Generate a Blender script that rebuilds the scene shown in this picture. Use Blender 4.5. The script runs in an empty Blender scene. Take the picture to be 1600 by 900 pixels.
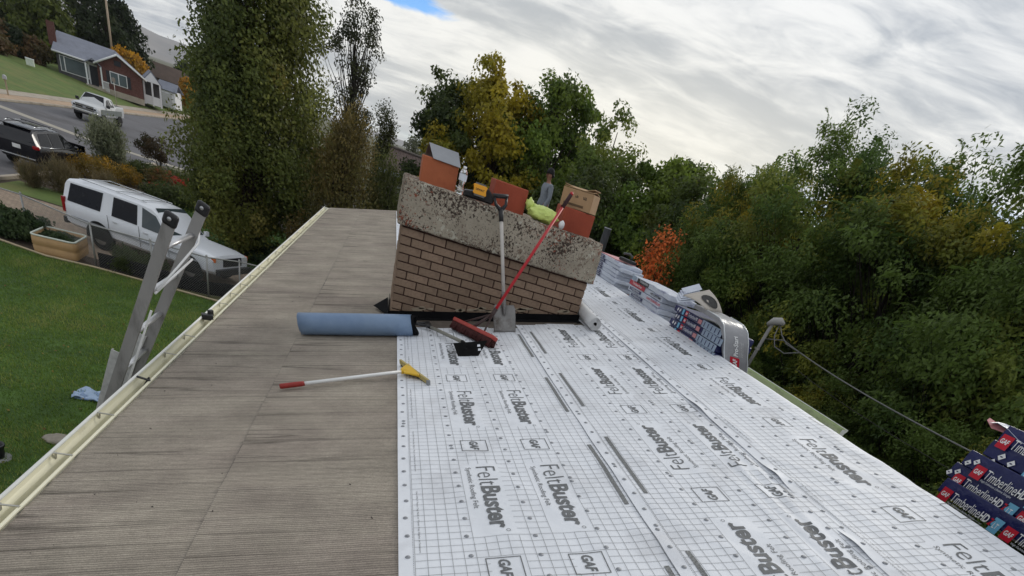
import bpy, bmesh, math, random
import numpy as np
from mathutils import Matrix, Vector

# ------------------------------------------------------------------ camera, sky, sun, exposure
S = bpy.context.scene
COL = S.collection
cam = bpy.data.objects.new('camera', bpy.data.cameras.new('camera'))
COL.objects.link(cam)
_r = ((0.946236, -0.16775, 0.276581), (0.112487, -0.631025, -0.767564), (0.303289, 0.757409, -0.578229))
cam.matrix_world = Matrix(((_r[0][0], -_r[1][0], -_r[2][0], 0.0), (_r[0][1], -_r[1][1], -_r[2][1], 0.0),
                           (_r[0][2], -_r[1][2], -_r[2][2], 5.8), (0, 0, 0, 1)))
cam.data.sensor_width = 36.0
cam.data.lens = 815.03 / 1600 * 36
cam.data.shift_x = (800 - 798.98) / 1600
cam.data.shift_y = (902.09 - 450) / 1600
cam.data.clip_start = 0.05
cam.data.clip_end = 20000
S.camera = cam

SUN_EL, SUN_AZ = math.radians(26), math.radians(48)      # azimuth measured from +Y (ahead) towards +X (right)
sund = Vector((math.sin(SUN_AZ) * math.cos(SUN_EL), math.cos(SUN_AZ) * math.cos(SUN_EL), math.sin(SUN_EL)))
W = bpy.data.worlds.new('World'); S.world = W; W.use_nodes = True
nt = W.node_tree; nt.nodes.clear()
def N(t, **k):
    n = nt.nodes.new(t)
    for a, b in k.items(): setattr(n, a, b)
    return n
def L(a, b): nt.links.new(a, b)
def MATH(op, a, b=None, c=None, clamp=False):
    n = N('ShaderNodeMath', operation=op, use_clamp=clamp)
    for i, v in enumerate((a, b, c)):
        if v is None: continue
        if isinstance(v, (int, float)): n.inputs[i].default_value = v
        else: L(v, n.inputs[i])
    return n.outputs[0]
def RANGE(v, a, b, c=0.0, d=1.0, smooth=True):
    n = N('ShaderNodeMapRange', interpolation_type='SMOOTHSTEP' if smooth else 'LINEAR')
    L(v, n.inputs[0])
    for i, q in enumerate((a, b, c, d)): n.inputs[i + 1].default_value = q
    return n.outputs[0]
def MIX(f, a, b):
    n = N('ShaderNodeMix', data_type='RGBA')
    for s, v in ((0, f), (6, a), (7, b)):
        if isinstance(v, (int, float)): n.inputs[s].default_value = v
        elif isinstance(v, tuple): n.inputs[s].default_value = (*v, 1)
        else: L(v, n.inputs[s])
    return n.outputs[2]
sky = N('ShaderNodeTexSky', sky_type='NISHITA', sun_disc=False)
sky.sun_elevation = SUN_EL; sky.sun_rotation = SUN_AZ; sky.altitude = 1400; sky.air_density = 1.0; sky.dust_density = .3
tc = N('ShaderNodeTexCoord'); sp = N('ShaderNodeSeparateXYZ'); L(tc.outputs['Generated'], sp.inputs[0])
zc = MATH('ADD', MATH('MAXIMUM', sp.outputs[2], 0.0), 0.17)
px_, py_ = MATH('DIVIDE', sp.outputs[0], zc), MATH('DIVIDE', sp.outputs[1], zc)
def cloudnoise(sx, sy, ox, oy, detail, dist, rough=.55, shear=0.0):
    c = N('ShaderNodeCombineXYZ')
    L(MATH('MULTIPLY_ADD', px_, sx, ox), c.inputs[0]); L(MATH('MULTIPLY_ADD', MATH('MULTIPLY_ADD', px_, shear, py_), sy, oy), c.inputs[1])
    n = N('ShaderNodeTexNoise'); n.inputs['Scale'].default_value = 1; n.inputs['Detail'].default_value = detail
    n.inputs['Roughness'].default_value = rough; n.inputs['Distortion'].default_value = dist
    L(c.outputs[0], n.inputs['Vector']); return n.outputs['Fac']
n1 = cloudnoise(.85, 1.5, 3.1, 7.3, 7, .7, .55, .22)
n2 = cloudnoise(3.4, 5.2, 11.0, 2.0, 6, .6, .6, .3)
n3 = cloudnoise(.30, .62, 4.7, 1.2, 4, .2, .5, .14)
shade = RANGE(MATH('ADD', MATH('MULTIPLY', n1, .60), MATH('MULTIPLY', n2, .42)), .40, .63)
cloud = MIX(shade, (.34, .385, .45), (.86, .87, .87))
# warm glow where the sun stands behind the cloud sheet
dot = N('ShaderNodeVectorMath', operation='DOT_PRODUCT'); L(tc.outputs['Generated'], dot.inputs[0])
gl = Vector((math.sin(math.radians(24)), math.cos(math.radians(24)), .10)).normalized()
dot.inputs[1].default_value = gl
glow = MATH('POWER', MATH('MAXIMUM', dot.outputs['Value'], 0.0), 9.0)
low = RANGE(sp.outputs[2], .30, .02)
cloud = MIX(MATH('MULTIPLY', MATH('MULTIPLY', glow, low), .85), cloud, (1.0, .95, .80))
# thin gaps where blue shows
hole = MATH('ADD', MATH('POWER', MATH('MULTIPLY', MATH('SUBTRACT', px_, -.10), 2.1), 2.0),
            MATH('POWER', MATH('MULTIPLY', MATH('SUBTRACT', py_, 3.14), 5.2), 2.0))
hole = MATH('MULTIPLY', RANGE(MATH('ADD', hole, MATH('MULTIPLY', MATH('SUBTRACT', n2, .5), 1.2)), .42, .10), .95)
gap = MATH('MAXIMUM', hole, MATH('MULTIPLY', RANGE(n3, .40, .28), .35))
skyt = N('ShaderNodeVectorMath', operation='MULTIPLY'); L(sky.outputs[0], skyt.inputs[0]); skyt.inputs[1].default_value = (.50, .86, 1.30)
skyb = N('ShaderNodeVectorMath', operation='SCALE'); L(skyt.outputs[0], skyb.inputs[0]); skyb.inputs['Scale'].default_value = .10
tot = MIX(gap, cloud, skyb.outputs[0])
bg = N('ShaderNodeBackground'); L(tot, bg.inputs[0]); bg.inputs[1].default_value = 1.0
wo = N('ShaderNodeOutputWorld'); L(bg.outputs[0], wo.inputs[0])

sun = bpy.data.objects.new('sun', bpy.data.lights.new('sun', 'SUN')); COL.objects.link(sun)
sun.data.energy = 1.2; sun.data.angle = math.radians(18); sun.data.color = (1.0, .95, .86)
sun.rotation_euler = (-sund).to_track_quat('-Z', 'Y').to_euler()
S.view_settings.view_transform = 'Standard'; S.view_settings.look = 'None'
S.view_settings.exposure = 0.16; S.view_settings.gamma = 1.0; S.view_settings.use_curve_mapping = False
S.cycles.max_bounces = 6; S.cycles.transparent_max_bounces = 12

# ------------------------------------------------------------------ helpers
random.seed(5); rng = np.random.default_rng(5)
def lin(r, g, b):
    f = lambda c: (c / 255 / 12.92) if c <= 10 else ((c / 255 + .055) / 1.055) ** 2.4
    return (f(r), f(g), f(b))
def mat(name, col, rough=.6, var=.12, scale=6.0, bump=0.0, bscale=60.0, metal=0.0, spec=.4, objvar=0.0, col2=None, c2=(.5, .62), c2scale=8.0, stretch=(1, 1, 1), coat=0.0, trans=0.0, alpha=1.0):
    m = bpy.data.materials.new(name); m.use_nodes = True
    t = m.node_tree; b = t.nodes['Principled BSDF']
    b.inputs['Roughness'].default_value = rough; b.inputs['Metallic'].default_value = metal
    b.inputs['Specular IOR Level'].default_value = spec; b.inputs['Coat Weight'].default_value = coat
    b.inputs['Transmission Weight'].default_value = trans; b.inputs['Alpha'].default_value = alpha
    g = t.nodes.new
    co = g('ShaderNodeTexCoord'); mp = g('ShaderNodeMapping'); mp.inputs['Scale'].default_value = stretch
    t.links.new(co.outputs['Object'], mp.inputs[0])
    n = g('ShaderNodeTexNoise'); n.inputs['Scale'].default_value = scale; n.inputs['Detail'].default_value = 6; n.inputs['Roughness'].default_value = .6
    t.links.new(mp.outputs[0], n.inputs['Vector'])
    mx = g('ShaderNodeMix'); mx.data_type = 'RGBA'
    mx.inputs[6].default_value = (*[max(0, c * (1 - var)) for c in col], 1); mx.inputs[7].default_value = (*[c * (1 + var) for c in col], 1)
    mr = g('ShaderNodeMapRange'); mr.inputs[1].default_value = .3; mr.inputs[2].default_value = .7
    t.links.new(n.outputs['Fac'], mr.inputs[0]); t.links.new(mr.outputs[0], mx.inputs[0])
    out = mx.outputs[2]
    if col2:
        q = g('ShaderNodeTexNoise'); q.inputs['Scale'].default_value = c2scale; q.inputs['Detail'].default_value = 8; q.inputs['Roughness'].default_value = .65
        t.links.new(mp.outputs[0], q.inputs['Vector'])
        r2 = g('ShaderNodeMapRange'); r2.inputs[1].default_value = c2[0]; r2.inputs[2].default_value = c2[1]
        t.links.new(q.outputs['Fac'], r2.inputs[0])
        x2 = g('ShaderNodeMix'); x2.data_type = 'RGBA'; t.links.new(r2.outputs[0], x2.inputs[0]); t.links.new(out, x2.inputs[6]); x2.inputs[7].default_value = (*col2, 1)
        out = x2.outputs[2]
    if objvar:
        oi = g('ShaderNodeObjectInfo'); hs = g('ShaderNodeHueSaturation')
        r3 = g('ShaderNodeMapRange'); r3.inputs[3].default_value = 1 - objvar; r3.inputs[4].default_value = 1 + objvar
        t.links.new(oi.outputs['Random'], r3.inputs[0]); t.links.new(r3.outputs[0], hs.inputs['Value']); t.links.new(out, hs.inputs['Color']); out = hs.outputs[0]
    t.links.new(out, b.inputs['Base Color'])
    if bump:
        q = g('ShaderNodeTexNoise'); q.inputs['Scale'].default_value = bscale; q.inputs['Detail'].default_value = 6
        t.links.new(mp.outputs[0], q.inputs['Vector'])
        bp = g('ShaderNodeBump'); bp.inputs['Strength'].default_value = bump; bp.inputs['Distance'].default_value = .02
        t.links.new(q.outputs['Fac'], bp.inputs['Height']); t.links.new(bp.outputs[0], b.inputs['Normal'])
    return m
def leafmat(name, rough=.55, transl=.45):
    m = bpy.data.materials.new(name); m.use_nodes = True; t = m.node_tree; b = t.nodes['Principled BSDF']; g = t.nodes.new
    a = g('ShaderNodeAttribute'); a.attribute_name = 'leafcol'
    t.links.new(a.outputs['Color'], b.inputs['Base Color']); b.inputs['Roughness'].default_value = rough; b.inputs['Specular IOR Level'].default_value = .25
    tr = g('ShaderNodeBsdfTranslucent'); t.links.new(a.outputs['Color'], tr.inputs[0])
    mx = g('ShaderNodeMixShader'); mx.inputs[0].default_value = transl
    t.links.new(b.outputs[0], mx.inputs[1]); t.links.new(tr.outputs[0], mx.inputs[2]); t.links.new(mx.outputs[0], t.nodes['Material Output'].inputs[0])
    return m

def link(name, me, m=None, parent=None):
    o = bpy.data.objects.new(name, me); COL.objects.link(o)
    if m is not None and me is not None and len(me.materials) == 0: me.materials.append(m)
    if parent is not None: o.parent = parent
    return o
def empty(name, loc=(0, 0, 0), rz=0.0):
    o = bpy.data.objects.new(name, None); COL.objects.link(o); o.location = loc; o.rotation_euler = (0, 0, rz); o.empty_display_size = .1; return o
def tag(o, label=None, cat=None, group=None, kind=None):
    if label: o['label'] = label
    if cat: o['category'] = cat
    if group: o['group'] = group
    if kind: o['kind'] = kind
    return o
def npmesh(name, V, F):
    V = np.asarray(V, np.float32); F = np.asarray(F, np.int32); k = F.shape[1]
    me = bpy.data.meshes.new(name); me.vertices.add(len(V)); me.vertices.foreach_set('co', V.ravel())
    me.loops.add(F.size); me.loops.foreach_set('vertex_index', F.ravel())
    me.polygons.add(len(F)); me.polygons.foreach_set('loop_start', np.arange(0, F.size, k, dtype=np.int32))
    me.polygons.foreach_set('loop_total', np.full(len(F), k, np.int32)); me.update(calc_edges=True); return me
class MB:
    def __init__(s): s.v = []; s.f = []; s.sm = []
    def add(s, vs, fs, smooth=False):
        o = len(s.v); s.v += [tuple(v) for v in vs]; s.f += [tuple(i + o for i in f) for f in fs]; s.sm += [smooth] * len(fs); return s
    def box(s, c, d, R=None, taper=1.0):
        x, y, z = d[0] / 2, d[1] / 2, d[2] / 2; t = taper
        P = [(-x, -y, -z), (x, -y, -z), (x, y, -z), (-x, y, -z), (-x * t, -y * t, z), (x * t, -y * t, z), (x * t, y * t, z), (-x * t, y * t, z)]
        P = [(R @ Vector(p) if R is not None else Vector(p)) + Vector(c) for p in P]
        return s.add(P, [(0, 3, 2, 1), (4, 5, 6, 7), (0, 1, 5, 4), (1, 2, 6, 5), (2, 3, 7, 6), (3, 0, 4, 7)])
    def tube(s, pts, r, n=10, caps=True, flat=(1, 1)):
        pts = [Vector(p) for p in pts]; rs = r if isinstance(r, (list, tuple)) else [r] * len(pts)
        vs = []; fs = []; up = None
        for i, p in enumerate(pts):
            t = (pts[min(i + 1, len(pts) - 1)] - pts[max(i - 1, 0)]).normalized()
            if up is None: up = Vector((0, 0, 1)) if abs(t.z) < .9 else Vector((1, 0, 0))
            a = t.cross(up).normalized(); b = a.cross(t).normalized(); up = b
            for k in range(n):
                w = 2 * math.pi * k / n; vs.append(p + a * math.cos(w) * rs[i] * flat[0] + b * math.sin(w) * rs[i] * flat[1])
        for i in range(len(pts) - 1):
            for k in range(n): fs.append((i * n + k, i * n + (k + 1) % n, (i + 1) * n + (k + 1) % n, (i + 1) * n + k))
        s.add(vs, fs, True)
        if caps:
            o = len(s.v) - len(vs)
            s.f += [tuple(o + k for k in reversed(range(n))), tuple(o + (len(pts) - 1) * n + k for k in range(n))]; s.sm += [False, False]
        return s
    def lathe(s, prof, n=16, c=(0, 0, 0), R=None):
        vs = []
        for r, z in prof:
            for k in range(n):
                w = 2 * math.pi * k / n; p = Vector((r * math.cos(w), r * math.sin(w), z))
                if R is not None: p = R @ p
                vs.append(p + Vector(c))
        fs = [(i * n + k, i * n + (k + 1) % n, (i + 1) * n + (k + 1) % n, (i + 1) * n + k) for i in range(len(prof) - 1) for k in range(n)]
        return s.add(vs, fs, True)
    def prism(s, poly, z0, z1, R=None, c=(0, 0, 0)):
        n = len(poly); P = [Vector((x, y, z0)) for x, y in poly] + [Vector((x, y, z1)) for x, y in poly]
        P = [(R @ p if R is not None else p) + Vector(c) for p in P]
        return s.add(P, [tuple(reversed(range(n))), tuple(range(n, 2 * n))] + [(i, (i + 1) % n, n + (i + 1) % n, n + i) for i in range(n)])
    def mesh(s, name):
        me = bpy.data.meshes.new(name); me.from_pydata([tuple(v) for v in s.v], [], s.f); me.polygons.foreach_set('use_smooth', s.sm); me.update(); return me
    def build(s, name, m, parent=None, bevel=0.0, seg=2):
        o = link(name, s.mesh(name), m, parent)
        if bevel:
            b = o.modifiers.new('bevel', 'BEVEL'); b.width = bevel; b.segments = seg; b.limit_method = 'ANGLE'; b.angle_limit = math.radians(35)
        return o
def RX(a): return Matrix.Rotation(a, 3, 'X')
def RY(a): return Matrix.Rotation(a, 3, 'Y')
def RZ(a): return Matrix.Rotation(a, 3, 'Z')
def frame(xd, zd):                                   # rotation with local X along xd and local Z near zd
    x = Vector(xd).normalized(); z = Vector(zd); z = (z - x * z.dot(x)).normalized(); y = z.cross(x)
    return Matrix((x, y, z)).transposed()
def framez(zd, xd):                                  # rotation with local Z exactly along zd and local X near xd
    z = Vector(zd).normalized(); x = Vector(xd); x = (x - z * x.dot(z)).normalized(); y = z.cross(x)
    return Matrix((x, y, z)).transposed()
def copy_tree(o, parent=None):
    c = o.copy(); COL.objects.link(c); c.parent = parent
    for ch in o.children: copy_tree(ch, c)
    return c
def vnoise(x, y, seed=0):
    x = np.asarray(x, float); y = np.asarray(y, float)
    xi, yi = np.floor(x).astype(np.int64), np.floor(y).astype(np.int64); fx, fy = x - xi, y - yi
    fx, fy = fx * fx * (3 - 2 * fx), fy * fy * (3 - 2 * fy)
    h = lambda a, b: np.modf(np.abs(np.sin((a * 127.1 + b * 311.7 + seed * 74.7)) * 43758.5453))[0]
    return (h(xi, yi) * (1 - fx) + h(xi + 1, yi) * fx) * (1 - fy) + (h(xi, yi + 1) * (1 - fx) + h(xi + 1, yi + 1) * fx) * fy
_tc = {}
def textmesh(s, bold=0.0, shear=0.0):
    k = (s, bold, shear)
    if k not in _tc:
        cu = bpy.data.curves.new('t', 'FONT'); cu.body = s; cu.size = 1; cu.offset = bold; cu.shear = shear; cu.resolution_u = 3
        o = bpy.data.objects.new('t', cu); COL.objects.link(o); bpy.context.view_layer.update()
        me = bpy.data.meshes.new_from_object(o.evaluated_get(bpy.context.evaluated_depsgraph_get()))
        V = np.array([v.co[:2] for v in me.vertices]); F = [tuple(p.vertices) for p in me.polygons]
        bpy.data.objects.remove(o); bpy.data.curves.remove(cu); bpy.data.meshes.remove(me)
        _tc[k] = (V, F)
    return _tc[k]
def textbox(s, w, h=None, bold=0.0, shear=0.0):       # text scaled to width w (and height h), lower-left corner at 0,0
    V, F = textmesh(s, bold, shear); lo, hi = V.min(0), V.max(0); k = w / (hi[0] - lo[0])
    ky = k if h is None else h / (hi[1] - lo[1])
    return (V - lo) * [k, ky], F
def decal(name, m, parent, origin, xd, yd, V, F, lift=0.0):  # flat print laid on a plane: origin + x*xd + y*yd
    o = Vector(origin); x = Vector(xd); y = Vector(yd); n = x.cross(y).normalized() * lift
    me = bpy.data.meshes.new(name); me.from_pydata([tuple(o + x * float(a) + y * float(b) + n) for a, b in V], [], F); me.update()
    return link(name, me, m, parent)
def rectVF(x0, y0, x1, y1): return np.array([(x0, y0), (x1, y0), (x1, y1), (x0, y1)]), [(0, 1, 2, 3)]

# ------------------------------------------------------------------ the house we stand on
T = 0.23343; Z0 = 4.4458; TH = math.atan(T); CT, ST = math.cos(TH), math.sin(TH)
XR = 2.915; ZR = Z0 + T * XR; YN, YF = 0.1, 16.2
XG = -1.35; ZG = Z0 + T * XG; XE = 7.28; ZE = ZR - T * (XE - XR)
XW = 0.203                                              # edge of the white felt
def roofp(u, v, off=0.0):
    x = XW + u * CT; return Vector((x - ST * off, v, Z0 + T * x + CT * off))
def roofx(x, v, off=0.0): return Vector((x - ST * off, v, Z0 + T * x + CT * off))
def rightp(x, v, off=0.0): return Vector((x + ST * off, v, ZR - T * (x - XR) + CT * off))

M_wallsid = mat('siding_paint', (.55, .53, .47), .6, .06, 2)
M_fascia = mat('fascia_paint', (.74, .72, .64), .5, .06, 4)
M_gutter = mat('gutter_cream', lin(228, 224, 200), .38, .05, 3, col2=(.42, .39, .30), c2=(.60, .74), c2scale=7, stretch=(1, .35, 1))
M_gutw = mat('gutter_lip', (.84, .84, .80), .35, .04, 3)
M_gutg = mat('gutter_green_reflection', lin(206, 220, 168), .4, .08, 3, col2=(.26, .30, .14), c2=(.55, .72), c2scale=5, stretch=(1, .3, 1))  # green reflection inside the right gutter, painted into its base colour
M_deck = mat('roof_deck', (.05, .045, .04), .9, .2, 5)
M_blackrub = mat('black_membrane', (.008, .008, .009), .85, .3, 8, bump=.2, spec=.08)
M_blackpl = mat('black_plastic', (.018, .018, .02), .42, .2, 8)
M_steel = mat('steel_wire', (.45, .44, .40), .45, .2, 8, metal=.8)
M_print = mat('print_grey', (.135, .14, .145), .7, .18, 30)
M_printl = mat('print_line', (.33, .34, .35), .7, .15, 30)

# cap sheet: mineral surfaced roll with fine cross ribs and crease shade painted in
def capmat():
    m = mat('cap_sheet', lin(160, 151, 138), .92, .08, 2.2, spec=.15, col2=lin(144, 134, 124), c2=(.42, .66), c2scale=1.3, stretch=(1, 1.6, 1))
    t = m.node_tree; g = t.nodes.new; b = t.nodes['Principled BSDF']; lk = t.links.new
    prev = b.inputs['Base Color'].links[0].from_socket
    co = g('ShaderNodeTexCoord')
    def noise(sx, sy, scale, det, rough=.6):
        mp = g('ShaderNodeMapping'); mp.inputs['Scale'].default_value = (sx, sy, 1); lk(co.outputs['Object'], mp.inputs[0])
        n = g('ShaderNodeTexNoise'); n.inputs['Scale'].default_value = scale; n.inputs['Detail'].default_value = det; n.inputs['Roughness'].default_value = rough
        lk(mp.outputs[0], n.inputs['Vector']); return n.outputs['Fac']
    def rng_(f, a, b_, c, d):
        r = g('ShaderNodeMapRange'); lk(f, r.inputs[0])
        for i, q in enumerate((a, b_, c, d)): r.inputs[i + 1].default_value = q
        return r.outputs[0]
    def mul(colsock, f):
        x = g('ShaderNodeVectorMath'); x.operation = 'SCALE'; lk(colsock, x.inputs[0]); lk(f, x.inputs['Scale']); return x.outputs[0]
    w = g('ShaderNodeTexWave'); w.wave_type = 'BANDS'; w.bands_direction = 'Y'; w.inputs['Scale'].default_value = 21.0
    w.inputs['Distortion'].default_value = 2.2; w.inputs['Detail'].default_value = 2; w.inputs['Detail Scale'].default_value = 1.2
    lk(co.outputs['Object'], w.inputs['Vector'])
    c = mul(prev, rng_(noise(14, 20, 1.6, 5, .7), .34, .66, .91, 1.07))      # long dusty streaks across the slope
    c = mul(c, rng_(noise(60, 60, 3, 3, .8), .32, .68, .74, 1.24))               # granules
    c = mul(c, rng_(w.outputs['Fac'], 0, 1, .74, 1.14))
    c = mul(c, rng_(noise(1, 1.3, 2.3, 4, .6), .35, .65, .86, 1.12))
    w2 = g('ShaderNodeTexWave'); w2.wave_type = 'BANDS'; w2.bands_direction = 'Y'; w2.inputs['Scale'].default_value = 6.3; w2.inputs['Distortion'].default_value = 1.1; w2.inputs['Detail'].default_value = 2; w2.inputs['Detail Scale'].default_value = 2.5
    lk(co.outputs['Object'], w2.inputs['Vector']); c = mul(c, rng_(w2.outputs['Fac'], 0, .5, .91, 1.02))
    # wrinkle shade put into the colour: soft dark lines, strongest where each course laps
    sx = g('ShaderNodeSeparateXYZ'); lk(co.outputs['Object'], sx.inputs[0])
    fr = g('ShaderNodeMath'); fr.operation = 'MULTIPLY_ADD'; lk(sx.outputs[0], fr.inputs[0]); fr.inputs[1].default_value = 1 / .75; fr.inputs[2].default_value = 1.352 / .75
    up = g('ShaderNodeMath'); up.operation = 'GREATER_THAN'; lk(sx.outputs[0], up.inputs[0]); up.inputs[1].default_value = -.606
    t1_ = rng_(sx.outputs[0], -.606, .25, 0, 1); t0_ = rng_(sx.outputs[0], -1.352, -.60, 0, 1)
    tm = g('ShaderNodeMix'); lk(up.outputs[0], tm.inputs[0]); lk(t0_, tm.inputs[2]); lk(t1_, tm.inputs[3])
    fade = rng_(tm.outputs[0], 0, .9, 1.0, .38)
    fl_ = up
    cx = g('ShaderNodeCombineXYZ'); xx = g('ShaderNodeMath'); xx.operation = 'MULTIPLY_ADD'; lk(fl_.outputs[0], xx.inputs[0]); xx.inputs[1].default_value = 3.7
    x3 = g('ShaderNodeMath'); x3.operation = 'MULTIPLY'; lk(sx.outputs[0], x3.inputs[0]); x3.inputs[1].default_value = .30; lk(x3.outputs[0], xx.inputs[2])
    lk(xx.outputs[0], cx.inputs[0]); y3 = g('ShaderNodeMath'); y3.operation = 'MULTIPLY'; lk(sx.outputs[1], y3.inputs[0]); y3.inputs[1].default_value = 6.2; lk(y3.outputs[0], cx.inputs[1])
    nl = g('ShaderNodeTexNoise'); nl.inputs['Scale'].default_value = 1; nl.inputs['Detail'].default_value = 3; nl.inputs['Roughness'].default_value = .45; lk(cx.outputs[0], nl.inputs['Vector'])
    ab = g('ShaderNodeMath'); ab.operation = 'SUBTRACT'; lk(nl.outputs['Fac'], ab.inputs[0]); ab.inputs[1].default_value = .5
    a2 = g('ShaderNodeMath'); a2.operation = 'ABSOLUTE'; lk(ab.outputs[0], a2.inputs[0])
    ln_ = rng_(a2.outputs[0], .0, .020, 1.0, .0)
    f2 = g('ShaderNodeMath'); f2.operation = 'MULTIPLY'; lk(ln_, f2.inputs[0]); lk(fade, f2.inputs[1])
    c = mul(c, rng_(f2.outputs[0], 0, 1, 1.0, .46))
    lk(c, b.inputs['Base Color'])
    bp = g('ShaderNodeBump'); bp.inputs['Strength'].default_value = .5; bp.inputs['Distance'].default_value = .003; lk(w.outputs['Fac'], bp.inputs['Height'])
    b2 = g('ShaderNodeBump'); b2.inputs['Strength'].default_value = .5; b2.inputs['Distance'].default_value = .004; lk(noise(1, 1, 160, 3), b2.inputs['Height']); lk(bp.outputs[0], b2.inputs['Normal'])
    lk(b2.outputs[0], b.inputs['Normal']); return m
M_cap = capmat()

house = tag(empty('house', (3, 8, 0)), 'low-pitched house roof with worn grey cap sheet, pale gutters and felt being laid', 'house')
def hl(o): o.location = -Vector((3, 8, 0)); return o
def slab(name, x0, x1, f, m, y0=YN, y1=YF, top=-.012, bot=-.16):
    P = [f(x0, y0, top), f(x1, y0, top), f(x1, y1, top), f(x0, y1, top), f(x0, y0, bot), f(x1, y0, bot), f(x1, y1, bot), f(x0, y1, bot)]
    return hl(MB().add(P, [(0, 1, 2, 3), (7, 6, 5, 4), (0, 4, 5, 1), (1, 5, 6, 2), (2, 6, 7, 3), (3, 7, 4, 0)]).build(name, m, house))
slab('roof_deck', XG, XR, roofx, M_deck)
slab('roof_deck', XR, XE, rightp, M_deck)
for nm, x0, x1, y0, y1 in (('wall', XG + .45, XG + .6, .6, YF - .4), ('wall', XE - .6, XE - .45, .6, YF - .4)):
    hl(MB().box(((x0 + x1) / 2, (y0 + y1) / 2, 1.92), (x1 - x0, y1 - y0, 3.84)).build(nm, M_wallsid, house))
for yy in (.52, YF - .36):
    hl(MB().add([(XG + .45, yy, 0), (XE - .45, yy, 0), (XE - .45, yy, ZE - .1), (XR, yy, ZR - .17), (XG + .45, yy, ZG - .1),
              (XG + .45, yy + .12, 0), (XE - .45, yy + .12, 0), (XE - .45, yy + .12, ZE - .1), (XR, yy + .12, ZR - .17), (XG + .45, yy + .12, ZG - .1)],
             [(0, 1, 2, 3, 4), (9, 8, 7, 6, 5)] + [(i, i + 5, (i + 1) % 5 + 5, (i + 1) % 5) for i in range(5)]).build('gable_wall', M_wallsid, house))
hl(MB().box((XG - .012, (YN + YF) / 2, ZG - .11), (.02, YF - YN, .19)).build('fascia', M_fascia, house))
hl(MB().box((XE + .012, (YN + YF) / 2, ZE - .11), (.02, YF - YN, .19)).build('fascia', M_fascia, house))

def sheet(u0, u1, v0, v1, du, dv, hf, off, f=roofp):
    us = np.linspace(u0, u1, max(2, int(round((u1 - u0) / du)) + 1)); vs = np.linspace(v0, v1, max(2, int(round((v1 - v0) / dv)) + 1))
    U, Vv = np.meshgrid(us, vs); H = hf(U, Vv) + off
    x = XW + U * CT
    P = np.stack([x - ST * H, Vv, Z0 + T * x + CT * H], -1).reshape(-1, 3)
    nu = len(us); i = (np.arange(len(vs) - 1)[:, None] * nu + np.arange(nu - 1)[None]).ravel()
    F = np.stack([i, i + 1, i + nu + 1, i + nu], 1)
    return P, F
# creases in the cap sheet: low ridges that start at the lap and fade up the slope
_cr = []
_rr = random.Random(11)
y = 1.5
while y < 15.8:
    for band in (0, 1):
        if _rr.random() < .93: _cr.append((band, y + _rr.uniform(-.06, .06) + band * .13, _rr.uniform(.35, 1.0), _rr.uniform(.012, .022), _rr.uniform(.4, 1.0)))
    y += _rr.uniform(.21, .30)
def caph(band):
    cs = [c for c in _cr if c[0] == band]
    def f(U, V):
        a0 = (-.83 if band else -1.60); t = (U - a0) / .84
        H = .003 * vnoise(U * 3, V * 3, 3) + .004 * vnoise(U * 1.2, V * 2.2, 4)
        for _, yc, ln, w, a in cs:
            yy = yc + .03 * (t - .2) * math.sin(yc * 9) + .01 * vnoise(U * 6, V * 0 + yc * 5, 8)
            H = H + .0075 * a * np.exp(-((V - yy) / w) ** 2) * np.clip(1.15 - t / ln, 0, 1)
        return H
    return f
us_ = lambda x: (x - XW) / CT
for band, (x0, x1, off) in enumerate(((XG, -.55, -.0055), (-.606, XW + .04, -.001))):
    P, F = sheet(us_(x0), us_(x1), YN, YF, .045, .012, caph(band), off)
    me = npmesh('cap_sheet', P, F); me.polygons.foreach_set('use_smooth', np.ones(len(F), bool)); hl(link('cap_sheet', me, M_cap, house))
P, F = sheet(us_(XW - .05), us_(XR - .01), YN, YF, .2, .2, lambda U, V: U * 0, -.006)
hl(link('cap_sheet', npmesh('cap_sheet', P, F), M_cap, house))
_r2 = random.Random(4)
# rough lap edge strip
hl(MB().box(roofx(-.606, (YN + YF) / 2, -.002), (.004, YF - YN, .006), RY(-TH)).build('lap_edge', M_deck, house))
# loose grit and small litter on the cap sheet
mb = MB()
for i in range(46):
    x = _r2.uniform(XG + .1, .15); yv = _r2.uniform(1.5, 9); s = _r2.uniform(.0012, .0032)
    mb.box(roofx(x, yv, .006), (s * _r2.uniform(1, 4), s * 1.3, s), RZ(_r2.uniform(0, 3)))
tag(hl(mb.build('grit', mat('grit', (.06, .05, .045), .9, .5, 40), house)), kind='stuff')

# gutters: K-style trough with an inner back wall, floor, curved face and rolled lip
def gutter(side, xi, ztop, y0, y1, m_in, name='gutter', gw=1.0):
    s = -1 if side == 'l' else 1
    prof = [(0, .0), (0, -.10), (.015, -.105), (.075, -.105), (.088, -.085), (.094, -.05), (.112, -.03), (.12, -.008), (.12, .004), (.108, .006), (.106, -.004)]
    th = .0025
    P = []; n = len(prof)
    for yy in (y0, y1):
        for a, b in prof: P.append((xi + s * a * gw, yy, ztop + b))
    g = MB().add(P, [(i, i + 1, n + i + 1, n + i) if side == 'l' else (i, n + i, n + i + 1, i + 1) for i in range(n - 1)])
    o = hl(g.build(name, m_in, house)); so = o.modifiers.new('thick', 'SOLIDIFY'); so.thickness = th; so.offset = 0
    hl(MB().tube([(xi + s * .114 * gw, y0, ztop + .003), (xi + s * .114 * gw, y1, ztop + .003)], .0085, 8).build('gutter_lip', M_gutw, house))
    for yy in (y0 + .002, y1 - .002):
        hl(MB().add([(xi + s * a * gw, yy, ztop + b) for a, b in prof[:9]], [tuple(range(9))]).build('end_cap', M_gutw, house))
    return o
gl_ = gutter('l', XG - .018, ZG + .010, .3, 15.9, M_gutter, gw=.72)
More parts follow.
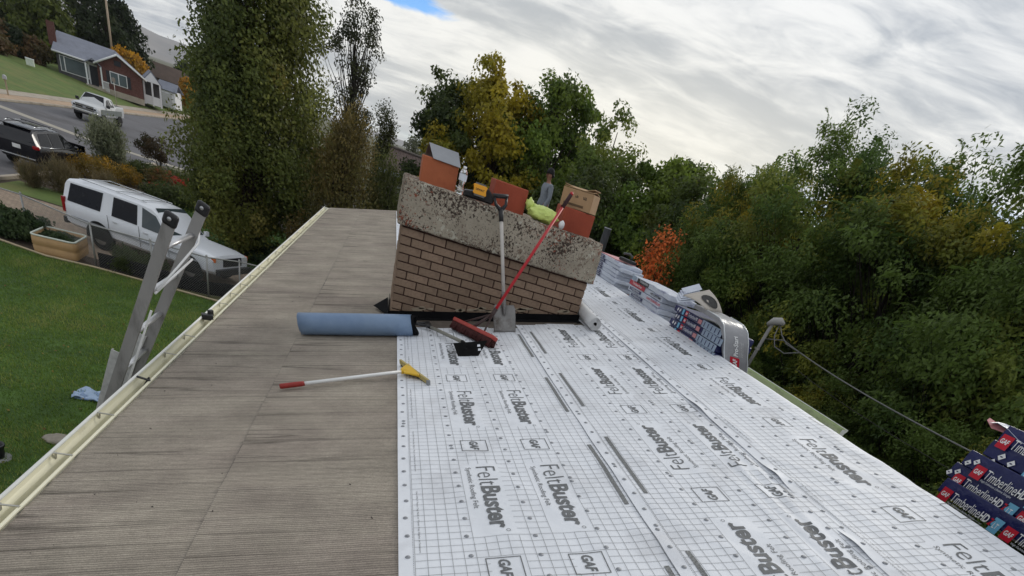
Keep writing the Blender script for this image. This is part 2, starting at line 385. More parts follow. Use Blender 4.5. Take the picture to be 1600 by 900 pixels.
hl(MB().box((XG - .012, 8.1, ZG + .006), (.012, 15.6, .006)).build('drip_edge', M_gutter, house))
for yy in (1.75, 2.257, 2.744, 3.255, 4.385, 4.855, 5.42, 5.966, 6.4, 6.857, 7.366, 7.9, 8.5, 9.1, 9.7, 10.4, 11.2, 12, 13, 14, 15):
    hl(MB().box((XG - .058, yy, ZG + .012), (.09, .010, .004), RZ(.05)).box((XG - .092, yy + .012, ZG - .022), (.004, .016, .06), RY(.15)).build('gutter_hanger', M_steel, house))
hl(MB().box((XG - .06, 3.847, ZG + .014), (.10, .018, .007), RZ(-.3)).box((XG - .045, 3.86, ZG - .02), (.012, .014, .09), RY(.5)).build('gutter_bracket', M_blackpl, house))
hl(MB().box((XG - .06, 5.422, ZG + .02), (.09, .06, .045), RZ(.3)).box((XG - .045, 5.47, ZG + .045), (.03, .05, .05), RZ(-.4)).build('gutter_clamp', M_blackpl, house, .006))
gutter('r', XE + .024, ZE + .14, 6.95, 15.9, M_gutg)

# ------------------------------------------------------------------ printed roofing felt
M_felt = mat('felt_white', (.75, .77, .81), .62, .05, 4, bump=.22, bscale=13, spec=.3, col2=(.55, .555, .58), c2=(.52, .80), c2scale=3.2)
M_nail = mat('nail_cap', (.27, .28, .30), .5, .35, 90)
M_hatch = mat('print_hatch', (.16, .165, .165), .7, .75, 160, stretch=(1, 1, 1))
OFFS = {1: .006, 2: .012, 3: .019}
def feltH(k):
    def f(U, V):
        H = .006 * vnoise(U * 4 + k * 9, V * 1.6, k) + .008 * vnoise(U * 9, V * 5, k + 5) * vnoise(U * 1.3, V * .9, k + 7)
        d = V - 1.9 * U * .3
        H = H + .006 * np.abs(np.sin((U * 2.1 + V * .9) * 5 + 3 * vnoise(U * 2, V * 2, 2))) ** 6 * vnoise(U * 1.1, V * .8, 9)
        if k == 2:   # long wrinkles running beside the upper lap
            for uc, a in ((1.80, .010), (1.88, .012), (1.955, .008)):
                H = H + a * np.exp(-((U - uc - .03 * np.sin(V * 2.3 + uc * 7)) / .017) ** 2) * np.clip(vnoise(V * 1.4, U * 0 + uc * 3, 21) * 1.7 - .45, 0, 1)
        if k == 3:   # the lower edge lifts and gapes in places
            e = np.exp(-np.clip(U - 2.02, 0, 9) / .05)
            H = H + e * (.014 * np.exp(-((V - 2.28) / .10) ** 2) + .013 * np.exp(-((V - 1.62) / .09) ** 2) + .012 * np.exp(-((V - 3.25) / .12) ** 2))
            H = H + .010 * np.exp(-((U - 2.11 - .02 * np.sin(V * 3)) / .015) ** 2) * np.clip(vnoise(V * 1.7, U * 0, 31) * 1.8 - .6, 0, 1)
            fold = np.clip(U - us_(XR), 0, 9); H = H - fold * math.tan(2 * TH) * 1.0
        return H
    return f
def densify(V2, F, maxlen=.022):
    """split long edges so that flat print can follow the folds of the sheet"""
    bm = bmesh.new(); vs = [bm.verts.new((float(a), float(b), 0)) for a, b in V2]
    for f in F:
        try: bm.faces.new([vs[i] for i in f])
        except ValueError: pass
    for _ in range(6):
        bmesh.ops.triangulate(bm, faces=bm.faces[:])
        es = [e for e in bm.edges if e.calc_length() > maxlen]
        if not es: break
        bmesh.ops.subdivide_edges(bm, edges=es, cuts=1)
    bmesh.ops.triangulate(bm, faces=bm.faces[:]); bm.verts.index_update()
    out = np.array([v.co[:2] for v in bm.verts]), [tuple(v.index for v in f.verts) for f in bm.faces]; bm.free(); return out
_grid = {}
def sheetH(k, U, V):
    """height of the built sheet (bilinear on its own grid), so that print never sinks into it"""
    us, vs, H = _grid[k]; fu = np.clip((U - us[0]) / (us[1] - us[0]), 0, len(us) - 1.001); fv = np.clip((V - vs[0]) / (vs[1] - vs[0]), 0, len(vs) - 1.001)
    i, j = fu.astype(int), fv.astype(int); a, b = fu - i, fv - j
    return (H[j, i] * (1 - a) + H[j, i + 1] * a) * (1 - b) + (H[j + 1, i] * (1 - a) + H[j + 1, i + 1] * a) * b
def conform(k, V2, F, name, m, parent, lift=.0022, dense=True):
    """V2: (u,v) pairs on sheet k"""
    V2 = np.asarray(V2, float)
    if dense: V2, F = densify(V2, F)
    H = sheetH(k, V2[:, 0], V2[:, 1]) + OFFS[k] + lift
    x = XW + V2[:, 0] * CT
    me = bpy.data.meshes.new(name); me.from_pydata(np.stack([x - ST * H, V2[:, 1], Z0 + T * x + CT * H], 1).tolist(), [], F); me.update()
    o = link(name, me, m, parent); o.location = -Vector(parent.location); return o
def make_felt(k, u0, u1, v0, v1, label, cut=None, words=(), boxes=(), flip=False, nails=(), bars=None, marg=True, gaps=()):
    root = tag(empty('roofing_felt', roofp(u0, v0)), label, 'roofing felt', 'felt sheets laid on the roof')
    P, F = sheet(u0, u1, v0, v1, .02, .024, feltH(k), OFFS[k])
    gu = np.linspace(u0, u1, max(2, int(round((u1 - u0) / .02)) + 1)); gv_ = np.linspace(v0, v1, max(2, int(round((v1 - v0) / .024)) + 1)); _grid[k] = (gu, gv_, feltH(k)(*np.meshgrid(gu, gv_)))
    if cut:
        c = P[F].mean(1); uu = (c[:, 0] - XW) / CT
        F = F[~cut(uu, c[:, 1])]
    me = npmesh('felt_sheet', P, F); me.polygons.foreach_set('use_smooth', np.ones(len(F), bool))
    o = link('felt_sheet', me, M_felt, root); o.location = -root.location
    # printed grid, left blank where words and logos stand
    blanks = []
    for (b, c) in words: blanks.append((b[0], b[1], c[0], c[1]))
    gp = .0505; rp = .0481; hw = .0011
    V2 = []; F2 = []
    ulo, uhi = u0 + (.066 if marg else .01), u1 - .012
    lines_u = np.arange(ulo, uhi, gp); lines_v = np.arange(v0 + .01, v1 - .01, rp)
    def blocked(u, v):
        if cut is not None and cut(np.array([u]), np.array([v]))[0]: return True
        return any(a <= u <= b and c <= v <= d for a, b, c, d in blanks)
    def quad(a, b, c, d):
        i = len(V2); V2.extend([a, b, c, d]); F2.append((i, i + 1, i + 2, i + 3))
    for u in lines_u:
        for a, b in zip(lines_v[:-1], lines_v[1:]):
            if not blocked(u, (a + b) / 2):
                c_ = (a + b) / 2; quad((u - hw, a), (u + hw, a), (u + hw, c_), (u - hw, c_)); quad((u - hw, c_), (u + hw, c_), (u + hw, b), (u - hw, b))
    for v in lines_v:
        for a, b in zip(lines_u[:-1], lines_u[1:]):
            if not blocked((a + b) / 2, v):
                c_ = (a + b) / 2; quad((a, v - hw), (c_, v - hw), (c_, v + hw), (a, v + hw)); quad((c_, v - hw), (b, v - hw), (b, v + hw), (c_, v + hw))
    tag(conform(k, V2, F2, 'printed_grid', M_printl, root, .0018, False), kind='stuff')
    # dotted margin line
    V2 = []; F2 = []
    if marg:
        for v in np.arange(v0 + .02, v1 - .02, .012):
            if not blocked(ulo, v): quad((ulo - .001 - .006, v), (ulo + .001 - .006, v), (ulo + .001 - .006, v + .006), (ulo - .001 - .006, v + .006))
        tag(conform(k, V2, F2, 'dotted_line', M_print, root, .0018, False), kind='stuff')
    # cap nails
    V2 = []; F2 = []; m = MB()
    fh = feltH(k)
    for ui, un in enumerate(nails):
        v = v0 + .06 + (ui % 2) * .005
        while v < v1 - .03:
            if not (cut is not None and cut(np.array([un]), np.array([v]))[0]):
                h = float(fh(np.array(un), np.array(v))) + OFFS[k]; c = roofp(un + random.uniform(-.004, .004), v, h)
                Rm = RY(-TH)
                m.lathe([(.0118, .0), (.011, .0024), (.005, .003), (.004, .0042), (.0001, .0044)], 8, c, Rm)
            v += .1437 + random.uniform(-.006, .006)
            if random.random() < .06: v -= .11
    nm = m.build('cap_nails', M_nail, root); nm.location = -root.location; tag(nm, kind='stuff')
    if bars:
        for ub, vs_ in bars:
            for va, vb in vs_:
                va, vb = max(va, v0), min(vb, v1)
                if vb - va < .05: continue
                ww = np.linspace(va, vb, 24); V2 = []; F2 = []
                for a, b in zip(ww[:-1], ww[1:]): quad((ub, a), (ub + .023, a), (ub + .023, b), (ub, b))
                conform(k, V2, F2, 'printed_bar', M_hatch, root, .0022, False)
    return root
def word(k, root, ub, vs, flip):
    """FeltBuster word mark; ub baseline u, vs v of the F; reads towards the viewer (or away when flip)"""
    s = -1 if not flip else 1; t = 1 if not flip else -1
    put = lambda V, x, y: np.stack([ub + t * (V[:, 1] + y), vs + s * (V[:, 0] + x)], 1)
    V, F = textbox('Felt', .196, .100, -.012); conform(k, put(V, 0, -.001), F, 'printed_logo', M_print, root)
    V, F = textbox('Buster', .378, .098, .030); conform(k, put(V, .206, -.001), F, 'printed_logo', M_print, root)
    V, F = textbox('Synthetic Roofing Felt', .405, .034, -.002); conform(k, put(V, .005, -.062), F, 'printed_logo', M_print, root)
    a = np.linspace(0, 2 * math.pi, 12, endpoint=False); c = np.stack([np.cos(a), np.sin(a)], 1)
    V = np.concatenate([c * .010, c * .0075]) + [.012, .012]; conform(k, put(V, .592, .065 - .0), [(i, (i + 1) % 12, 12 + (i + 1) % 12, 12 + i) for i in range(12)], 'printed_mark', M_print, root)
def gafbox(k, root, ub, vc, flip):
    s = -1 if not flip else 1; t = 1 if not flip else -1
    put = lambda V: np.stack([ub + t * np.asarray(V)[:, 1], vc + s * np.asarray(V)[:, 0]], 1)
    w, h, q = .142, .150, .0046
    V = []; F = []
    for a in ((0, 0, w, q), (0, h - q, w, h), (0, q, q, h - q), (w - q, q, w, h - q)):
        hz = (a[2] - a[0]) > (a[3] - a[1])
        for k_ in range(10):
            f0, f1 = k_ / 10, (k_ + 1) / 10; i = len(V)
            b = (a[0] + (a[2] - a[0]) * f0, a[1], a[0] + (a[2] - a[0]) * f1, a[3]) if hz else (a[0], a[1] + (a[3] - a[1]) * f0, a[2], a[1] + (a[3] - a[1]) * f1)
            V += [(b[0], b[1]), (b[2], b[1]), (b[2], b[3]), (b[0], b[3])]; F.append((i, i + 1, i + 2, i + 3))
    conform(k, put(V), F, 'printed_box', M_print, root)
    V, F = textbox('GAF', .112, .050, .035, .18); conform(k, put(V + [.015, .050]), F, 'printed_logo', M_print, root)
PER = 1.128
def run(k, label, u0, u1, v0, v1, cols, F0, G0, flip, nails, bars, cut=None, small=None):
    """cols: baseline u for each column of print; F0: v of one F; G0: v of one GAF box start"""
    ws = []; items = []
    for (ub, gb) in cols:
        for i in range(-4, 14):
            f = F0 + i * PER; g = G0 + i * PER
            fa, fb = (f - .62, f + .035) if not flip else (f - .035, f + .62)
            ga, gb_ = (g - .142, g) if not flip else (g, g + .142)
            if fb > v0 and fa < v1: ws.append((((ub - .070), (ub + .118)) if not flip else ((ub - .118), (ub + .070)), (fa, fb))); items.append(('f', ub, f, fa, fb))
            if gb_ > v0 and ga < v1: ws.append(((gb - .004, gb + .154) if not flip else (gb - .154, gb + .004), (ga - .004, gb_ + .004))); items.append(('g', gb, g, ga, gb_))
    root = make_felt(k, u0, u1, v0, v1, label, cut, ws, (), flip, nails, bars)
    for t, ub, v, a, b in items:
        um = ub
        if a < v0 - .02 or b > v1 + .02 or (u1 < ub + .1 and not flip): continue
        if cut is not None and (cut(np.array([um]), np.array([a]))[0] or cut(np.array([um]), np.array([b]))[0]): continue
        if v > 9.5: continue
        (word if t == 'f' else gafbox)(k, root, ub, v, flip)
    if small is not None:
        s = -1 if not flip else 1; t = 1 if not flip else -1; v = F0 + .47
        for i in range(-3, 6):
            vv = v + i * .70
            V, F = textbox('Use ONLY Plastic Cap Nails or Plastic Cap Staples as Fasteners', .50, .0105, .0)
            Q = np.stack([small + t * V[:, 1], vv + s * V[:, 0]], 1)
            if Q[:, 1].min() < v0 or Q[:, 1].max() > v1: continue
            conform(k, Q, F, 'printed_note', M_print, root)
    return root
CHX0, CHX1, CHY0, CHY1 = .1295, 1.9565, 5.613, 6.42
UC0, UC1 = us_(CHX0), us_(CHX1)
barp = lambda v0: [(v0 + i * 1.158, v0 + i * 1.158 + .668) for i in range(-3, 12)]
# lower edges are cut back in front of the chimney
edge1 = lambda U: 5.22 + .05 * U + .02 * np.sin(U * 11)
run(1, 'white printed felt sheet lying along the edge of the grey cap sheet', 0.0, 1.19, .35, 5.30,
    [(.403, .350), (.752, .703)], 2.490, 2.825, False, (.034, .295, .592, .885), [(1.087, barp(2.065))],
    cut=lambda U, V: V > edge1(U), small=.083)
run(2, 'white printed felt sheet in the middle, its lettering upside down', 1.128, 2.085, .35, 9.6,
    [(1.579, 1.635), (1.925, 1.995)], 2.390, 2.042, True, (1.163, 1.43, 1.735, 1.985), [(1.215, barp(2.145))],
    cut=lambda U, V: ((V > 5.40 + .03 * np.sin(U * 9)) & (U < UC1 + .02)), small=None)
run(3, 'white printed felt sheet folded over the ridge under the shingle stacks', 2.022, 2.87, .35, 12.5,
    [(2.453, 2.392), (2.80, 2.742)], 2.708, 3.040, False, (2.062, 2.33, 2.63), None, small=2.105)
run(1, 'white felt sheet beyond the chimney, only its edge showing', 0.0, 1.19, 6.6, 15.9, [], 2.49, 2.825, False, (.034,), None)

# ------------------------------------------------------------------ chimney
M_brick = mat('brick_brown', lin(140, 119, 101), .85, .12, 14, bump=.4, bscale=90, spec=.2, objvar=.15, col2=lin(114, 94, 82), c2=(.5, .75), c2scale=20)
M_mortar = mat('mortar_dark', lin(66, 45, 39), .95, .2, 20, bump=.4, bscale=120)
def capmat2():
    m = mat('lichen_concrete', lin(166, 157, 141), .95, .12, 6, bump=.6, bscale=45, spec=.15, col2=lin(136, 127, 113), c2=(.45, .65), c2scale=3)
    t = m.node_tree; g = t.nodes.new; lk = t.links.new; b = t.nodes['Principled BSDF']
    c = b.inputs['Base Color'].links[0].from_socket; co = g('ShaderNodeTexCoord')
    def spots(scale, thr, density, dscale, dthr, col, c):
        n = g('ShaderNodeTexNoise'); n.inputs['Scale'].default_value = scale; n.inputs['Detail'].default_value = 3; n.inputs['Roughness'].default_value = .7; n.inputs['Distortion'].default_value = .4
        lk(co.outputs['Object'], n.inputs['Vector'])
        d = g('ShaderNodeTexNoise'); d.inputs['Scale'].default_value = dscale; d.inputs['Detail'].default_value = 2; lk(co.outputs['Object'], d.inputs['Vector'])
        s = g('ShaderNodeMath'); s.operation = 'MULTIPLY_ADD'; lk(d.outputs['Fac'], s.inputs[0]); s.inputs[1].default_value = density; lk(n.outputs['Fac'], s.inputs[2])
        ez = g('ShaderNodeSeparateXYZ'); lk(co.outputs['Object'], ez.inputs[0])
        e1 = g('ShaderNodeMath'); e1.operation = 'SUBTRACT'; lk(ez.outputs[2], e1.inputs[0]); e1.inputs[1].default_value = 5.415
        e2 = g('ShaderNodeMath'); e2.operation = 'ABSOLUTE'; lk(e1.outputs[0], e2.inputs[0])
        e3 = g('ShaderNodeMath'); e3.operation = 'MULTIPLY_ADD'; lk(e2.outputs[0], e3.inputs[0]); e3.inputs[1].default_value = .42; lk(s.outputs[0], e3.inputs[2]); s = e3
        r = g('ShaderNodeMapRange'); lk(s.outputs[0], r.inputs[0]); r.inputs[1].default_value = thr; r.inputs[2].default_value = thr + .035
        x = g('ShaderNodeMix'); x.data_type = 'RGBA'; lk(r.outputs[0], x.inputs[0]); lk(c, x.inputs[6]); x.inputs[7].default_value = (*col, 1); return x.outputs[2]
    c = spots(42, .90, .58, 2.6, 0, lin(120, 106, 94), c)
    c = spots(52, .90, .60, 2.9, 0, lin(70, 60, 54), c)
    c = spots(36, 1.00, .62, 3.1, 0, lin(132, 78, 62), c)
    c = spots(22, .915, .5, 5.0, 0, lin(180, 175, 160), c)
    lk(c, b.inputs['Base Color']); return m
M_conc = capmat2()
M_clay = mat('terracotta', lin(176, 100, 66), .8, .10, 7, bump=.15, bscale=60, col2=lin(150, 78, 52), c2=(.5, .75), c2scale=4)
M_clay2 = mat('terracotta_red', lin(158, 74, 52), .8, .10, 7, bump=.15, bscale=60, col2=lin(134, 60, 44), c2=(.5, .75), c2scale=4)
M_sheetm = mat('galvanised_sheet', (.26, .27, .29), .5, .1, 5, metal=.35)
chim = tag(empty('chimney', ((CHX0 + CHX1) / 2, CHY0, 4.4)), 'broad brown brick chimney with lichen-spotted concrete cap and three clay flues', 'chimney')
def cl(o): o.location = -chim.location; return o
cl(MB().box(((CHX0 + CHX1) / 2, (CHY0 + CHY1) / 2, 4.78), (CHX1 - CHX0 - .018, CHY1 - CHY0 - .018, 1.0)).build('mortar_core', M_mortar, chim))
BL, BH, JT = .203, .068, .0098
def brickmesh(l, d=.09):
    b = MB().box((0, 0, 0), (l, d, BH - JT)); return b.mesh('brick')
_bm = {}
def brick(c, l, rz):
    k = round(l, 3)
    if k not in _bm: _bm[k] = brickmesh(l)
    o = link('brick', _bm[k], M_brick, chim); o.location = Vector(c) - chim.location + Vector((0, 0, 0)); o.rotation_euler = (random.uniform(-.006, .006), random.uniform(-.006, .006), rz)
    bv = o.modifiers.new('b', 'BEVEL'); bv.width = .0035; bv.segments = 1
    return o
row = -2
while True:
    zb = 5.149 - BH * row                              # centre height of the course
    if zb < 4.40: break
    if zb < 5.27:
        half = (row % 2 == 0)
        x = CHX0; first = True
        while x < CHX1 - .02:
            l = BL / 2 if (first and half) else BL
            if x + l > CHX1 + .01: l = CHX1 - x
            zr = Z0 + T * (x + l)
            if zb > zr - .12: brick((x + l / 2, CHY0 + .045 + random.uniform(-.0025, .0025), zb), l - JT, 0)
            x += l; first = False
        yv = CHY0 + .094; first = True
        while yv < CHY1 - .06:
            l = BL / 2 if (first and not half) else BL
            l = min(l, CHY1 - yv)
            if zb > Z0 + T * CHX0 - .1:
                brick((CHX0 + .045 + random.uniform(-.002, .002), yv + l / 2, zb), l - JT, math.pi / 2)
            if zb > Z0 + T * CHX1 - .1 and first: brick((CHX1 - .045, yv + l / 2, zb), l - JT, math.pi / 2)
            yv += l; first = False
    row += 1
# cement smears along the foot of the bricks
mb = MB()
for i in range(16):
    x = random.uniform(CHX0 + .05, CHX1 - .1); z = Z0 + T * x + random.uniform(.085, .11); w = random.uniform(.03, .12); h = random.uniform(.008, .02); n = 9
    P = [(x + w * math.cos(a) * random.uniform(.7, 1), CHY0 - .004, z + T * w * math.cos(a) + h * math.sin(a) * random.uniform(.6, 1)) for a in np.linspace(0, 2 * math.pi, n, endpoint=False)]
    mb.add(P + [(p[0], CHY0 + .004, p[2]) for p in P], [tuple(range(n))] + [(i, n + i, n + (i + 1) % n, (i + 1) % n) for i in range(n)])
cl(mb.build('cement_smear', mat('cement', lin(150, 136, 118), .95, .2, 20), chim))
# concrete cap: thick rough slab, slightly battered
def roughslab(x0, x1, y0, y1, z0, z1, n=(110, 40, 22), amp=.007, batter=.024):
    V = []; F = []; idx = {}
    def vid(i, j, k):
        key = (i, j, k)
        if key not in idx:
            a, b, c = i / n[0], j / n[1], k / n[2]
            ins = batter * c ** 2
            x = x0 + ins + (x1 - x0 - 2 * ins) * a; y = y0 + ins * .6 + (y1 - y0 - 1.2 * ins) * b; z = z0 + (z1 - z0) * c
            q = (vnoise(x * 11 + z * 7, y * 11 + z * 9, 1) - .5) * amp * 1.6 + (vnoise(x * 34 + z * 31, y * 34 - z * 27, 2) - .5) * amp
            edge = ((i in (0, n[0])) + (j in (0, n[1])) + (k in (0, n[2])))
            nx = -1 if i == 0 else (1 if i == n[0] else 0); ny = -1 if j == 0 else (1 if j == n[1] else 0); nz = -1 if k == 0 else (1 if k == n[2] else 0)
            pull = -.0045 * (edge - 1)
            V.append((x + nx * (q + pull), y + ny * (q + pull), z + nz * (q * .6 + pull))); idx[key] = len(V) - 1
        return idx[key]
    for i in range(n[0]):
        for k in range(n[2]):
            F.append((vid(i, 0, k), vid(i + 1, 0, k), vid(i + 1, 0, k + 1), vid(i, 0, k + 1)))
            F.append((vid(i + 1, n[1], k), vid(i, n[1], k), vid(i, n[1], k + 1), vid(i + 1, n[1], k + 1)))
        for j in range(n[1]):
            F.append((vid(i, j, n[2]), vid(i + 1, j, n[2]), vid(i + 1, j + 1, n[2]), vid(i, j + 1, n[2])))
            F.append((vid(i, j + 1, 0), vid(i + 1, j + 1, 0), vid(i + 1, j, 0), vid(i, j, 0)))
    for j in range(n[1]):
        for k in range(n[2]):
            F.append((vid(0, j + 1, k), vid(0, j, k), vid(0, j, k + 1), vid(0, j + 1, k + 1)))
            F.append((vid(n[0], j, k), vid(n[0], j + 1, k), vid(n[0], j + 1, k + 1), vid(n[0], j, k + 1)))
    me = npmesh('concrete_cap', np.array(V, np.float32), np.array(F)); me.polygons.foreach_set('use_smooth', np.ones(len(F), bool)); return me
cl(link('concrete_cap', roughslab(.088, 1.992, CHY0 - .055, CHY1 + .05, 5.262, 5.605), M_conc, chim))
ZCAP = 5.606
def flue(x0, m, zt=5.79):
    w, d, t = .31, .31, .025; y0 = CHY0 + .17; x1 = x0 + w; y1 = y0 + d
    b = MB(); o = [(x0, y0), (x1, y0), (x1, y1), (x0, y1)]; i = [(x0 + t, y0 + t), (x1 - t, y0 + t), (x1 - t, y1 - t), (x0 + t, y1 - t)]
    z0 = 5.55
    P = [(*p, z0) for p in o] + [(*p, zt) for p in o] + [(*p, zt) for p in i] + [(*p, z0) for p in i]
    F = []
    for k in range(4):
        q = (k + 1) % 4; F += [(k, q, 4 + q, 4 + k), (4 + k, 4 + q, 8 + q, 8 + k), (8 + k, 8 + q, 12 + q, 12 + k)]
    F.append((12, 13, 14, 15))
    return cl(b.add(P, F).build('clay_flue', m, chim, .008))
fl = flue(.236, M_clay); flue(.885, M_clay2, 5.80); flue(1.565, M_clay2, 5.785)
# bent sheet-metal hood over the first flue
hb = MB()
y0, ym, y1 = CHY0 + .15, CHY0 + .33, CHY0 + .50
hb.add([(.320, y0, 5.788), (.560, y0, 5.788), (.535, ym, 5.885), (.275, ym, 5.885), (.26, y1, 5.79), (.52, y1, 5.79)], [(0, 1, 2, 3), (3, 2, 5, 4)])
hd = cl(hb.build('metal_hood', M_sheetm, chim)); sm = hd.modifiers.new('t', 'SOLIDIFY'); sm.thickness = .003
# flashing
fb = MB()
za, zb_ = Z0 + T * (CHX0 - .02), Z0 + T * (CHX1 + .02)
fb.add([(CHX0 - .02, CHY0 - .012, za - .02), (CHX1 + .02, CHY0 - .012, zb_ - .02), (CHX1 + .02, CHY0 - .012, zb_ + .066), (CHX0 - .02, CHY0 - .012, za + .072)], [(0, 1, 2, 3)])
fb.add([tuple(roofx(CHX0 - .02, CHY0 - .012, .012)), tuple(roofx(CHX1 + .03, CHY0 - .012, .012)), tuple(roofx(CHX1 + .03, CHY0 - .085, .010)), tuple(roofx(CHX0 - .02, CHY0 - .085, .010))], [(0, 3, 2, 1)])
fb.add([(CHX0 - .012, CHY0 - .012, za - .02), (CHX0 - .012, CHY1, za - .02), (CHX0 - .012, CHY1, za + .06), (CHX0 - .012, CHY0 - .012, za + .06)], [(3, 2, 1, 0)])
o = cl(fb.build('flashing', M_blackrub, chim)); q = o.modifiers.new('t', 'SOLIDIFY'); q.thickness = .004
# loose black corner flap left of the chimney
o = cl(MB().add([tuple(roofx(CHX0 - .005, CHY0 + .05, .012)), tuple(roofx(-.02, CHY0 + .36, .03)), tuple(roofx(CHX0 - .005, CHY0 + .40, .10)), tuple(roofx(.06, CHY0 + .16, .03))], [(0, 3, 1, 2)]).build('flashing_flap', M_blackrub, chim))
q = o.modifiers.new('t', 'SOLIDIFY'); q.thickness = .004
# old grey strip between felt and flashing
P, F = sheet(us_(.22), us_(CHX1 - .02), 5.15, 5.53, .03, .03, lambda U, V: .003 * vnoise(U * 8, V * 8, 3), .003)
cl(link('old_membrane', npmesh('old_membrane', P, F), mat('old_membrane', lin(92, 84, 76), .95, .3, 9), chim))

# ------------------------------------------------------------------ things left on the chimney
M_card = mat('cardboard', lin(170, 138, 104), .85, .08, 10, bump=.1, bscale=80)
M_yel = mat('tool_yellow', lin(238, 164, 30), .4, .05, 8)
M_white = mat('white_plastic', (.80, .80, .80), .45, .05, 8)
M_red = mat('red_paint', lin(176, 30, 40), .4, .12, 12)
M_ink = mat('dark_ink', (.02, .018, .016), .6, .1, 10)
M_wht = mat('white_ink', (.82, .82, .82), .5, .04, 10)
# clear bottle
M_pet = mat('clear_plastic', (.93, .96, .98), .06, .0, 5, trans=.9, spec=.5)
M_pet.node_tree.nodes['Principled BSDF'].inputs['IOR'].default_value = 1.18
bx, by = .583, CHY0 + .12
bt = tag(empty('water_bottle', (bx, by, ZCAP)), 'crumpled clear plastic water bottle standing beside the hooded flue', 'bottle')
b = MB().lathe([(.0, .002), (.026, .002), (.031, .012), (.030, .03), (.026, .05), (.022, .075), (.028, .095), (.033, .12), (.034, .15), (.028, .172), (.017, .185), (.012, .19), (.012, .196)], 16)
o = b.build('bottle_body', M_pet, bt); o.rotation_euler = (.04, .05, 0)
o = MB().lathe([(.0145, .190), (.0145, .204), (.0, .205)], 14).build('bottle_cap', M_white, bt); o.rotation_euler = (.04, .05, 0)
o = MB().lathe([(.0338, .10), (.0348, .12), (.0350, .148)], 16).build('bottle_label', mat('bottle_label', (.74, .78, .84), .4, .1, 30), bt); o.rotation_euler = (.04, .05, 0)
# cordless tool: black body with yellow battery plate
tl = tag(empty('cordless_tool', (.78, CHY0 + .22, ZCAP)), 'black cordless tool with yellow lettered plate lying between two flues', 'power tool')
MB().prism([(-.16, .0), (.13, .0), (.14, .05), (.06, .105), (-.02, .11), (-.06, .06), (-.15, .045)], -.05, .05, RX(math.pi / 2)).build('tool_body', M_blackpl, tl, .012, 3)
MB().tube([(-.12, 0, .03), (-.17, -.03, .02), (-.2, -.06, .035), (-.235, -.07, .05)], .004, 6).build('white_cord', M_white, tl)
pl = MB().prism([(-.062, -.03), (-.05, -.038), (.05, -.038), (.062, -.03), (.056, 0), (.066, .03), (.052, .038), (-.052, .038), (-.066, .03), (-.056, 0)], 0, .014, RX(math.pi / 2 - .25), (-.02, -.062, .075)).build('battery_plate', M_yel, tl, .004)
MB().prism([(-.052, .034), (.052, .034), (.046, .05), (-.046, .05)], 0, .012, RX(math.pi / 2 - .25), (-.02, -.062, .075)).prism([(-.046, -.05), (.046, -.05), (.052, -.034), (-.052, -.034)], 0, .012, RX(math.pi / 2 - .25), (-.02, -.062, .075)).build('plate_grip', mat('grey_grip', (.14, .14, .13), .6), tl)
V, F = textbox('DEWALT', .078, .016, .02)
Rm = RX(math.pi / 2 - .25)
decal('lettering', M_ink, pl, Vector((-.02, -.062, .075)) + Rm @ Vector((-.039, -.008, .016)), Rm @ Vector((1, 0, 0)), Rm @ Vector((0, 1, 0)), V, F)
# lime bag
def blob(name, m, parent, c, r, seed, amp=.25, n=(40, 24), flatz=0.0, freq=3.0):
    V = []; F = []
    for j in range(n[1] + 1):
        th = math.pi * j / n[1]
        for i in range(n[0]):
            ph = 2 * math.pi * i / n[0]
            d = np.array((math.sin(th) * math.cos(ph), math.sin(th) * math.sin(ph), math.cos(th)))
            k = 1 + amp * (float(vnoise(d[0] * freq + d[2] * 2 + 9, d[1] * freq - d[2] + 5, seed)) - .5) * 2 + amp * .7 * (abs(float(vnoise(d[0] * freq * 2.7 + d[2] * 5, d[1] * freq * 2.7 + d[2] * 4, seed + 3)) - .5) * 2 - .5)
            p = d * k * np.array(r); p[2] = max(p[2], -r[2] * (1 - flatz) if flatz else p[2]); V.append(tuple(p + np.array(c)))
    for j in range(n[1]):
        for i in range(n[0]): F.append((j * n[0] + i, j * n[0] + (i + 1) % n[0], (j + 1) * n[0] + (i + 1) % n[0], (j + 1) * n[0] + i))
    me = bpy.data.meshes.new(name); me.from_pydata(V, [], [tuple(reversed(f)) for f in F]); me.polygons.foreach_set('use_smooth', [True] * len(F)); me.update()
    return link(name, me, m, parent)
M_lime = mat('lime_plastic', lin(204, 220, 122), .35, .08, 9, bump=.6, bscale=26)
bagt = tag(empty('plastic_bag', (1.36, CHY0 + .14, ZCAP)), 'crumpled lime green plastic bag between the clay flues', 'bag')
blob('bag_body', M_lime, bagt, (0, 0, .058), (.152, .10, .064), 3, .22, flatz=.1)
blob('bag_knot', M_lime, bagt, (-.13, .01, .10), (.04, .03, .045), 5, .3, (16, 10))
cpt = tag(empty('paper_cup', (1.545, CHY0 + .05, ZCAP)), 'small crumpled white paper cup beside the red broom handle', 'cup')
blob('cup_body', M_white, cpt, (0, 0, .032), (.026, .022, .035), 8, .2, (16, 10))
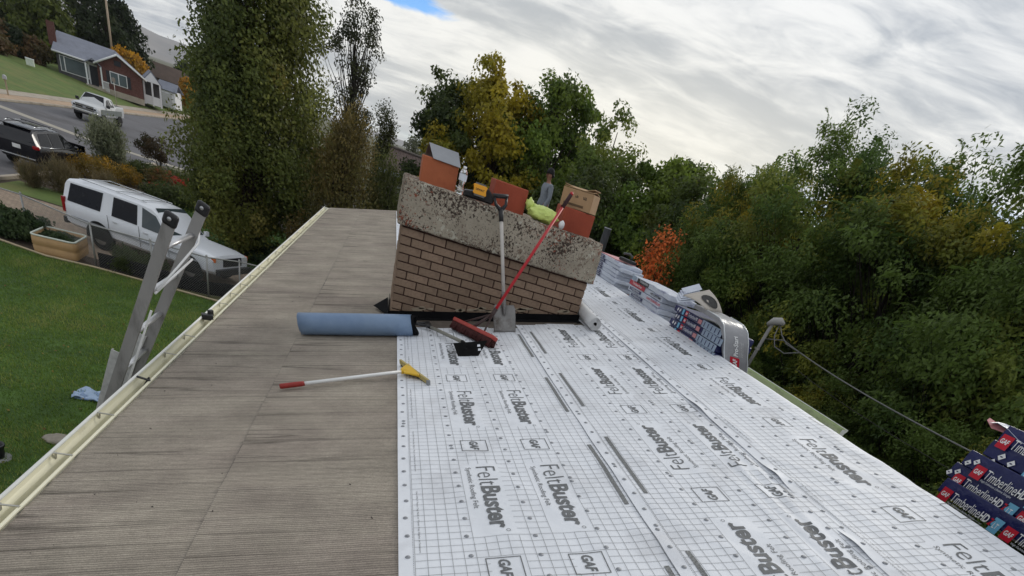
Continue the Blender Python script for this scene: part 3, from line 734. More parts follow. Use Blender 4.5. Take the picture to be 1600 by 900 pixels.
# carton
bxr = tag(empty('cardboard_box', (1.735, CHY0 + .335, 5.788), 0), 'worn brown cardboard box sitting on the right clay flue', 'box')
bxr.rotation_euler = (0, -.03, math.radians(-32))
w, d, h = .30, .25, .145
MB().box((0, -d / 2, h / 2), (w, .006, h)).box((0, d / 2, h / 2), (w, .006, h)).box((-w / 2, 0, h / 2), (.006, d - .006, h)).box((w / 2, 0, h / 2), (.006, d - .006, h)).box((0, 0, .004), (w - .006, d - .006, .006)).build('carton', M_card, bxr)
for sx, sy, ang in ((0, -1, .25), (0, 1, -.2), (-1, 0, .15), (1, 0, -.3)):
    if sx == 0: MB().box((0, sy * (d / 2 - .055), h + .006 + abs(ang) * .03), (w - .01, .11, .005), RX(ang * .5)).build('flap', M_card, bxr)
    else: MB().box((sx * (w / 2 - .05), 0, h + .012 + abs(ang) * .03), (.10, d - .02, .005), RY(ang)).build('flap', M_card, bxr)
MB().box((-.02, -d / 2 - .0045, .028), (.2, .002, .018)).build('tape', mat('carton_tape', lin(96, 74, 50), .3, .1, 8), bxr)
for x in (-.02, .06): decal('printed_mark', M_ink, bxr, (x, -d / 2 - .0045, .085), (1, 0, 0), (0, 0, 1), *textbox('uk' if x < 0 else 'ua', .035, .022, .01))

# ------------------------------------------------------------------ tools
M_galv = mat('galvanised', (.48, .49, .50), .42, .12, 8, metal=.7)
M_alu = mat('aluminium', (.62, .62, .63), .38, .10, 6, metal=.75, col2=(.36, .35, .34), c2=(.56, .74), c2scale=9, stretch=(1, 1, .3))
M_alud = mat('aluminium_dull', lin(150, 148, 146), .55, .10, 6, metal=.35, col2=lin(104, 102, 100), c2=(.5, .75), c2scale=9, stretch=(1, 1, .3))
M_iron = mat('shovel_steel', lin(128, 126, 124), .5, .18, 12, metal=.5, col2=lin(84, 76, 70), c2=(.5, .7), c2scale=10)
M_blk = mat('black_steel', (.008, .008, .008), .8, .4, 15, spec=.1)
M_wood = mat('ash_wood', lin(168, 150, 128), .6, .12, 10, stretch=(6, 6, .6))
M_blue = mat('blue_membrane', lin(122, 144, 172), .38, .06, 3, bump=.35, bscale=7, spec=.4, col2=lin(102, 126, 158), c2=(.5, .7), c2scale=1.6)
NRM = Vector((-ST, 0, CT)); UD = Vector((CT, 0, ST)); VD = Vector((0, 1, 0))

br_ = tag(empty('membrane_roll', roofx(-.5, 4.98, .006)), 'thick roll of blue roofing membrane lying across the cap sheet', 'membrane roll')
Rb = frame(UD, NRM) @ RZ(-.012)
a0, L_ = roofx(-.575, 5.0, .094), .93
def spiral(r0, r1, turns, n): return [(r1 + (r0 - r1) * (i / n), 2 * math.pi * turns * i / n - 1.9) for i in range(n + 1)]
sp_ = [(r * math.cos(a), r * math.sin(a)) for r, a in spiral(.087, .028, 6, 170)]
mb = MB(); P = []; n = len(sp_); NS = 9
for k in range(NS):
    for i, (x, z) in enumerate(sp_):
        t = k / (NS - 1); q = 1 + .012 * math.sin(5 * t + i * .03)
        P.append(a0 + Rb @ Vector((L_ * t + (.006 * math.sin(i * .5) if k in (0, NS - 1) else 0), x * q, z * q)))
mb.add(P, [(k * n + i, k * n + i + 1, (k + 1) * n + i + 1, (k + 1) * n + i) for k in range(NS - 1) for i in range(n - 1)], True)
o = mb.build('rolled_membrane', M_blue, br_); o.location = -br_.location; so = o.modifiers.new('t', 'SOLIDIFY'); so.thickness = .003
so.offset = 0
mb = MB(); P = []                                        # dark underside of the outer wrap standing open at the right end
for k, t in enumerate((L_ - .002, L_ + .04)):
    for i in range(40):
        a = 2 * math.pi * i / 39; q = .078 + .006 * math.sin(3 * a) * k
        P.append(a0 + Rb @ Vector((t + .02 * k * math.sin(2 * a), q * math.cos(a), q * math.sin(a))))
mb.add(P, [(i, i + 1, 40 + i + 1, 40 + i) for i in range(39)], True)
o = mb.build('dark_inner_wrap', M_blackrub, br_); o.location = -br_.location; so = o.modifiers.new('t', 'SOLIDIFY'); so.thickness = .004

sc = tag(empty('roof_squeegee', roofx(.3, 3.95)), 'long white-poled scraper with yellow head and red grip on the cap sheet', 'scraper')
def put(o, root): o.location = -root.location; return o
A, B = roofx(-.54, 3.67, .03), roofx(.25, 3.925, .045)
dA = (B - A).normalized()
put(MB().tube([A + dA * .15, B], .0115, 12).build('pole', mat('white_pole', (.80, .80, .79), .3, .04, 6), sc), sc)
put(MB().tube([A, A + dA * .012, A + dA * .14, A + dA * .158], [.0135, .017, .0165, .0145], 12).build('grip', mat('grip_red', lin(150, 46, 40), .5, .15, 20), sc), sc)
h1, h2 = roofx(.228, 4.16, .030), roofx(.412, 3.735, .022)
dh = (h2 - h1).normalized(); Rh = frame(dh, NRM)
c = (h1 + h2) / 2
put(MB().box(c + NRM * .012, ((h2 - h1).length, .018, .034), Rh).build('squeegee_bar', mat('bar_grey_yellow', lin(176, 158, 96), .5, .15, 14), sc, .004), sc)
put(MB().box(c - NRM * .010, ((h2 - h1).length - .01, .007, .030), Rh).build('blade', M_blackpl, sc), sc)
put(MB().box(h2 + NRM * .006, (.028, .022, .04), Rh).build('end_cap', mat('cap_grey', (.24, .25, .26), .5), sc, .004), sc)
mid = h1 + dh * .25
put(MB().tube([B - dA * .02, B + dA * .03], .017, 10).tube([B + dA * .01, mid + dh * .10 + NRM * .012], [.016, .010], 8).tube([B + dA * .01, mid - dh * .10 + NRM * .012], [.016, .010], 8)
    .prism([(-.03, -.05), (.045, -.13), (.055, -.12), (.06, .12), (.05, .13), (-.03, .04)], -.006, .006, frame(dA, NRM), B + dA * .02 + NRM * .004).build('yellow_yoke', mat('yoke_yellow', lin(214, 172, 44), .45, .1, 12), sc, .003), sc)

# square spade leaning on the chimney
shv = tag(empty('square_shovel', roofx(1.15, 5.09)), 'square-bladed shovel with grey shaft and black D-grip leaning on the chimney', 'shovel')
b0, top = roofx(1.155, 5.10, .02), Vector((.912, CHY0 - .075, 5.70))
ds = (top - b0).normalized(); side = Vector((1, 0, .05)); Rs = framez(ds, side)                 # local Z along the shaft
prof = [(-.102, 0), (.102, 0), (.104, .16), (.098, .215), (.04, .235), (.02, .25), (-.02, .25), (-.04, .235), (-.098, .215), (-.104, .16)]
mb = MB()
gx, gz = 15, 15
P = []
for j in range(gz):
    for i in range(gx):
        a = -1 + 2 * i / (gx - 1); z = .225 * j / (gz - 1); ww = .104 if z < .19 else .104 - (z - .19) * .5
        yq = .016 * a * a * (1 if True else 0) * (.3 + .7 * j / (gz - 1)) - .012 * math.exp(-(a / .22) ** 2) * (j / gz)
        P.append(b0 + Rs @ Vector((a * ww, -yq, z)))
mb = MB().add(P, [(j * gx + i, j * gx + i + 1, (j + 1) * gx + i + 1, (j + 1) * gx + i) for j in range(gz - 1) for i in range(gx - 1)], True)
o = put(mb.build('blade', M_iron, shv), shv); so = o.modifiers.new('t', 'SOLIDIFY'); so.thickness = .003
put(MB().tube([b0 + ds * .14 + Rs @ Vector((0, -.012, 0)), b0 + ds * .24, b0 + ds * .33], [.010, .021, .019], 10).build('socket', M_iron, shv), shv)
Lsh = (top - b0).length
put(MB().tube([b0 + ds * .31, b0 + ds * (Lsh - .14)], .0165, 12).build('shaft', mat('shaft_grey', lin(186, 180, 174), .45, .12, 10), shv), shv)
put(MB().tube([b0 + ds * (Lsh - .20), b0 + ds * (Lsh - .11)], [.019, .024], 10)
    .tube([b0 + ds * (Lsh - .115), b0 + ds * (Lsh - .07) + Rs @ Vector((-.045, 0, 0)), b0 + ds * (Lsh - .005) + Rs @ Vector((-.056, 0, 0))], [.02, .013, .012], 8)
    .tube([b0 + ds * (Lsh - .115), b0 + ds * (Lsh - .07) + Rs @ Vector((.045, 0, 0)), b0 + ds * (Lsh - .005) + Rs @ Vector((.056, 0, 0))], [.02, .013, .012], 8)
    .tube([b0 + ds * (Lsh - .005) + Rs @ Vector((-.068, 0, 0)), b0 + ds * (Lsh - .005) + Rs @ Vector((.068, 0, 0))], .017, 10).build('d_grip', M_blackpl, shv), shv)

# red push broom
bm_ = tag(empty('push_broom', roofx(.84, 4.9)), 'red push broom with dark bristles, its red handle leaning on the cap', 'broom')
e1, e2 = roofx(.72, 5.20, .095), roofx(1.0, 4.62, .085)
de = (e2 - e1).normalized(); cb = (e1 + e2) / 2
fz = (NRM * .75 + Vector((.75, .35, 0)) * .55).normalized(); Rbm = frame(de, fz)
Lb = (e2 - e1).length
put(MB().box(cb + fz * .0, (Lb, .062, .036), Rbm).build('head_block', mat('broom_red', lin(168, 66, 58), .5, .16, 12), bm_, .012, 3), bm_)
mb = MB(); rr = random.Random(2)
for i in range(60):
    for j in range(4):
        x = -Lb / 2 + .012 + (Lb - .024) * i / 59; yq = -.024 + .016 * j
        p = cb + Rbm @ Vector((x, yq, -.016)); q = cb + Rbm @ Vector((x + rr.uniform(-.012, .012), yq * 1.35 + rr.uniform(-.006, .006), -.082 + rr.uniform(-.006, .006)))
        mb.tube([p, q], [.0075, .0055], 4)
tag(put(mb.build('bristles', mat('bristle_dark', lin(66, 26, 24), .8, .35, 40), bm_), bm_), kind='stuff')
ht = Vector((1.509, CHY0 - .113, 5.882)); hm = cb + fz * .03
hb_ = Vector((.995, 5.06, 4.862)); dhn = (ht - hb_).normalized()
put(MB().tube([hb_, ht - dhn * .12], .0135, 12).build('handle', M_red, bm_), bm_)
put(MB().tube([ht - dhn * .14, ht - dhn * .01, ht], [.0165, .0175, .012], 12).build('handle_grip', mat('grip_dark', lin(52, 22, 24), .6, .2, 14), bm_), bm_)
put(MB().tube([ht - dhn * .012, ht + dhn * .012], [.018, .013], 12).build('handle_tip', M_red, bm_), bm_)
put(MB().tube([hb_ + dhn * .05, hb_ - dhn * .05], [.019, .017], 10).tube([hb_, cb - de * .02 + fz * .018], [.012, .014], 8).tube([hb_, cb - de * .18 + fz * .018], .008, 8).tube([hb_, cb + de * .14 + fz * .018], .008, 8).build('socket_braces', mat('brace_dark', lin(58, 40, 38), .5, .2, 12), bm_), bm_)

# tear-off tool lying on the felt
tt = tag(empty('shingle_remover', roofx(.75, 4.7)), 'short black shingle tear-off tool lying on the printed felt', 'tool')
a1, a2 = roofx(.44, 5.24, .045), roofx(.735, 4.54, .075)
dt = (a2 - a1).normalized()
put(MB().tube([a1 + dt * .12, a2], .0145, 10).build('shaft', mat('shaft_olive', lin(128, 126, 116), .5, .15, 12), tt), tt)
sd = dt.cross(NRM).normalized()
put(MB().tube([a1 + dt * .16, a1 + dt * .06], [.017, .021], 8).tube([a1 + dt * .07, a1 + dt * .02 + sd * .05, a1 - dt * .03 + sd * .055], .011, 8).tube([a1 + dt * .07, a1 + dt * .02 - sd * .05, a1 - dt * .03 - sd * .055], .011, 8)
    .tube([a1 - dt * .03 + sd * .07, a1 - dt * .03 - sd * .07], .014, 8).build('d_grip', M_blackpl, tt), tt)
Rt = frame((1, .05, .24), (0, -.35, 1))
c = roofx(.748, 4.40, .0)
teeth = [(-.105, .105)] + [(-.105 + .21 * (i / 8), .092 + (.016 if i % 2 == 0 else .0)) for i in range(9)] + [(.14, .135), (.085, .0), (-.075, .0)]
Rp = frame((1, .06, .23), (0, -.9, .35))
put(MB().prism([(-.11, .105), (.12, .118), (.17, .124), (.085, .0), (-.075, .0)][::-1], -.003, .003, Rp, c + NRM * .004).build('head_plate', M_blk, tt), tt)
put(MB().add([c + Rp @ Vector((-.075, 0, 0)) + NRM * .004, c + Rp @ Vector((.085, 0, 0)) + NRM * .004, c + Rp @ Vector((.07, 0, .0)) + VD * .17 + NRM * .06, c + Rp @ Vector((-.06, 0, .0)) + VD * .17 + NRM * .06], [(0, 1, 2, 3)]).build('fulcrum', M_blk, tt), tt)
for i, (x, y_) in enumerate(((.095, .085), (.10, .055))):
    put(MB().prism([(x - .012, y_ - .009), (x + .014, y_ - .007), (x + .012, y_ + .009), (x - .010, y_ + .008)], .0032, .0036, Rp, c + NRM * .004).build('slot', M_felt, tt), tt)
put(MB().tube([a2 - dt * .03, c + Rp @ Vector((.0, .07, .004)) + NRM * .004], [.017, .013], 8).build('socket', M_blk, tt), tt)

# roll of felt beside the chimney
gr = tag(empty('felt_roll', roofx(2.03, 5.2)), 'small pale grey roll of felt lying at the chimney corner', 'felt roll')
p0, p1 = roofx(2.010, 5.15, .084), roofx(2.065, 6.25, .084)
R2 = frame(p1 - p0, NRM)
sp_ = [(r * math.cos(a), r * math.sin(a)) for r, a in spiral(.060, .018, 7, 150)]
P = []; n = len(sp_); Lr = (p1 - p0).length
for k in range(6):
    for i, (x, z) in enumerate(sp_): P.append(p0 + R2 @ Vector((Lr * k / 5 + (.003 * math.sin(i * .9) if k == 0 else 0), x, z)))
o = put(MB().add(P, [(k * n + i, k * n + i + 1, (k + 1) * n + i + 1, (k + 1) * n + i) for k in range(5) for i in range(n - 1)], True).build('rolled_felt', mat('felt_back', (.62, .62, .62), .6, .06, 6), gr), gr)
so = o.modifiers.new('t', 'SOLIDIFY'); so.thickness = .0035
put(MB().lathe([(.0185, 0), (.0185, .4)], 14, p0 + R2 @ Vector((.004, 0, 0)), R2 @ RY(math.pi / 2)).build('core_tube', M_ink, gr), gr)

# ------------------------------------------------------------------ shingle bundles on the ridge
M_navy = mat('wrap_navy', lin(32, 37, 86), .28, .12, 6, bump=.35, bscale=22, spec=.5)
M_wrapw = mat('wrap_pale', lin(196, 202, 214), .35, .10, 7, bump=.4, bscale=20, col2=lin(138, 142, 168), c2=(.52, .66), c2scale=9, stretch=(1, .5, 2))
M_wraplb = mat('wrap_lightblue', lin(148, 164, 182), .35, .1, 8, bump=.3, bscale=22)
M_wrapgr = mat('wrap_grey', lin(146, 146, 149), .3, .08, 8, bump=.35, bscale=16, spec=.5)
M_wrapred = mat('wrap_red', lin(176, 44, 60), .35, .12, 8, bump=.3, bscale=22)
M_pink = mat('wrap_pink', lin(206, 140, 142), .4, .12, 8, bump=.3, bscale=22)
M_gafred = mat('logo_red', lin(196, 30, 52), .4, .06, 10)
M_lbl = mat('label_blue', lin(112, 176, 208), .4, .06, 10)
M_ptxt = mat('ink_pale', (.70, .72, .76), .5, .05, 10)
rb = random.Random(21)
def bundle(name, x0, x1, y0, y1, z0, z1, m, label, cat='shingle bundle', group=None, tilt=0.0, sag=0.0, yaw=0.0, slope=None):
    """a shrink-wrapped bundle: slightly bulged slab, long side along Y"""
    nx, ny, nz = 7, 16, 4; V = []; F = []; idx = {}
    root = tag(empty(name, ((x0 + x1) / 2, (y0 + y1) / 2, z0), yaw), label, cat, group)
    sd_ = rb.uniform(0, 99)
    def vid(i, j, k):
        if (i, j, k) not in idx:
            a, b, c = i / nx, j / ny, k / nz
            x = (a - .5) * (x1 - x0); yq = (b - .5) * (y1 - y0); z = c * (z1 - z0)
            bul = (1 - (2 * c - 1) ** 2) * .002
            x += (1 if a > .5 else -1) * bul * (abs(2 * a - 1) > .99); yq += (1 if b > .5 else -1) * bul * (abs(2 * b - 1) > .99)
            x += (float(vnoise(b * 9 + sd_, c * 3, 4)) - .5) * .003; z += (float(vnoise(a * 4 + sd_, b * 7, 5)) - .5) * .006 + tilt * x
            if slope is not None: z += slope(x + (x0 + x1) / 2) - slope((x0 + x1) / 2)
            z -= sag * (2 * b - 1) ** 2
            idx[(i, j, k)] = len(V); V.append((x, yq, z))
        return idx[(i, j, k)]
    for i in range(nx):
        for j in range(ny):
            F.append((vid(i, j, nz), vid(i + 1, j, nz), vid(i + 1, j + 1, nz), vid(i, j + 1, nz))); F.append((vid(i, j + 1, 0), vid(i + 1, j + 1, 0), vid(i + 1, j, 0), vid(i, j, 0)))
        for k in range(nz):
            F.append((vid(i, 0, k), vid(i + 1, 0, k), vid(i + 1, 0, k + 1), vid(i, 0, k + 1))); F.append((vid(i + 1, ny, k), vid(i, ny, k), vid(i, ny, k + 1), vid(i + 1, ny, k + 1)))
    for j in range(ny):
        for k in range(nz):
            F.append((vid(0, j + 1, k), vid(0, j, k), vid(0, j, k + 1), vid(0, j + 1, k + 1))); F.append((vid(nx, j, k), vid(nx, j + 1, k), vid(nx, j + 1, k + 1), vid(nx, j, k + 1)))
    me = bpy.data.meshes.new('wrap'); me.from_pydata(V, [], F); me.update()
    o = link('wrap', me, m, root); bv = o.modifiers.new('b', 'BEVEL'); bv.width = .0045; bv.segments = 2; bv.limit_method = 'ANGLE'; bv.angle_limit = 1.0
    me.polygons.foreach_set('use_smooth', [True] * len(F)); me.set_sharp_from_angle(angle=1.2) if hasattr(me, 'set_sharp_from_angle') else None
    root['xf'] = (x0 - x1) / 2 - .0055; root['hl'] = (y1 - y0) / 2; root['hh'] = z1 - z0
    return root
def facerect(root, m, s0, t0, s1, t1, name='printed_patch', lift=0.0):
    """flat print on the bundle's face towards the viewer (-X side); s runs from the far end (left) to the near end, t from the bottom"""
    xf, hl_, hh = root['xf'], root['hl'], root['hh']
    return decal(name, m, root, (xf - lift, hl_, 0), (0, -1, 0), (0, 0, 1), *rectVF(s0, t0 * hh, s1, t1 * hh))
def facetext(root, m, s, s0, t0, w, h, bold=0.0, lift=.0, name='printed_lettering'):
    xf, hl_, hh = root['xf'], root['hl'], root['hh']
    return decal(name, m, root, (xf - lift, hl_ - s0, t0 * hh), (0, -1, 0), (0, 0, 1), *textbox(s, w, h, bold))
def diamond(root, s, t, r, lift=.0015):
    xf, hl_, hh = root['xf'], root['hl'], root['hh']
    decal('printed_diamond', M_wht, root, (xf - lift, hl_, 0), (0, -1, 0), (0, 0, 1), np.array([(s - r, t * hh - r * .2), (s - .1 * r, t * hh - r), (s + r, t * hh + .2 * r), (s + .1 * r, t * hh + r)]), [(0, 1, 2, 3)])
    decal('printed_star', M_navy, root, (xf - lift * 1.8, hl_, 0), (0, -1, 0), (0, 0, 1), np.array([(s - r * .5, t * hh), (s, t * hh - r * .18), (s + r * .5, t * hh), (s, t * hh + r * .18)]), [(0, 1, 2, 3)])
# the near stack: five navy bundles standing on the far slope just past the ridge
rs = lambda x: ZR - T * (x - XR)
tz = 5.056
names_ = ('bottom', 'second', 'third', 'fourth', 'topmost')
for i in range(5):
    xx = 3.325 + (0, .012, -.006, .010, .0)[i]; dy = (0.0, .03, -.005, -.055, -.075)[i]
    b = bundle('shingle_bundle', xx, xx + .34, 1.28 + dy, 2.285 + dy, tz, tz + .088, M_navy,
               ('lowest navy shingle bundle of the near stack, mostly behind the felt', 'navy shingle bundle second from the bottom of the near stack', 'navy shingle bundle in the middle of the near stack',
                'navy shingle bundle with two rows of white diamonds, second from the top', 'topmost navy shingle bundle of the near stack, wrap torn open')[i], group='navy bundles stacked at the right', slope=rs)
    q = .002
    base = (.03, .05, .09, .12, .04)[i]
    if i in (0, 1, 2):
        for kx in (0, .42, .84):
            s0 = base + kx
            if kx: facerect(b, M_lbl, s0 - .075, .08, s0 - .02, .98, 'printed_label', q); facetext(b, M_wht, 'LT', s0 - .06, .35, .026, .03, .01, q + .0012)
            facerect(b, M_gafred, s0, .10, s0 + .065, .92, 'printed_logo_field', q); facetext(b, M_wht, 'GAF', s0 + .008, .38, .048, .026, .03, q + .0012)
            facetext(b, M_wht, 'Timberline', s0 + .075, .34, .19, .052, -.002, q); facetext(b, M_wht, 'HD', s0 + .27, .36, .052, .044, .03, q); facetext(b, M_gafred, 'Z', s0 + .328, .36, .026, .040, .03, q)
            facetext(b, M_ptxt, 'High Definition Lifetime Shingles', s0 + .075, .10, .19, .015, 0, q)
        if i in (1, 2):
            for dx, t in ((-.052, .72), (-.012, .98)): diamond(b, base + dx + (.0 if i == 2 else .012), t, .019, .0035)
        if i == 1: facerect(b, mat('label_tan', lin(196, 170, 160), .5), .40, -.55 + .6, .50, .40, 'printed_label', q + .002)
    if i == 3:
        for dx, t in ((.02, .30), (.085, .20), (.045, .80), (.11, .70)): diamond(b, base - .06 + dx, t, .021, .003)
        for s0 in (.25, .31): facerect(b, M_lbl, s0, .05 if s0 < .3 else .30, s0 + .055, .75 if s0 < .3 else 1.0, 'printed_label', q); facetext(b, M_wht, 'LT', s0 + .012, .45, .026, .03, .01, q + .0012)
        facerect(b, M_gafred, .39, .2, .455, .95, 'printed_logo_field', q); facetext(b, M_wht, 'GAF', .398, .45, .048, .026, .03, q + .0012)
        facetext(b, M_ptxt, 'Timberline', .47, .40, .165, .042, -.006, q); facetext(b, M_wht, 'HD', .65, .42, .045, .034, .03, q)
    if i == 4:
        facerect(b, M_gafred, .015, .12, .08, .95, 'printed_logo_field', q); facetext(b, M_wht, 'GAF', .022, .42, .048, .026, .03, q + .0012)
        facetext(b, M_wht, 'Timberline', .09, .34, .19, .052, -.002, q); facetext(b, M_wht, 'HD', .285, .36, .052, .044, .03, q)
        # torn wrap along the top and far end
        xf, hl_, hh = b['xf'], b['hl'], b['hh']
        V = []; F = []; nn = 20
        for k in range(nn + 1):
            s = k / nn; yq = hl_ + .10 - s * .75
            zz = hh + .006 + .014 * abs(math.sin(s * 9)) + (.012 if s < .1 else 0)
            V += [(xf + .002, yq, zz - .010 + .014 * math.sin(s * 17)), (xf + .06, yq, zz + .006), (xf + .17, yq, zz)]
        F = [(3 * k + a, 3 * k + a + 1, 3 * k + a + 4, 3 * k + a + 3) for k in range(nn) for a in (0, 1)]
        me = bpy.data.meshes.new('torn_wrap'); me.from_pydata(V, [], F); me.update(); o = link('torn_wrap', me, M_wrapw, b); s_ = o.modifiers.new('t', 'SOLIDIFY'); s_.thickness = .002
        V = [(xf + .01, hl_ + .005, hh * .95), (xf + .01, hl_ + .075, hh * .88), (xf + .03, hl_ + .14, hh * 1.15), (xf + .05, hl_ + .15, hh * 1.3), (xf + .05, hl_ + .02, hh * 1.1)]
        me = bpy.data.meshes.new('torn_wrap'); me.from_pydata(V, [], [(0, 1, 2, 3, 4)]); me.update(); o = link('torn_wrap', me, M_pink, b); s_ = o.modifiers.new('t', 'SOLIDIFY'); s_.thickness = .002
    tz += .0905
# stack beside the Pro-Start pack: four dark bundles
tz = 5.100; xs = 2.86
ridge_top = lambda x: ZR + .03 - abs(x - XR) * .06
for i in range(4):
    b = bundle('shingle_bundle', xs - .01 * (i % 2), xs + .33, 4.42 + .02 * (i % 2), 5.40 + (0, .01, -.03, .02)[i], tz, tz + .058, (M_navy, M_navy, M_navy, M_navy)[i],
               ('lowest dark blue bundle of the stack under the grey starter pack', 'second dark blue bundle up in the stack under the grey starter pack',
                'third dark blue bundle up in the stack under the grey starter pack', 'top dark blue bundle of the stack under the grey starter pack')[i], group='dark bundles under the starter pack', sag=.004)
    q = .002
    facerect(b, M_wraplb, .62, .02, 1.0, .98, 'printed_patch', q)
    for k in range(5): facerect(b, M_navy, .66 + .07 * k, .15, .675 + .07 * k, .85, 'printed_patch', q + .001)
    s0 = .04 + .05 * (i % 2)
    for k in range(2): diamond(b, s0 + .05 * k, .5, .018, .003)
    facerect(b, M_lbl, s0 + .10, .1, s0 + .14, .9, 'printed_label', q)
    facerect(b, M_gafred, s0 + .17, .15, s0 + .22, .9, 'printed_logo_field', q); facetext(b, M_wht, 'GAF', s0 + .175, .35, .04, .02, .03, q + .001)
    facetext(b, M_ptxt, 'Timberline', s0 + .23, .3, .15, .03, 0, q); facetext(b, M_wht, 'HD', s0 + .39, .35, .04, .025, .02, q)
    facerect(b, M_pink, s0 + .45, .2, s0 + .52, .8, 'printed_label', q)
    tz += .060
# Pro-Start pack draped over the near end of that stack
ps = tag(empty('starter_pack', (2.98, 4.42, 5.12)), 'grey plastic starter shingle pack bent down over the stack end, red logo', 'shingle pack')
def arc():
    p = [(4.98, 5.385), (4.86, 5.386), (4.74, 5.386), (4.62, 5.384), (4.54, 5.380)]
    for k in range(1, 9):
        a = math.pi / 2 * k / 8; p.append((4.54 - .125 * math.sin(a), 5.380 - .085 * (1 - math.cos(a))))
    return p + [(4.413, 5.25), (4.412, 5.20), (4.414, 5.15), (4.418, 5.10), (4.425, 5.06)]
path = arc(); TK = .036; P = []
shift = lambda z: .62 * max(0.0, 5.375 - z)
for i, (yy, zz) in enumerate(path):
    a = path[max(0, i - 1)]; c = path[min(len(path) - 1, i + 1)]; d = Vector((0, c[0] - a[0], c[1] - a[1])).normalized(); nn = Vector((0, d.z, -d.y))
    for x, t in ((2.80, 0), (2.80, TK - .006), (2.806, TK), (3.052, TK), (3.058, TK - .006), (3.058, 0)): P.append(Vector((x + shift(zz) + .004 * math.sin(i * 1.7), yy, zz)) + nn * t)
n = 6
mb = MB().add(P, [(i * n + k, i * n + (k + 1) % n, (i + 1) * n + (k + 1) % n, (i + 1) * n + k) for i in range(len(path) - 1) for k in range(n)] + [tuple(range(n))[::-1], tuple((len(path) - 1) * n + k for k in range(n))], True)
o = put(mb.build('pack_wrap', M_wrapgr, ps), ps); o.data.set_sharp_from_angle(angle=.7)
# clear plastic skirt and seam along the left edge
M_seam = mat('wrap_seam', lin(206, 210, 212), .3, .06, 8)
put(MB().tube([P[i * n + 2] + Vector((-.002, -.001, .001)) for i in range(2, len(path))], .005, 6).build('wrap_seam', M_seam, ps), ps)
put(MB().tube([P[i * n + 3] + Vector((.002, -.001, .001)) for i in range(2, len(path))], .005, 6).build('wrap_seam', M_seam, ps), ps)
# print on the hanging face, reading upwards
def pface(x, z):
    yy = np.interp(z, [q[1] for q in reversed(path[9:])], [q[0] for q in reversed(path[9:])]); return Vector((2.80 + x + shift(z), yy - TK - .003, z))
def pdecal(m, V, F, x0, z0, lift=.0):
    me = bpy.data.meshes.new('printed_lettering'); me.from_pydata([tuple(pface(x0 - b, z0 + a) - Vector((0, lift, 0))) for a, b in V], [], F); me.update(); return put(link('printed_lettering', me, m, ps), ps)
gv = np.array([(a, b) for b in (0, .05, .10) for a in (0, .02, .04, .06, .085)]); gf = [(k * 5 + i, k * 5 + i + 1, (k + 1) * 5 + i + 1, (k + 1) * 5 + i) for k in range(2) for i in range(4)]
pdecal(M_gafred, gv, gf, .165, 5.088)
V, F = textbox('GAF', .062, .048, .04); pdecal(M_wht, V, F, .140, 5.098, .002)
V, F = textbox('Pro-Start', .150, .050, .02); pdecal(M_wht, V, F, .150, 5.185, .001)
for k in range(3): V, F = textbox('Eave/Rake Starter Strip Shingles', .11, .008, 0); pdecal(M_wht, V, F, .172 + .016 * k, 5.188, .001)
# folded pale wrapper standing on the pack
wp = tag(empty('loose_wrapper', (2.8, 4.85, 5.42)), 'pale folded wrapper with dark round print propped on the starter pack', 'wrapper')
A = [Vector(q) for q in ((2.60, 4.90, 5.46), (2.80, 4.86, 5.565), (2.99, 4.80, 5.43), (2.80, 4.76, 5.418))]
P = []
for j in range(7):
    for i in range(7):
        a, b = i / 6, j / 6; p = (A[0] * (1 - a) + A[1] * a) * (1 - b) + (A[3] * (1 - a) + A[2] * a) * b; p += Vector((0, -.02, .012)) * math.sin(math.pi * b) * 1.2; P.append(p)
o = put(MB().add(P, [(j * 7 + i, j * 7 + i + 1, (j + 1) * 7 + i + 1, (j + 1) * 7 + i) for j in range(6) for i in range(6)], True).build('wrapper_sheet', mat('wrapper_tan', lin(190, 182, 172), .6, .08, 8), wp), wp)
o.modifiers.new('t', 'SOLIDIFY').thickness = .004
def wpt(a, b): 
    p = (A[0] * (1 - a) + A[1] * a) * (1 - b) + (A[3] * (1 - a) + A[2] * a) * b; return p + Vector((0, -.02, .012)) * math.sin(math.pi * b) * 1.2 + Vector((-.002, -.012, .002))
o = put(MB().add([wpt(.62 + .27 * math.cos(t), .52 + .34 * math.sin(t)) for t in np.linspace(0, 2 * math.pi, 20, endpoint=False)], [tuple(range(20))]).build('round_print', mat('print_dark', (.06, .058, .056), .7, .3, 20), wp), wp)
mb = MB()
for k in range(5): mb.box((2.70 + .012 * k, 5.02 + .012 * k, 5.43 + .022 * k), (.16, .10, .004), RX(.3) @ RY(-.35 - .05 * k))
put(mb.build('loose_flaps', M_wrapw, wp), wp)
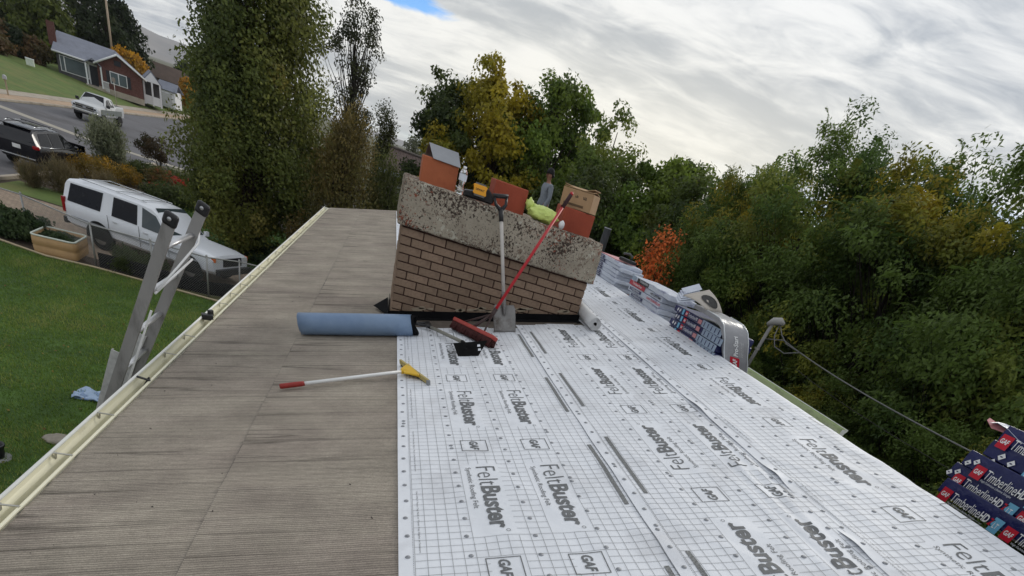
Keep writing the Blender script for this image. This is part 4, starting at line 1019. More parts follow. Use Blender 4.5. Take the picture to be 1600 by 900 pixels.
# middle stack
tz = 5.105
cfg = ((M_wrapw, 5.70, 6.80, 'lowest pale bundle of the middle ridge stack'), (M_wrapw, 5.69, 6.78, 'second pale bundle up in the middle ridge stack'),
       (M_wrapw, 5.72, 6.86, 'pale bundle with red lettering third up in the middle ridge stack'), (M_wrapw, 5.72, 6.90, 'red-banded bundle below the top of the middle ridge stack'),
       (M_wrapw, 5.55, 6.84, 'top bundle of the middle ridge stack, jutting out at its near end'))
for i, (m, ya, yb, lab) in enumerate(cfg):
    b = bundle('shingle_bundle', 2.90 + .01 * (i % 2), 3.23, ya + .17, yb - .02, tz, tz + .052, m, lab, group='bundles of the middle ridge stack', sag=.004)
    q = .002; w = yb - ya
    if i < 3:
        facerect(b, M_navy, .05, .2, .42, .8, 'printed_patch', q); facetext(b, M_ptxt, 'Timberline', .08, .3, .28, .028, 0, q + .001)
    if i == 2: facetext(b, M_gafred, 'GAF SHINGLES', .6, .3, .4, .022, .02, q)
    if i == 3: facerect(b, M_wrapred, .0, .04, .5, .96, 'printed_patch', q); facetext(b, M_wht, 'Timberline', .1, .3, .3, .028, 0, q + .001); facetext(b, M_ink, 'HD LIFETIME', .68, .3, .3, .022, .02, q)
    if i == 4: facerect(b, M_ink, .17, .05, .52, .85, 'printed_patch', q); facetext(b, M_ptxt, 'Timberline', .24, .3, .26, .028, 0, q + .001); facerect(b, M_wraplb, .0, .05, .12, .95, 'printed_patch', q)
    tz += .054
# far stack
tz = 5.105
for i in range(7):
    lab = ('lowest pale bundle of the far stack by the vent pipe', 'second pale bundle up in the far stack by the vent pipe', 'third pale bundle up in the far stack by the vent pipe',
           'fourth pale bundle up in the far stack by the vent pipe', 'fifth pale bundle up in the far stack by the vent pipe', 'sixth pale bundle up in the far stack by the vent pipe', 'pink-topped uppermost bundle of the far stack by the vent pipe')[i]
    b = bundle('shingle_bundle', 2.92 + .012 * (i % 2), 3.25, 7.40 + (0, .02, -.03, .03, 0, -.06, .02)[i], 8.36 - .02 * (i % 3), tz, tz + .043, M_wrapw, lab, group='bundles of the far ridge stack', sag=.004)
    facerect(b, M_navy, .0, .1, .3, .9, 'printed_patch', .002); facetext(b, M_ptxt, 'Timberline', .03, .3, .22, .022, 0, .003)
    if i == 6:
        MB().box((0, .1, b['hh'] + .006), (.28, .7, .008)).build('pink_wrap', M_pink, b)
    tz += .044
# dark nail gun case on top of the far stack
kc = tag(empty('tool_case', (3.08, 7.62, tz + .012), .3), 'small dark tool with raised handle on top of the far stack', 'tool')
MB().box((0, 0, .022), (.07, .30, .04)).build('tool_body', M_blackpl, kc, .01)
MB().tube([(0, -.06, .04), (0, -.07, .085), (0, .0, .10), (0, .12, .085)], .013, 8).build('raised_handle', mat('dark_grey', (.06, .065, .065), .5), kc)

# ------------------------------------------------------------------ roof pipe, mast and wire
vp = tag(empty('vent_pipe', (3.163, 9.0, 5.07)), 'dark plumbing vent pipe standing right of the chimney', 'pipe')
MB().tube([(0, 0, -.05), (0, 0, .62)], .055, 16, caps=False).tube([(0, 0, .62), (0, 0, -.05)], .047, 16, caps=False).build('pipe', mat('pipe_dark', (.035, .037, .04), .55, .2, 10), vp)
MB().lathe([(.047, .618), (.056, .622), (.056, .63), (.047, .63)], 16).build('pipe_rim', mat('pipe_rim', (.42, .43, .44), .5), vp)
MB().lathe([(.14, -.01), (.07, .02), (.058, .08)], 16).build('boot', M_blackrub, vp)
ms = tag(empty('service_mast', (6.83, 9.3, 4.2)), 'grey electrical service mast with rounded weatherhead behind the ridge', 'mast')
zb = rs(6.83) - 4.2
MB().tube([(0, .06, zb - .1), (0, -.03, .96)], .031, 14).build('mast_pipe', mat('mast_grey', (.24, .235, .225), .6, .15, 8), ms)
MB().tube([(-.04, .03, .93), (0, -.03, 1.01), (.09, -.09, 1.045), (.16, -.13, 1.02)], [.042, .066, .066, .03], 12).build('weatherhead', mat('mast_head', (.36, .35, .33), .55, .12, 8), ms)
MB().lathe([(.05, .5), (.05, .53)], 12, (0, .015, 0)).build('clamp', M_steel, ms)
M_cable = mat('cable', (.16, .16, .155), .6, .15, 10)
MB().tube([(.1, -.1, .99), (.05, -.18, .82), (.08, -.3, .66), (.22, -.45, .62), (.40, -.6, .72)], .009, 8).tube([(.12, -.1, .99), (.16, -.22, .86), (.24, -.36, .76), (.40, -.6, .72)], .010, 8).tube([(.0, .0, .70), (.2, -.3, .80), (.40, -.6, .72)], .008, 8).build('drip_loop', M_cable, ms)
w0 = Vector((7.23, 8.70, 4.92)); w1 = Vector((7.42, 5.05, 4.905)); w2 = Vector((7.9, -6, 5.9))
pts = []
for i in range(25):
    t = i / 24; pts.append((w0 * (1 - t) * (1 - t) + Vector((7.38, 4.6, 4.55)) * 2 * t * (1 - t) + Vector((7.7, -3.0, 5.35)) * t * t))
tag(MB().tube(pts, .010, 8).build('service_wire', M_cable), 'grey overhead service wire sagging from the mast to the right', 'wire')
tag(MB().tube([p + Vector((.3, .2, -.30 - .1 * i / 24)) for i, p in enumerate(pts)], .005, 6).build('telephone_wire', M_ink), 'thin dark wire sagging just below the service wire', 'wire')

# ------------------------------------------------------------------ ladder
ld = tag(empty('extension_ladder', (-3.1, 4.2, 0)), 'worn aluminium extension ladder standing against the left gutter', 'ladder')
def rail(xy0, xy1, name, m, wd=.034, dp=.088, z0=0.0):
    (xa, ya, za), (xb, yb, zb2) = xy0, xy1; a, b = Vector(xy0), Vector(xy1); d = (b - a).normalized()
    g = a - d * (a.z - z0) / d.z
    R = framez(d, Vector((0, 1, 0)))
    L2 = (b - g).length; c = (g + b) / 2
    # channel section
    mb = MB().box(c, (wd * .25, dp, L2), R).box(c + R @ Vector((wd * .35, dp / 2 - .004, 0)), (wd * .7, .006, L2), R).box(c + R @ Vector((wd * .35, -dp / 2 + .004, 0)), (wd * .7, .006, L2), R)
    return put(mb.build(name, m, ld), ld), g, b, d, R
ra = rail((-1.70, 4.09, 3.88), (-1.26, 4.165, 5.05), 'side_rail', M_alud, dp=.066)
rb2 = rail((-1.69, 4.55, 3.91), (-1.20, 4.635, 5.085), 'side_rail', M_alud, dp=.066)
for q in (ra, rb2):
    p = q[2]; R = q[4]
    put(MB().prism([(-.018, -.040), (.030, -.040), (.030, .040), (-.018, .040)], -.035, .045, R, p).build('end_cap', M_blackpl, ld, .018, 3), ld)
    put(MB().lathe([(.0001, .0), (.012, .0), (.012, .004), (.0001, .004)], 10, p + R @ Vector((-.026, 0, .01)), R @ RY(-math.pi / 2)).build('rivet', M_galv, ld), ld)
L1 = (ra[2] - ra[1]).length
for i in range(1, 18):
    t = i * .305 - .12
    if t > L1 - .15: break
    a = ra[2] - ra[3] * t; b = rb2[2] - rb2[3] * t
    put(MB().tube([a, b], .017, 8, flat=(1.1, .8)).build('rung', M_alu, ld), ld)
# base section lying behind
of = Vector((-.05, 0, 0)); M_base = mat('aluminium_pale', lin(186, 186, 184), .5, .16, 30, metal=.2)
ra2 = rail(Vector((-1.70, 4.115, 3.88)) + of, Vector((-1.60, 4.125, 4.18)) + of, 'side_rail', M_base, dp=.05); rb3 = rail(Vector((-1.69, 4.53, 3.91)) + of, Vector((-1.575, 4.545, 4.18)) + of, 'side_rail', M_base, dp=.05)
put(MB().box((-1.505, 4.135, 4.24), (.010, .012, .55), frame((0, 1, 0), ra[3])).build('label_strip', M_wht, ld), ld)
# rope
put(MB().tube([ra[2] - ra[3] * .45 + Vector((.05, .02, 0)), ra[2] * .5 + rb2[2] * .5 - rb2[3] * .36 + Vector((.06, 0, 0)), rb2[2] - rb2[3] * .22 + Vector((.06, -.03, 0)), rb2[2] - rb2[3] * .14 + Vector((.02, .05, 0))], .007, 6)
    .tube([ra[2] - ra[3] * .47 + Vector((.05, .0, 0)), rb2[2] - rb2[3] * .36 + Vector((.05, .05, 0))], .007, 6).build('rope', M_wht, ld), ld)

# ------------------------------------------------------------------ man at the end of the roof
def skinmesh(name, nodes, edges, m, parent, root=0, sub=2):
    me = bpy.data.meshes.new(name); me.from_pydata([n[:3] for n in nodes], edges, []); me.update()
    o = link(name, me, m, parent); o.modifiers.new('skin', 'SKIN'); s = o.modifiers.new('sub', 'SUBSURF'); s.levels = sub; s.render_levels = sub
    sv = me.skin_vertices[0].data if me.skin_vertices else None
    if sv is None:
        me.skin_vertices.new() if hasattr(me.skin_vertices, 'new') else None; sv = me.skin_vertices[0].data
    for i, n in enumerate(nodes):
        r_ = n[3]; sv[i].radius = (r_, r_) if not isinstance(r_, tuple) else r_; sv[i].use_root = (i == root)
    return o
mz = 4.66; mx_, my_ = 4.05, 17.3
man = tag(empty('person', (mx_, my_, mz), math.radians(0)), 'man in grey sweatshirt and dark cap standing beyond the chimney, turned sideways', 'person')
M_skin = mat('skin', lin(150, 108, 88), .6, .06, 20); M_sweat = mat('grey_sweatshirt', lin(128, 134, 142), .9, .12, 18, bump=.4, bscale=22)
M_jean = mat('dark_trousers', (.02, .022, .03), .9, .2, 14)
man.rotation_euler = (0, 0, math.radians(-78))           # local -Y is where he looks
# body skin: head, neck, hands and legs in one figure
nodes = [(0, .02, .92, .13), (0, .02, 1.10, .12), (0, .01, 1.30, .135), (0, .0, 1.40, .09), (0, -.01, 1.46, .055), (0, -.02, 1.53, .058), (0, -.03, 1.60, .095), (0, -.025, 1.68, .088),
         (.10, .02, .86, .09), (.11, .0, .48, .065), (.11, .03, .09, .042), (.11, -.08, .04, .04), (-.10, .02, .86, .09), (-.11, .0, .48, .065), (-.11, .03, .09, .042), (-.11, -.08, .04, .04),
         (.19, .01, 1.36, .06), (.23, .03, 1.10, .045), (.20, -.08, .88, .034), (.19, -.10, .80, .032), (-.19, .01, 1.36, .06), (-.23, .03, 1.10, .045), (-.20, -.08, .88, .034), (-.19, -.10, .80, .032)]
edges = [(0, 1), (1, 2), (2, 3), (3, 4), (4, 5), (5, 6), (6, 7), (0, 8), (8, 9), (9, 10), (10, 11), (0, 12), (12, 13), (13, 14), (14, 15), (3, 16), (16, 17), (17, 18), (18, 19), (3, 20), (20, 21), (21, 22), (22, 23)]
body = skinmesh('body', nodes, edges, M_skin, man)
for sx in (1, -1):
    for k in range(4):
        skinmesh('finger', [(sx * (.19 - .012 * 0), -.085 - .018 * k, .80, .010), (sx * .188, -.09 - .018 * k, .755, .009), (sx * .178, -.092 - .018 * k, .715 + .006 * abs(k - 1.5), .008)], [(0, 1), (1, 2)], M_skin, body, sub=1)
    skinmesh('thumb', [(sx * .18, -.12, .82, .011), (sx * .165, -.15, .785, .010), (sx * .16, -.16, .755, .009)], [(0, 1), (1, 2)], M_skin, body, sub=1)
skinmesh('sweatshirt', [(0, .02, .86, .155), (0, .02, 1.0, .155), (0, .01, 1.20, .16), (0, .0, 1.36, .15), (0, -.005, 1.44, .085), (.17, .01, 1.37, .085), (.235, .03, 1.12, .062), (.205, -.07, .90, .046), (-.17, .01, 1.37, .085), (-.235, .03, 1.12, .062), (-.205, -.07, .90, .046)],
         [(0, 1), (1, 2), (2, 3), (3, 4), (3, 5), (5, 6), (6, 7), (3, 8), (8, 9), (9, 10)], M_sweat, man)
skinmesh('trousers', [(0, .02, .93, .145), (.095, .02, .84, .105), (.11, 0, .48, .082), (.11, .03, .10, .062), (-.095, .02, .84, .105), (-.11, 0, .48, .082), (-.11, .03, .10, .062)], [(0, 1), (1, 2), (2, 3), (0, 4), (4, 5), (5, 6)], M_jean, man)
for sx in (1, -1): skinmesh('shoe', [(sx * .11, .07, .045, .05), (sx * .11, -.05, .04, .048), (sx * .11, -.15, .032, .036)], [(0, 1), (1, 2)], M_blackpl, man)
MB().lathe([(.101, 1.645), (.104, 1.69), (.088, 1.745), (.05, 1.772), (.0, 1.78)], 18, (0, -.02, 0)).prism([(-.085, -.10), (.085, -.10), (.06, -.19), (0, -.205), (-.06, -.19)], 1.648, 1.658).build('cap', mat('dark_cap', (.015, .014, .016), .9, .2, 14), man)
blob('nose', M_skin, body, (0, -.118, 1.60), (.012, .018, .02), 2, .05, (10, 8))
for sx in (1, -1):
    blob('ear', M_skin, body, (sx * .088, -.02, 1.605), (.010, .018, .03), 3, .05, (10, 8))
    blob('eye', M_ink, body, (sx * .033, -.103, 1.625), (.010, .008, .006), 3, .02, (8, 6))
blob('mouth', mat('lips', lin(120, 70, 62), .6), body, (0, -.105, 1.555), (.022, .008, .006), 3, .02, (8, 6))
blob('hair', mat('dark_hair', (.012, .010, .008), .8), man, (0, .02, 1.625), (.092, .085, .06), 3, .05, (18, 12))

# ------------------------------------------------------------------ ground, road, yards
def struct(o): return tag(o, kind='structure')
M_ground = mat('dry_ground', lin(92, 92, 62), .95, .25, .15, bump=.4, bscale=3, col2=lin(70, 62, 48), c2=(.45, .65), c2scale=.08)
M_asph = mat('asphalt', lin(98, 97, 100), .9, .10, .8, bump=.3, bscale=40, col2=lin(84, 82, 84), c2=(.5, .62), c2scale=.25)
M_concr = mat('pavement_concrete', lin(166, 156, 142), .9, .10, 1.5, col2=lin(134, 122, 108), c2=(.5, .7), c2scale=.8)
M_tan = mat('sandy_verge', lin(170, 146, 122), .95, .14, 1.2)
M_lawnf = mat('lawn_far', lin(86, 104, 48), .95, .22, 1.0, bump=.6, bscale=6, col2=lin(104, 108, 58), c2=(.48, .64), c2scale=.35)
M_lawn = mat('lawn_turf', lin(68, 94, 38), .95, .30, 2.4, bump=1.0, bscale=14, col2=lin(54, 78, 30), c2=(.45, .62), c2scale=.9)
M_soil = mat('garden_soil', lin(66, 56, 46), .95, .35, 3, bump=.8, bscale=12)
def pavermat():
    m = mat('pavers', lin(158, 140, 122), .9, .1, 3); t = m.node_tree; g = t.nodes.new; b = t.nodes['Principled BSDF']
    br = g('ShaderNodeTexBrick'); co = g('ShaderNodeTexCoord'); mp = g('ShaderNodeMapping'); mp.inputs['Rotation'].default_value = (0, 0, .45)
    t.links.new(co.outputs['Object'], mp.inputs[0]); t.links.new(mp.outputs[0], br.inputs['Vector'])
    br.inputs['Scale'].default_value = 2.4; br.inputs['Mortar Size'].default_value = .016; br.inputs['Color1'].default_value = (*lin(164, 146, 126), 1); br.inputs['Color2'].default_value = (*lin(140, 122, 106), 1); br.inputs['Mortar'].default_value = (*lin(84, 74, 64), 1)
    t.links.new(br.outputs['Color'], b.inputs['Base Color']); return m
M_paver = pavermat()
def flat(name, poly, z, m, parent=None):
    me = bpy.data.meshes.new(name); me.from_pydata([(x, y, z) for x, y in poly], [], [tuple(range(len(poly)))]); me.update(); return struct(link(name, me, m)) if parent is None else link(name, me, m, parent)
flat('ground', [(-5600, -1500), (5600, -1500), (5600, 5600), (-5600, 5600)], -.01, M_ground)
flat('road', [(-28.4, -20), (-15.7, -20), (-15.7, 50), (-12.5, 54), (20, 54), (20, 64), (-12, 64), (-16.0, 68), (-16.4, 170), (-28.4, 170)], .004, M_asph)
flat('valley_gutter', [(-28.3, 55.4), (-21, 51.9), (-12.6, 50.9), (-12.6, 51.7), (-21, 52.9), (-28.3, 56.6)], .012, mat('gutter_concrete', lin(160, 154, 142), .9, .10, 1.5))
for x0, y0, y1 in ((-28.6, -20, 170), (-15.6, -20, 49.6)):
    struct(MB().box((x0, (y0 + y1) / 2, .06), (.18, y1 - y0, .14)).build('kerb', M_concr, None, .02))
flat('verge', [(-30.2, -20), (-28.69, -20), (-28.69, 170), (-30.2, 170)], .10, M_tan)
flat('sidewalk', [(-31.8, -20), (-30.2, -20), (-30.2, 170), (-31.8, 170)], .11, M_concr)
# lawns across the road rise towards the houses
nx, ny = 12, 30
P = [(-31.8 - 40 * i / nx, 20 + 150 * j / ny, .115 + 1.0 * min(1, i / 3.2) + .5 * (i / nx)) for j in range(ny + 1) for i in range(nx + 1)]
struct(MB().add(P, [(j * (nx + 1) + i + 1, j * (nx + 1) + i, (j + 1) * (nx + 1) + i, (j + 1) * (nx + 1) + i + 1) for j in range(ny) for i in range(nx)], True).build('front_lawn', M_lawnf))
flat('garden_bed', [(-15.45, 20), (-3, 22), (-2, 33), (-6.5, 46), (-12, 50), (-15.45, 50)], .002, M_soil)
flat('driveway', [(-15.5, 21.6), (-11.8, 22.6), (-7.5, 22.3), (-3.5, 21.6), (-3.5, 26.0), (-9, 27.2), (-11.8, 28.6), (-15.5, 29.2)], .010, M_paver)
LAWN = [(-14.0, 4.0), (-1.0, 4.0), (-1.0, 20.6), (-5.3, 20.85), (-8.7, 21.25), (-10.0, 21.2), (-11.4, 21.7), (-14.0, 22.2)]
flat('lawn', LAWN, .010, M_lawn)
flat('back_lawn', [(-13.2, 30.2), (-8.6, 27.6), (-2.5, 26.3), (-1.5, 34), (-7.0, 39.0), (-11.8, 37)], .012, M_lawn)
flat('verge_lawn', [(-15.2, 29.3), (-11.9, 28.8), (-13.3, 31.8), (-15.3, 31.6)], .014, M_lawnf)
# distant mountains
mb = MB(); n = 90; P = []
for i in range(n + 1):
    az = math.radians(-75 + 135 * i / n); D_ = 4200
    hgt = 52 + 70 * float(vnoise(i * .16, 3, 2)) + 40 * float(vnoise(i * .5, 7, 3)) + 60 * math.exp(-((math.degrees(az) + 21) / 3.6) ** 2)
    if math.degrees(az) > -15: hgt *= max(.25, 1 - (math.degrees(az) + 15) / 8)
    for k in range(5):
        f = k / 4; d2 = D_ + 900 * f; P.append((math.sin(az) * d2, math.cos(az) * d2, -2 + hgt * f * (1 + .12 * (float(vnoise(i * .9, k * 1.7, 5)) - .5))))
struct(mb.add(P, [(i * 5 + k, (i + 1) * 5 + k, (i + 1) * 5 + k + 1, i * 5 + k + 1) for i in range(n) for k in range(4)], True).build('hills', mat('mountain_rock', lin(132, 124, 118), .95, .2, .004, col2=lin(108, 104, 102), c2=(.45, .6), c2scale=.003)))

# grass blades on the near lawn
from mathutils.geometry import tessellate_polygon
def inpoly(x, y, poly):
    c = np.zeros(len(x), bool); n = len(poly)
    for i in range(n):
        (x1, y1), (x2, y2) = poly[i], poly[(i + 1) % n]
        c ^= ((y1 > y) != (y2 > y)) & (x < (x2 - x1) * (y - y1) / ((y2 - y1) + 1e-12) + x1)
    return c
def grass(name, poly, n, h, w, cols, seed, label, cat='grass'):
    r = np.random.default_rng(seed); a = np.array(poly); lo, hi = a.min(0), a.max(0)
    x = r.uniform(lo[0], hi[0], n); y = r.uniform(lo[1], hi[1], n); k = inpoly(x, y, poly); x, y = x[k], y[k]; n = len(x)
    pt = vnoise(x * .9, y * .9, seed) * .6 + vnoise(x * 3.1, y * 3.1, seed + 1) * .4
    hh = h * (.45 + 1.0 * pt) * r.uniform(.7, 1.3, n); az = r.uniform(0, 2 * np.pi, n); le = r.normal(0, .35, (n, 2))
    c = np.stack([x, y, np.full(n, .008)], 1); s = np.stack([np.cos(az), np.sin(az), np.zeros(n)], 1) * (w * r.uniform(.6, 1.4, n))[:, None]
    t = c + np.stack([le[:, 0] * hh, le[:, 1] * hh, hh], 1)
    V = np.stack([c - s, c + s, t], 1).reshape(-1, 3); F = np.arange(3 * n).reshape(-1, 3)
    me = npmesh(name, V, F); pal = np.array(cols); q = np.clip(pt + r.normal(0, .18, n), 0, .999); col = pal[(q * len(pal)).astype(int)] * r.uniform(.8, 1.25, n)[:, None]
    at = me.color_attributes.new('leafcol', 'FLOAT_COLOR', 'POINT'); at.data.foreach_set('color', np.repeat(np.c_[col, np.ones(n)], 3, 0).ravel().astype(np.float32))
    return tag(link(name, me, M_leaf), label, cat, kind='stuff')
M_leaf = leafmat('foliage')
grass('grass', [p for p in LAWN if True], 230000, .060, .0075, [lin(84, 110, 46), lin(102, 128, 56), lin(122, 142, 66), lin(150, 156, 92)], 1, 'short green turf of the near back lawn')
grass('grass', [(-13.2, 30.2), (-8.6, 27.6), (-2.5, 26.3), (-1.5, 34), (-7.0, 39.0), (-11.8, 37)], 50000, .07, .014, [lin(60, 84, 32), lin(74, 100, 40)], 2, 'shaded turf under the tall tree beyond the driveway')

# ------------------------------------------------------------------ small things on the lawn
tr = tag(empty('folded_tarp', (-5.30, 12.02, .01), .15), 'pale blue folded sheet lying on the lawn below the gutter', 'tarp')
P = []
for j in range(8):
    for i in range(12): P.append(((i / 11 - .5) * .70, (j / 7 - .5) * .50 + .06 * math.sin(i * .6), .05 + .035 * math.sin(i * 1.3 + j * .7) + .02 * math.sin(j * 2.2)))
o = MB().add(P, [(j * 12 + i, j * 12 + i + 1, (j + 1) * 12 + i + 1, (j + 1) * 12 + i) for j in range(7) for i in range(11)], True).build('sheet', mat('pale_blue_sheet', lin(150, 172, 200), .35, .15, 6, spec=.5), tr)
o.modifiers.new('t', 'SOLIDIFY').thickness = .01
MB().box((0, 0, .02), (.62, .42, .03)).build('sheet_fold', mat('blue_fold', lin(110, 134, 170), .4, .15, 6), tr, .01)
def rock(loc, r, seed, label, m, group=None, root=True):
    o = blob('stone', m, None, (0, 0, r[2] * .55), r, seed, .28, (18, 12), freq=2.2); o.location = loc; tag(o, label, 'stone', group); return o
M_stone = mat('stone', lin(150, 142, 130), .95, .2, 6, bump=.6, bscale=20)
rock((-5.10, 10.02, 0), (.24, .16, .07), 4, 'flat pale stone in the lawn beside the gutter', M_stone)
pb = tag(empty('plastic_pot', (-5.62, 9.15, 0.01)), 'black plastic pot at the left edge of the lawn', 'pot')
MB().lathe([(.0, .01), (.10, .01), (.13, .22), (.145, .22), (.145, .25), (.125, .25), (.115, .08), (.0, .08)], 20).build('pot', M_blackpl, pb)
MB().lathe([(.19, .0), (.19, .02), (.0, .025)], 20).build('saucer', mat('pot_grey', (.3, .3, .3), .5), pb)

# planter, edging, fence
pt_ = tag(empty('raised_planter', (-9.95, 22.2, 0), .12), 'tan raised garden tub with white rim beside the lawn edging', 'planter')
PL = [(.55 * cx_ + .14 * math.cos(t), .70 * cy_ + .14 * math.sin(t)) for cx_, cy_, t0 in ((.75, .8, 0), (-.75, .8, .5), (-.75, -.8, 1), (.75, -.8, 1.5)) for t in (math.pi * t0, math.pi * (t0 + .17), math.pi * (t0 + .33), math.pi * (t0 + .5))]
ins = lambda q, k: [(x * k, y * k) for x, y in q]
n = len(PL); Pv = []
for sc_, z in ((1.0, 0), (1.03, .2), (1.0, .22), (1.03, .26), (1.02, .50), (.955, .50), (.95, .40)): Pv += [(x * sc_, y * sc_, z) for x, y in PL]
MB().add(Pv, [(k * n + i, k * n + (i + 1) % n, (k + 1) * n + (i + 1) % n, (k + 1) * n + i) for k in range(6) for i in range(n)], True).build('tub_wall', mat('tub_tan', lin(176, 142, 98), .55, .1, 4), pt_)
MB().tube([(x * 1.0, y * 1.0, .51) for x, y in PL + PL[:1]], .028, 8, caps=False).build('tub_rim', mat('tub_rim', lin(206, 212, 200), .45, .08, 4), pt_)
MB().add([(x * .95, y * .95, .42) for x, y in PL], [tuple(range(n))]).build('tub_soil', mat('tub_soil', lin(48, 52, 40), .95, .4, 9, bump=1, bscale=14), pt_)
ed = tag(MB().tube([(-14, 22.25, .04), (-11.4, 21.75, .04), (-10.0, 21.22, .04), (-8.7, 21.28, .04), (-5.3, 20.88, .04), (-1, 20.63, .04)], .035, 8).build('lawn_edging', mat('edging_tan', lin(176, 160, 132), .8, .1, 4)), 'pale edging strip along the far side of the near lawn', 'edging')
FP = [(-13.6, 23.5), (-11.2, 23.05), (-8.76, 21.50), (-7.1, 21.42), (-5.45, 21.25), (-4.6, 21.85), (-3.0, 22.1)]
fn = tag(empty('chain_link_fence', (-8.76, 21.5, 0)), 'grey chain-link fence between the lawn and the white vehicle', 'fence')
M_wire = mat('fence_wire', (.34, .34, .33), .5, .1, 6, metal=.5)
for x, y in FP: put(MB().tube([(x, y, 0), (x, y, 1.24)], .028, 8).lathe([(.034, 1.22), (.034, 1.26), (.0, 1.28)], 8, (x, y, 0)).build('post', M_wire, fn), fn)
put(MB().tube([(x, y, 1.2) for x, y in FP], .021, 8).build('top_rail', M_wire, fn), fn)
mb = MB()
for (xa, ya), (xb, yb) in zip(FP[1:-1], FP[2:]):
    Lf = math.hypot(xb - xa, yb - ya); m_ = int(Lf / .07)
    for i in range(-17, m_ + 1):
        for s in (1, -1):
            t0, z0, t1, z1 = i * .07, .03, i * .07 + 1.15, 1.18
            if s < 0: t0, t1 = t1, t0
            # clip to panel
            pa, pb2 = (t0, z0), (t1, z1); d = t1 - t0
            ka, kb = sorted(((0 - t0) / d, (Lf - t0) / d)); ka, kb = max(0, ka), min(1, kb)
            if kb <= ka: continue
            A_ = (t0 + d * ka, z0 + (z1 - z0) * ka); B_ = (t0 + d * kb, z0 + (z1 - z0) * kb)
            q = lambda a: Vector((xa + (xb - xa) * a[0] / Lf, ya + (yb - ya) * a[0] / Lf, a[1]))
            mb.tube([q(A_), q(B_)], .0022, 3, caps=False)
tag(put(mb.build('chain_link', M_wire, fn), fn), kind='stuff')
# dark shade cloth tied to the lower half of the fence
P = []
pts_ = [(-8.70, 21.56), (-7.9, 21.54), (-7.1, 21.49), (-6.3, 21.41), (-5.5, 21.33), (-5.05, 21.6), (-4.66, 21.9)]
for i, (x, y) in enumerate(pts_):
    for k in range(4): P.append((x, y + .03 * math.sin(i * 2 + k), .02 + .14 * k + .02 * math.sin(i * 1.7)))
o = MB().add(P, [(i * 4 + k, (i + 1) * 4 + k, (i + 1) * 4 + k + 1, i * 4 + k + 1) for i in range(len(pts_) - 1) for k in range(3)], True).build('shade_cloth', mat('shade_cloth', (.008, .008, .009), .9, .3, 8, spec=.05))
tag(o, 'black shade cloth along the lower part of the chain-link fence', 'cloth'); o.modifiers.new('t', 'SOLIDIFY').thickness = .004

# ------------------------------------------------------------------ vehicles
def paint(name, col, rough=.25): return mat(name, col, rough, .03, 2, spec=.4, coat=.25)
M_glass = mat('dark_glass', (.006, .007, .011), .08, .1, 3, spec=.22)
M_glass2 = mat('tinted_glass', (.05, .065, .07), .06, .1, 3, spec=.6)
M_tyre = mat('tyre', (.014, .014, .014), .85, .2, 10); M_rim = mat('wheel_rim', (.42, .42, .42), .3, .1, 8, metal=.8)
M_tail = mat('tail_lamp', lin(150, 20, 24), .2, .1, 8); M_head = mat('head_lamp', (.72, .74, .76), .1, .05, 8); M_amber = mat('amber_lamp', lin(220, 110, 40), .2, .1, 8)
M_chrome = mat('chrome', (.62, .63, .64), .18, .05, 5, metal=.9)
def loft(stations, name, m, parent, wheels=(), smooth_angle=.6):
    """stations: (x, [(y,z)...]) half sections from the sill to the roof centre; closed at both ends"""
    V = []; F = []; k = len(stations[0][1]); ring = 2 * k - 1
    for x, pr in stations:
        for yv, z in pr: V.append((x, yv, z))
        for yv, z in reversed(pr[:-1]): V.append((x, -yv, z))
    for i in range(len(stations) - 1):
        for j in range(ring - 1): F.append((i * ring + j, (i + 1) * ring + j, (i + 1) * ring + j + 1, i * ring + j + 1))
        F.append((i * ring + ring - 1, (i + 1) * ring + ring - 1, (i + 1) * ring, i * ring))
    F.append(tuple(range(ring))); F.append(tuple(reversed([(len(stations) - 1) * ring + j for j in range(ring)])))
    me = bpy.data.meshes.new(name); me.from_pydata(V, [], F); me.update(); me.polygons.foreach_set('use_smooth', [True] * len(F))
    me.set_sharp_from_angle(angle=smooth_angle)
    o = link(name, me, m, parent); b = o.modifiers.new('b', 'BEVEL'); b.width = .022; b.segments = 2; b.limit_method = 'ANGLE'; b.angle_limit = .5
    return o
def interp(stations, x, j):
    for (xa, pa), (xb, pb_) in zip(stations[:-1], stations[1:]):
        if xa <= x <= xb:
            t = (x - xa) / (xb - xa + 1e-9); return Vector((x, pa[j][0] * (1 - t) + pb_[j][0] * t, pa[j][1] * (1 - t) + pb_[j][1] * t))
def sidepanel(st, corners, name, m, parent, side, jb=4, jt=5, lift=.012):
    P = []
    for x, t in corners:
        a, b = interp(st, x, jb), interp(st, x, jt); p = a * (1 - t) + b * t; P.append(Vector((p.x, side * (p.y + lift), p.z + lift * .2)))
    nin = [Vector((p.x, p.y - side * (lift + .01), p.z)) for p in P]; n = len(P)
    return MB().add(P + nin, [tuple(range(n)) if side < 0 else tuple(reversed(range(n)))] + [(i, (i + 1) % n, n + (i + 1) % n, n + i) for i in range(n)]).build(name, m, parent)
def wheel(parent, x, y, r, w=.24, side=1):
    R = RX(math.pi / 2)
    o = MB().lathe([(r * .62, -w / 2), (r * .92, -w / 2), (r, -w * .36), (r, w * .36), (r * .92, w / 2), (r * .62, w / 2)], 26, (0, 0, 0), R).build('wheel', M_tyre, parent); o.location = (x, y, r)
    MB().lathe([(r * .64, side * -w * .30), (r * .60, side * -w * .46), (r * .25, side * -w * .34), (.0, side * -w * .36)], 26, (0, 0, 0), R).build('rim', M_rim, o)
    mb = MB()
    for k in range(6): mb.box((math.cos(k * math.pi / 3) * r * .36, side * w * .42, math.sin(k * math.pi / 3) * r * .36), (r * .42, .02, r * .16), RY(-k * math.pi / 3))
    mb.build('spokes', M_rim, o)
